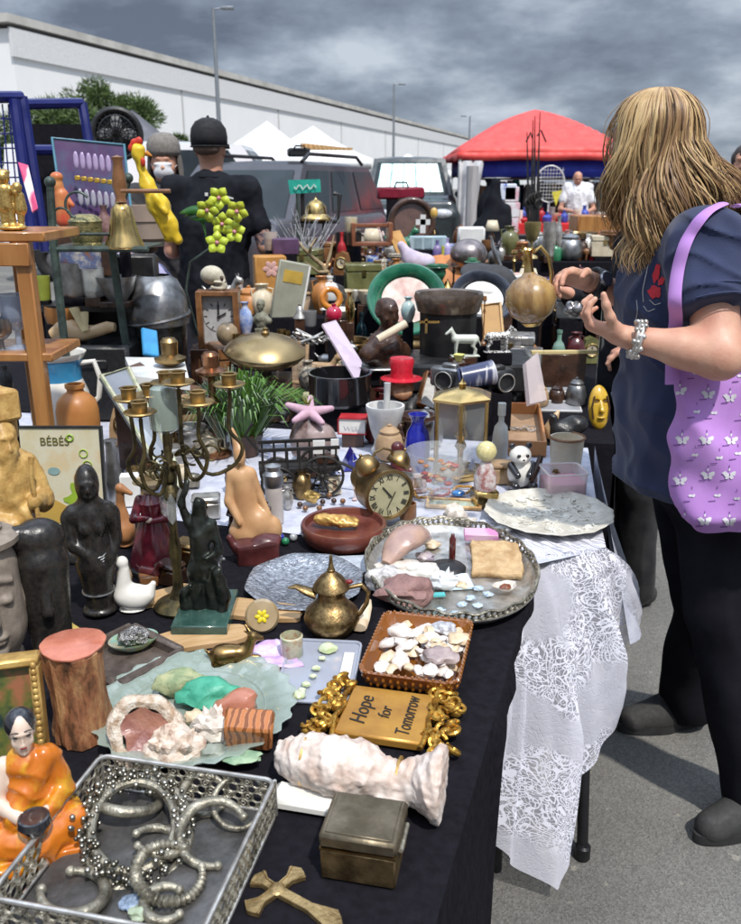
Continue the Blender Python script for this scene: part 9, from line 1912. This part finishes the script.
# pitcher in the woman's hand, trinket
o=Q(532,322,1.86);HP=Q(532,280,1.86).z-o.z;WP=wq(26,532,300,1.86)
t=T('brass_pitcher','round striped horn and brass pitcher held up by the woman','pitcher',o,e=(0,-.12,0))
m=MB();m.lathe([(0,-.004),(WP*.40,0),(WP*.80,HP*.20),(WP*1.0,HP*.52),(WP*.92,HP*.80),(WP*.62,HP*1.02),(WP*.30,HP*1.12),(WP*.20,HP*1.2)],40,cap=False);m.lathe([(0,-.004),(WP*.4,0)],20,cap=False)
m.build('pitcher_body',mat('striped horn',(.46,.30,.11),(.07,.035,.012),c3=(.27,.15,.05),rough=.2,kind='noise',scale=26,stretch=(1.5,1.2,.22),coat=.9,mix=(.2,.7)),t)
m=MB();m.lathe([(WP*.22,HP*1.14),(WP*.17,HP*1.3),(WP*.16,HP*1.6),(WP*.30,HP*1.72),(WP*.28,HP*1.74),(WP*.14,HP*1.6),(0,HP*1.5)],24);m.build('neck',brass_b,t)
m=MB();m.tube([(WP*.18,0,HP*1.62),(WP*.5,0,HP*1.75),(WP*.78,0,HP*1.5),(WP*.86,0,HP*1.1),(WP*.8,0,HP*.85)],.0045,8);m.build('handle',brass_b,t)
m=MB();m.lathe([(0,0),(WP*.42,0),(WP*.30,-.008),(0,-.008)][::-1],24);m.build('foot',brass_b,t)
m=MB();m.rock((0,0,0),(.016,.014,.014),4,amp=.3);q_=Q(573,309,1.60);ONE('trinket','small dark silver trinket pinched in her near hand','trinket',m,mat('black silver',(.35,.33,.33),(.02,.02,.02),rough=.25,metal=.7,scale=90),q_)
m=MB();m.tube([Q(567,268,2.25)-Q(570,300,2.25),Q(570,276,2.2)-Q(570,300,2.25)],.006,6)
o=P(628,545,0);t=T('folding_stand','black folding stand leaning behind the white cloth','stand',(o.x,o.y,0))
for(u0,v0,u1,v1)in((625,446,650,540),(632,448,643,536),(616,470,642,530)):
 m=MB();Yq=o.y-.1;a=Q(u0,v0,Yq)-Vector((o.x,o.y,0));b2=Q(u1,v1,Yq+.12)-Vector((o.x,o.y,0));m.tube([a,b2],.008,6);m.build('rod',black,t)
# sets of small repeated goods
rz_=random.Random(77)
def scatter(name,lab,cat,group,n,u0,u1,v0,v1,Y0,Y1,make,mats,z=None,tilt=.1):
 base=[]
 for i in range(n):
  f=(i+.5)/n;u=u0+(u1-u0)*f+rz_.uniform(-2,2);k=rz_.random();v=v0+(v1-v0)*k;q_=Q(u,v,Y0+(Y1-Y0)*(1-k))if z is None else P(u,v,z)
  m_=mats[i%len(mats)]
  key=i%len(mats)
  if len(base)<=key:mb=MB();make(mb,i);o=mb.build(name,m_);base.append(o)
  else:o=base[key].copy();COL.objects.link(o)
  o.location=q_;o.rotation_euler=(rz_.uniform(-tilt,tilt),rz_.uniform(-tilt,tilt),rz_.uniform(0,6.28));tag(o,lab,cat,group)
lat=lambda prof,r,h,n=18:(lambda mb,i:mb.lathe([(a*r*(1+.15*(i%3)),b*h*(1+.2*(i%2)))for a,b in prof],n))
scatter('thimble','small brass thimble scattered between the cymbal and the mantel clock','thimble','brass thimbles',9,232,290,338,350,3.0,3.1,lat(CUPP,.014,.03),[brass_b,brass])
scatter('postcard','old postcard lying loose around the black pan','postcard','loose postcards',8,330,415,392,404,0,0,lambda mb,i:mb.box((0,0,.002),(.085,.055,.002)),[mat('sepia card',(.45,.34,.22),(.25,.16,.09),rough=.7,scale=40),mat('grey card',(.5,.5,.48),(.2,.22,.24),rough=.7,scale=40)],z=TZ+.004,tilt=.15)
scatter('silver_spoon','tarnished silver spoon on the black cloth near the spotted cow','spoon','loose silver spoons',10,425,520,372,396,0,0,lambda mb,i:(mb.ell((0,.05,.004),(.014,.02,.004)),mb.tube([(0,.03,.004),(0,-.02,.006),(0,-.07,.003)],[.003,.002,.005],6)),[silver,silver_t],z=TZ+.004)
scatter('china_cup','small white china cup on the black riser behind the bust','cup','white china cups',7,312,378,300,306,3.9,4.05,lat(BOWL,.035,.05),[cer_w,cream])
scatter('brass_bell','little brass bell in the row before the leather books','bell','little brass bells',7,385,452,286,291,4.2,4.3,lat([(1,0),(.9,.15),(.6,.5),(.4,.8),(.1,.86),(.12,1),(0,1)],.026,.05),[brass_b,gilt_b])
scatter('brown_bottle','small brown apothecary bottle in the back row by the wooden caddy','bottle','brown apothecary bottles',7,336,402,268,272,4.7,4.9,lat(BOTL,.03,.12),[mat('brown glass',(.16,.05,.015),rough=.1,coat=1),wood_d])
scatter('perfume_flask','coloured perfume flask on the far riser before the red stall','bottle','perfume flasks',12,496,622,250,262,5.3,5.5,lat(BOTL,.032,.11),[silver,amber,cer_w,redp,brass_b,mat('green flask',(.05,.25,.12),rough=.1,coat=1)])
scatter('tin_toy','small painted tin toy between the antler and the white radio','toy','painted tin toys',9,322,470,254,262,4.9,5.0,lambda mb,i:(mb.box((0,0,.025),(.08,.04,.035),bev=.008),mb.box((-.01,0,.05),(.04,.035,.025),bev=.008)),[redp,teal,mat('toy yellow',(.6,.42,.03),rough=.4),mat('toy blue',(.03,.1,.4),rough=.4),pewter])
scatter('wooden_bead','dark wooden bead scattered in front of the gourd vessel','bead','dark wooden beads',14,262,345,486,512,0,0,lambda mb,i:mb.ell((0,0,.006),.007,n=10,m_=8),[wood_d,wood_m],z=TZ+.002)
scatter('trinket_box','small metal trinket box behind the wooden goose and lady figurine','box','metal trinket boxes',6,108,200,470,492,0,0,lambda mb,i:(mb.box((0,0,.014),(.045,.034,.026),bev=.004),mb.ell((0,0,.028),(.016,.012,.006))),[pewter,brass,silver_t],z=TZ+.002)
scatter('ceramic_tile','patterned ceramic tile lying between the plant and the brass gong','tile','patterned tiles',6,150,300,386,398,0,0,lambda mb,i:mb.box((0,0,.004),(.10,.10,.008),bev=.002),[mat('patterned tile',(.5,.45,.36),(.12,.14,.2),rough=.3,scale=60),mat('brown tile',(.22,.12,.07),(.1,.05,.03),rough=.3,scale=40)],z=TZ+.003)
scatter('figurine','small dark carved figurine beside the shelf post and black case','figurine','small dark carvings',7,60,215,396,420,0,0,lat([(0,0),(.9,0),(.8,.1),(.5,.2),(.75,.45),(.6,.6),(.25,.68),(.42,.8),(.38,.95),(0,1)],.018,.10),[wood_d,wood_m,bronze],z=TZ+.002)
scatter('glass_ball','clear coloured glass ball in the gap right of the silver platter','ball','coloured glass balls',6,250,300,536,548,0,0,lambda mb,i:mb.ell((0,0,.008),.009,n=14,m_=10),[blue_g,mat('green ball',(.02,.2,.08),rough=.08,coat=1),mat('clear ball',(.4,.42,.42),rough=.05,coat=1)],z=Z0)
scatter('leather_strap','coiled brown leather strap on the dark riser below the pitcher','strap','coiled leather straps',5,508,600,306,326,3.9,4.0,lambda mb,i:(mb.torus((0,0,.01),.04,.007,n=24,k=6),mb.torus((.004,0,.022),.034,.007,n=24,k=6)),[wood_m,wood_d])
scatter('necklace','string of glass beads heaped on the white cloth behind the alarm clock','necklace','bead necklaces',4,395,470,488,496,0,0,lambda mb,i:[mb.ell((.03*math.cos(k*.3)*(1+.2*math.sin(k)),.022*math.sin(k*.3),.004),.0042,n=8,m_=6)for k in range(21)],[mat('red beads',(.4,.03,.03),rough=.2,coat=.6),mat('amber beads',(.5,.25,.04),rough=.2,coat=.6)],z=TZ+.002)
# more mixed goods, each one different
rg=random.Random(2024)
PAL={'brass':brass,'bright brass':brass_b,'pewter':pewter,'silver':silver,'cream':cream,'white':cer_w,'dark wooden':wood_d,'brown wooden':wood_m,'orange':orange_st,'maroon':maroon,'olive':mat('olive glaze',(.20,.20,.08),(.11,.11,.04),rough=.3,scale=12,coat=.4),'black':mat('black lacquer',(.012,.012,.012),rough=.2,coat=.6),'copper':mat('copper metal',(.42,.19,.09),(.2,.08,.04),rough=.35,metal=.8,scale=18),'blue':mat('blue china',(.08,.14,.42),(.5,.52,.58),rough=.2,scale=24,coat=.5),'green':mat('green glaze',(.05,.20,.10),(.02,.11,.06),rough=.2,scale=12,coat=.6),'tan':mat('tan pottery',(.44,.30,.17),(.3,.19,.1),rough=.6,scale=20,bump=.3),'rose':mat('rose china',(.55,.30,.28),(.66,.6,.55),rough=.25,scale=22,coat=.4),'speckled':mat('speckled ware',(.52,.48,.40),(.12,.09,.06),rough=.4,scale=110)}
def k_jar(t,W,H,m_):
 m=MB();m.lathe([(a*W,b*H)for a,b in[(0,0),(.7,0),(.95,.12),(1,.4),(.8,.68),(.6,.74)]],22);m.build('jar_body',m_,t);m=MB();m.lathe([(a*W,b*H)for a,b in[(.66,.74),(.68,.80),(.4,.90),(.12,.93),(.16,.97),(0,1)]],20);m.build('lid',m_,t)
def k_teapot(t,W,H,m_):
 m=MB();m.lathe([(a*W*.72,b*H)for a,b in[(0,0),(.6,0),(.95,.2),(1,.42),(.8,.66),(.5,.74),(.45,.80),(.15,.86),(.18,.94),(0,1)]],24);m.build('pot_body',m_,t);m=MB();m.tube([(-W*.6,0,H*.3),(-W*.85,0,H*.5),(-W,0,H*.74)],[W*.16,W*.1,W*.07],8);m.build('spout',m_,t);m=MB();m.tube([(W*.55,0,H*.62),(W*.95,0,H*.62),(W*.95,0,H*.3),(W*.6,0,H*.22)],W*.06,7);m.build('handle',m_,t)
def k_figure(t,W,H,m_):
 a=rg.uniform(-.1,.1);m=MB();m.sdf([C((0,0,.06),(0,0,.42),.22,.15,k=.06),C((0,0,.42),(a,0,.66),.15,.14,k=.05),E((a*1.3,-.02,.86),(.10,.10,.12)),C((-.14,0,.66),(-.24,-.06,.44),.06,.045),C((.14,0,.66),(.20,-.14,.52),.06,.045),C((-.24,-.06,.44),(-.08,-.18,.40),.045,.035),E((0,0,.03),(.26,.22,.035))],.022,.03);m.noise_disp(.014,9,int(H*900));m.xf(Matrix.Diagonal((H*.8,H*.8,H,1)));m.build('figure',m_,t,smooth=60)
def k_box(t,W,H,m_):
 m=MB();m.box((0,0,H*.36),(W*1.8,W*1.3,H*.72),bev=.003);m.build('case',m_,t);m=MB();m.box((0,0,H*.86),(W*1.86,W*1.36,H*.26),bev=.005);m.build('lid',m_,t);m=MB();m.box((0,-W*.69,H*.68),(W*.22,.004,H*.22));m.build('clasp',brass_b,t)
def k_clock(t,W,H,m_):
 m=MB();m.prism([(-W,0),(W,0),(W*.9,H*.5),(W*.6,H*.9),(0,H),(-W*.6,H*.9),(-W*.9,H*.5)],-.03,.03,e=(math.pi/2,0,0));m.build('case',m_,t);m=MB();m.lathe([(0,.0),(W*.58,.001)],30,c=(0,-.031,H*.52),e=(math.pi/2,0,0),cap=False);d=m.build('dial',cream,t);m=MB();m.torus((0,-.032,H*.52),W*.6,.004,e=(math.pi/2,0,0),n=30,k=6);m.build('bezel',brass_b,t);m=MB();m.box((0,-.034,H*.52+W*.18),(.004,.001,W*.36));m.box((W*.12,-.034,H*.52),(W*.26,.001,.004));m.build('hand',black,d)
def k_lamp(t,W,H,m_):
 m=MB();m.lathe([(a*W,b*H)for a,b in[(0,0),(.6,0),(.62,.04),(.2,.08),(.35,.2),(.42,.32),(.2,.46),(.08,.5),(.08,.62),(0,.62)]],20);m.build('lamp_base',m_,t);m=MB();m.lathe([(W,H*.56),(W*.62,H)],24,cap=False);m.build('lamp_shade',cream,t,solid=.003)
def k_frame(t,W,H,m_):
 m=MB();f_=.012
 for a,b_ in(((0,0,f_/2),(W*2,.014,f_)),((0,0,H-f_/2),(W*2,.014,f_)),((-W+f_/2,0,H/2),(f_,.014,H-2*f_)),((W-f_/2,0,H/2),(f_,.014,H-2*f_))):m.box(a,b_,bev=.002)
 m.build('frame',m_,t);m=MB();m.box((0,.002,H/2),(W*2-2*f_,.004,H-2*f_));m.build('picture',mat('small faded picture',(.42,.36,.24),(.14,.16,.12),c3=(.3,.2,.14),rough=.5,scale=30),t);t.rotation_euler.x=-.2
def k_candle(t,W,H,m_):
 m=MB();m.lathe([(a*W,b*H)for a,b in CAND],20);m.build('stem',m_,t);m=MB();m.lathe([(a*W,b*H)for a,b in[(.5,.84),(1,.88),(.9,.90),(.4,.88)]],20);m.build('drip_pan',m_,t)
def k_vase(t,W,H,m_):
 m=MB();m.lathe([(a*W,b*H)for a,b in VASE],24,fn=lambda a,z:1+.04*math.cos(8*a));m.build('vase_body',m_,t);m=MB()
 for s_ in(-1,1):m.tube([(s_*W*.4,0,H*.9),(s_*W*.95,0,H*.86),(s_*W*.85,0,H*.62)],W*.07,6)
 m.build('handles',m_,t)
def k_urn(t,W,H,m_):
 m=MB();m.lathe([(a*W*.85,b*H)for a,b in URN],26,fn=lambda a,z:1+.03*math.cos(12*a));m.build('urn_body',m_,t)
 m=MB();m.torus((0,0,H*.9),W,W*.05,n=26,k=6);m.build('rim',m_,t)
def k_animal(t,W,H,m_):
 m=MB();m.sdf([C((-.30,0,.5),(.28,0,.48),.19,.21,k=.05),C((.30,0,.55),(.50,0,.85),.12,.09,k=.05),E((.58,-.02,.88),(.15,.10,.11)),C((.55,.05,.95),(.52,.09,1.08),.03,.015),C((.55,-.05,.95),(.52,-.09,1.08),.03,.015),C((-.45,0,.55),(-.62,0,.70),.04,.03)]+[C((x,y,.4),(x*1.05,y*1.1,.05),.075,.055)for x in(-.3,.28)for y in(-.11,.11)],.03,.05);m.xf(Matrix.Diagonal((H*.9,H*.9,H,1)));m.build('animal_body',m_,t,smooth=60)
KIND=[('lidded_jar','lidded jar','jar',k_jar,(.8)),('teapot','teapot','teapot',k_teapot,1.1),('figurine','standing figurine','figurine',k_figure,.5),('keepsake_box','clasped box','box',k_box,1.3),('shelf_clock','shelf clock','clock',k_clock,.85),('table_lamp','little shaded lamp','lamp',k_lamp,.7),('picture_frame','framed picture','picture frame',k_frame,.8),('candlestick','candlestick','candlestick',k_candle,.45),('handled_vase','two handled vase','vase',k_vase,.6),('footed_urn','fluted urn','urn',k_urn,.9),('animal_figurine','animal figurine','figurine',k_animal,1.2)]
used_=set();cnt_=0
def fill(n,u0,u1,v0,v1,h0,h1,anchor,Y=None,pal=None,kinds=None):
 global cnt_
 for i in range(n):
  u=u0+(u1-u0)*(i+.5)/n+rg.uniform(-.25,.25)*(u1-u0)/n;v=rg.uniform(v0,v1)
  p=P(u,v,TZ)if Y is None else Q(u,v,Y+rg.uniform(-.05,.05));hp_=rg.uniform(h0,h1)
  H=(Q(u,v-hp_,p.y).z-p.z)
  for _ in range(60):
   kd=rg.choice(kinds or KIND);cn=rg.choice(pal or list(PAL));lab=f'{cn} {kd[1]} {anchor}'
   if lab not in used_:break
  used_.add(lab);t=T(kd[0],lab,kd[2],p,rg.uniform(-.5,.5));kd[3](t,H*kd[4]*.5*rg.uniform(.85,1.15),H,PAL[cn]);cnt_+=1
fill(9,205,345,372,392,26,44,'in the row behind the grassy plant',pal=['brass','dark wooden','pewter','tan','copper','speckled','olive','brown wooden'])
fill(7,225,330,352,364,22,36,'just behind the big lens shaped cymbal')
fill(8,335,440,362,384,24,40,'around the black pan and the dark bust',pal=['brass','dark wooden','pewter','cream','maroon','green','copper','black'])
fill(9,430,600,352,368,20,34,'in the row below the white horse and spotted cow')
fill(8,455,610,328,342,20,36,'on the right, under the held pitcher')
fill(9,215,345,312,322,22,38,'on the black draped riser near the ledger',Y=3.7)
fill(10,355,505,285,292,18,34,'on the riser behind the bust',Y=4.25)
fill(12,292,470,258,267,16,34,'on the grey riser in the back row',Y=4.9)
fill(9,475,600,296,303,20,34,'on the dark riser by the held pitcher',Y=4.05)
fill(10,505,620,254,262,16,30,'on the far riser before the red stall',Y=5.35)
fill(6,375,430,436,462,26,40,'behind the alarm clock and cobalt vase',pal=['brass','cream','maroon','pewter','tan','dark wooden'])
fill(4,505,585,404,412,20,30,'behind the open wooden jewellery box')
fill(6,120,235,418,450,26,44,'in the shade behind the brass candelabra',pal=['dark wooden','pewter','brass','maroon','olive','copper','tan'])
fill(5,62,130,378,395,24,40,'by the black instrument case')
fill(5,60,140,292,300,18,30,'on the low black shelf left of the helmet',Y=2.98)
fill(5,262,345,462,500,18,30,'around the black iron cart',pal=['silver','brass','blue','cream','dark wooden'])
fill(4,488,560,474,492,18,26,'beside the panda figurine',pal=['brass','tan','white','copper'],kinds=[KIND[0],KIND[3],KIND[7]])
fill(4,200,300,508,530,18,30,'between the kneeling figure and the maroon bowl',pal=['brass','maroon','dark wooden','silver'])
fill(12,130,350,398,432,12,24,'low down near the plant pot and candelabra',pal=['brass','dark wooden','pewter','tan','copper','olive','maroon','speckled'])
fill(12,200,470,342,362,14,26,'among the small things in front of the risers')
fill(10,250,480,404,424,12,22,'at the front edge of the black covered tables',pal=['brass','dark wooden','pewter','tan','copper','olive','maroon','black','cream'])
fill(10,300,480,272,282,14,26,'between the grey riser and the green plate',Y=4.5)
fill(9,230,330,300,310,14,24,'at the back of the black draped riser',Y=3.85)
fill(8,520,610,308,322,16,28,'behind both of her hands',Y=3.85)
fill(10,340,500,244,254,12,24,'on the highest back row under the red suitcase',Y=5.15)
fill(7,66,230,560,590,14,26,'on the nearest table among the carved statues',pal=['dark wooden','brass','pewter','tan','maroon','olive'],kinds=[KIND[0],KIND[2],KIND[3],KIND[10]])
fill(8,330,480,476,500,12,22,'tucked around the alarm clock',pal=['brass','silver','rose','blue','cream','speckled'])
fill(8,130,240,452,500,18,32,'behind the lady figurine and bronze figures',pal=['pewter','brass','dark wooden','cream','blue','copper','silver'])
# plinths that carry whatever stands above the table tops
bpy.context.view_layer.update()
dg_=bpy.context.evaluated_depsgraph_get()
SKIP={'person','tote_bag','brass_pitcher','trinket','rubber_chicken','orchid','pendant','jewellery_board','striped_banner','dark_backdrop','display_rack','green_sign','sign_scribble','striped_scarf','lace_cloth','table_cloth','cloth_flap','street_lamp','parked_car','parked_van','market_tent','red_canopy','tool_case','wood_plank','tennis_racket','yellow_pennant','hanging_garment','garment_rack','black_coat','plastic_sleeve','bell_stand','hand_bell','woven_basket','wooden_stick','shell','stone','white_cross','brass_key','paper_scroll','blue_strap','red_cloth','stall_table','fishing_rods','warehouse','pine_tree','silver_triangle','pestle','necklace','potpourri_piece','silver_ring','wooden_shelf','leather_strap','cutlery_heap','lamp_stand','sign_post','amber_globe','wooden_caddy','bottle_cap','rim_band','succulent','starfish','clear_bag'}
def wbb(o):
 ps=[]
 st=[o]
 while st:
  q=st.pop();st+=list(q.children)
  if q.type=='MESH':ps+=[q.matrix_world@Vector(c)for c in q.bound_box]
 return ps
todo=[]
for o in list(bpy.data.objects):
 if o.parent or o.type not in('MESH','EMPTY')or 'label' not in o.keys():continue
 if o.name.split('.')[0]in SKIP:continue
 ps=wbb(o)
 if not ps:continue
 x0,x1=min(p.x for p in ps),max(p.x for p in ps);y0,y1=min(p.y for p in ps),max(p.y for p in ps);z0=min(p.z for p in ps)
 if y0<1.9 or y1>10 or z0<.70 or x1-x0>.5:continue
 c=Vector(((x0+x1)/2,(y0+y1)/2,z0-.001));hit=scene.ray_cast(dg_,c,Vector((0,0,-1)))
 if hit[0]and .015<c.z-hit[1].z<.8:todo.append((o,c,hit[1].z,x1-x0,y1-y0))
for i,(o,c,zs,wx,wy)in enumerate(todo):
 H_=c.z-zs;w_=max(.03,min(.16,wx*.72));d_=max(.03,min(.12,wy*.8));m=MB()
 m.box((0,0,H_/2),(w_,d_,H_),bev=.002)
 b_=m.build('base',(blkcloth,wood_d)[i%2]if H_<.25 else blkcloth,None,(c.x,c.y,zs+.0005));b_.parent=o;b_.matrix_parent_inverse=o.matrix_world.inverted()
print('plinths',len(todo))
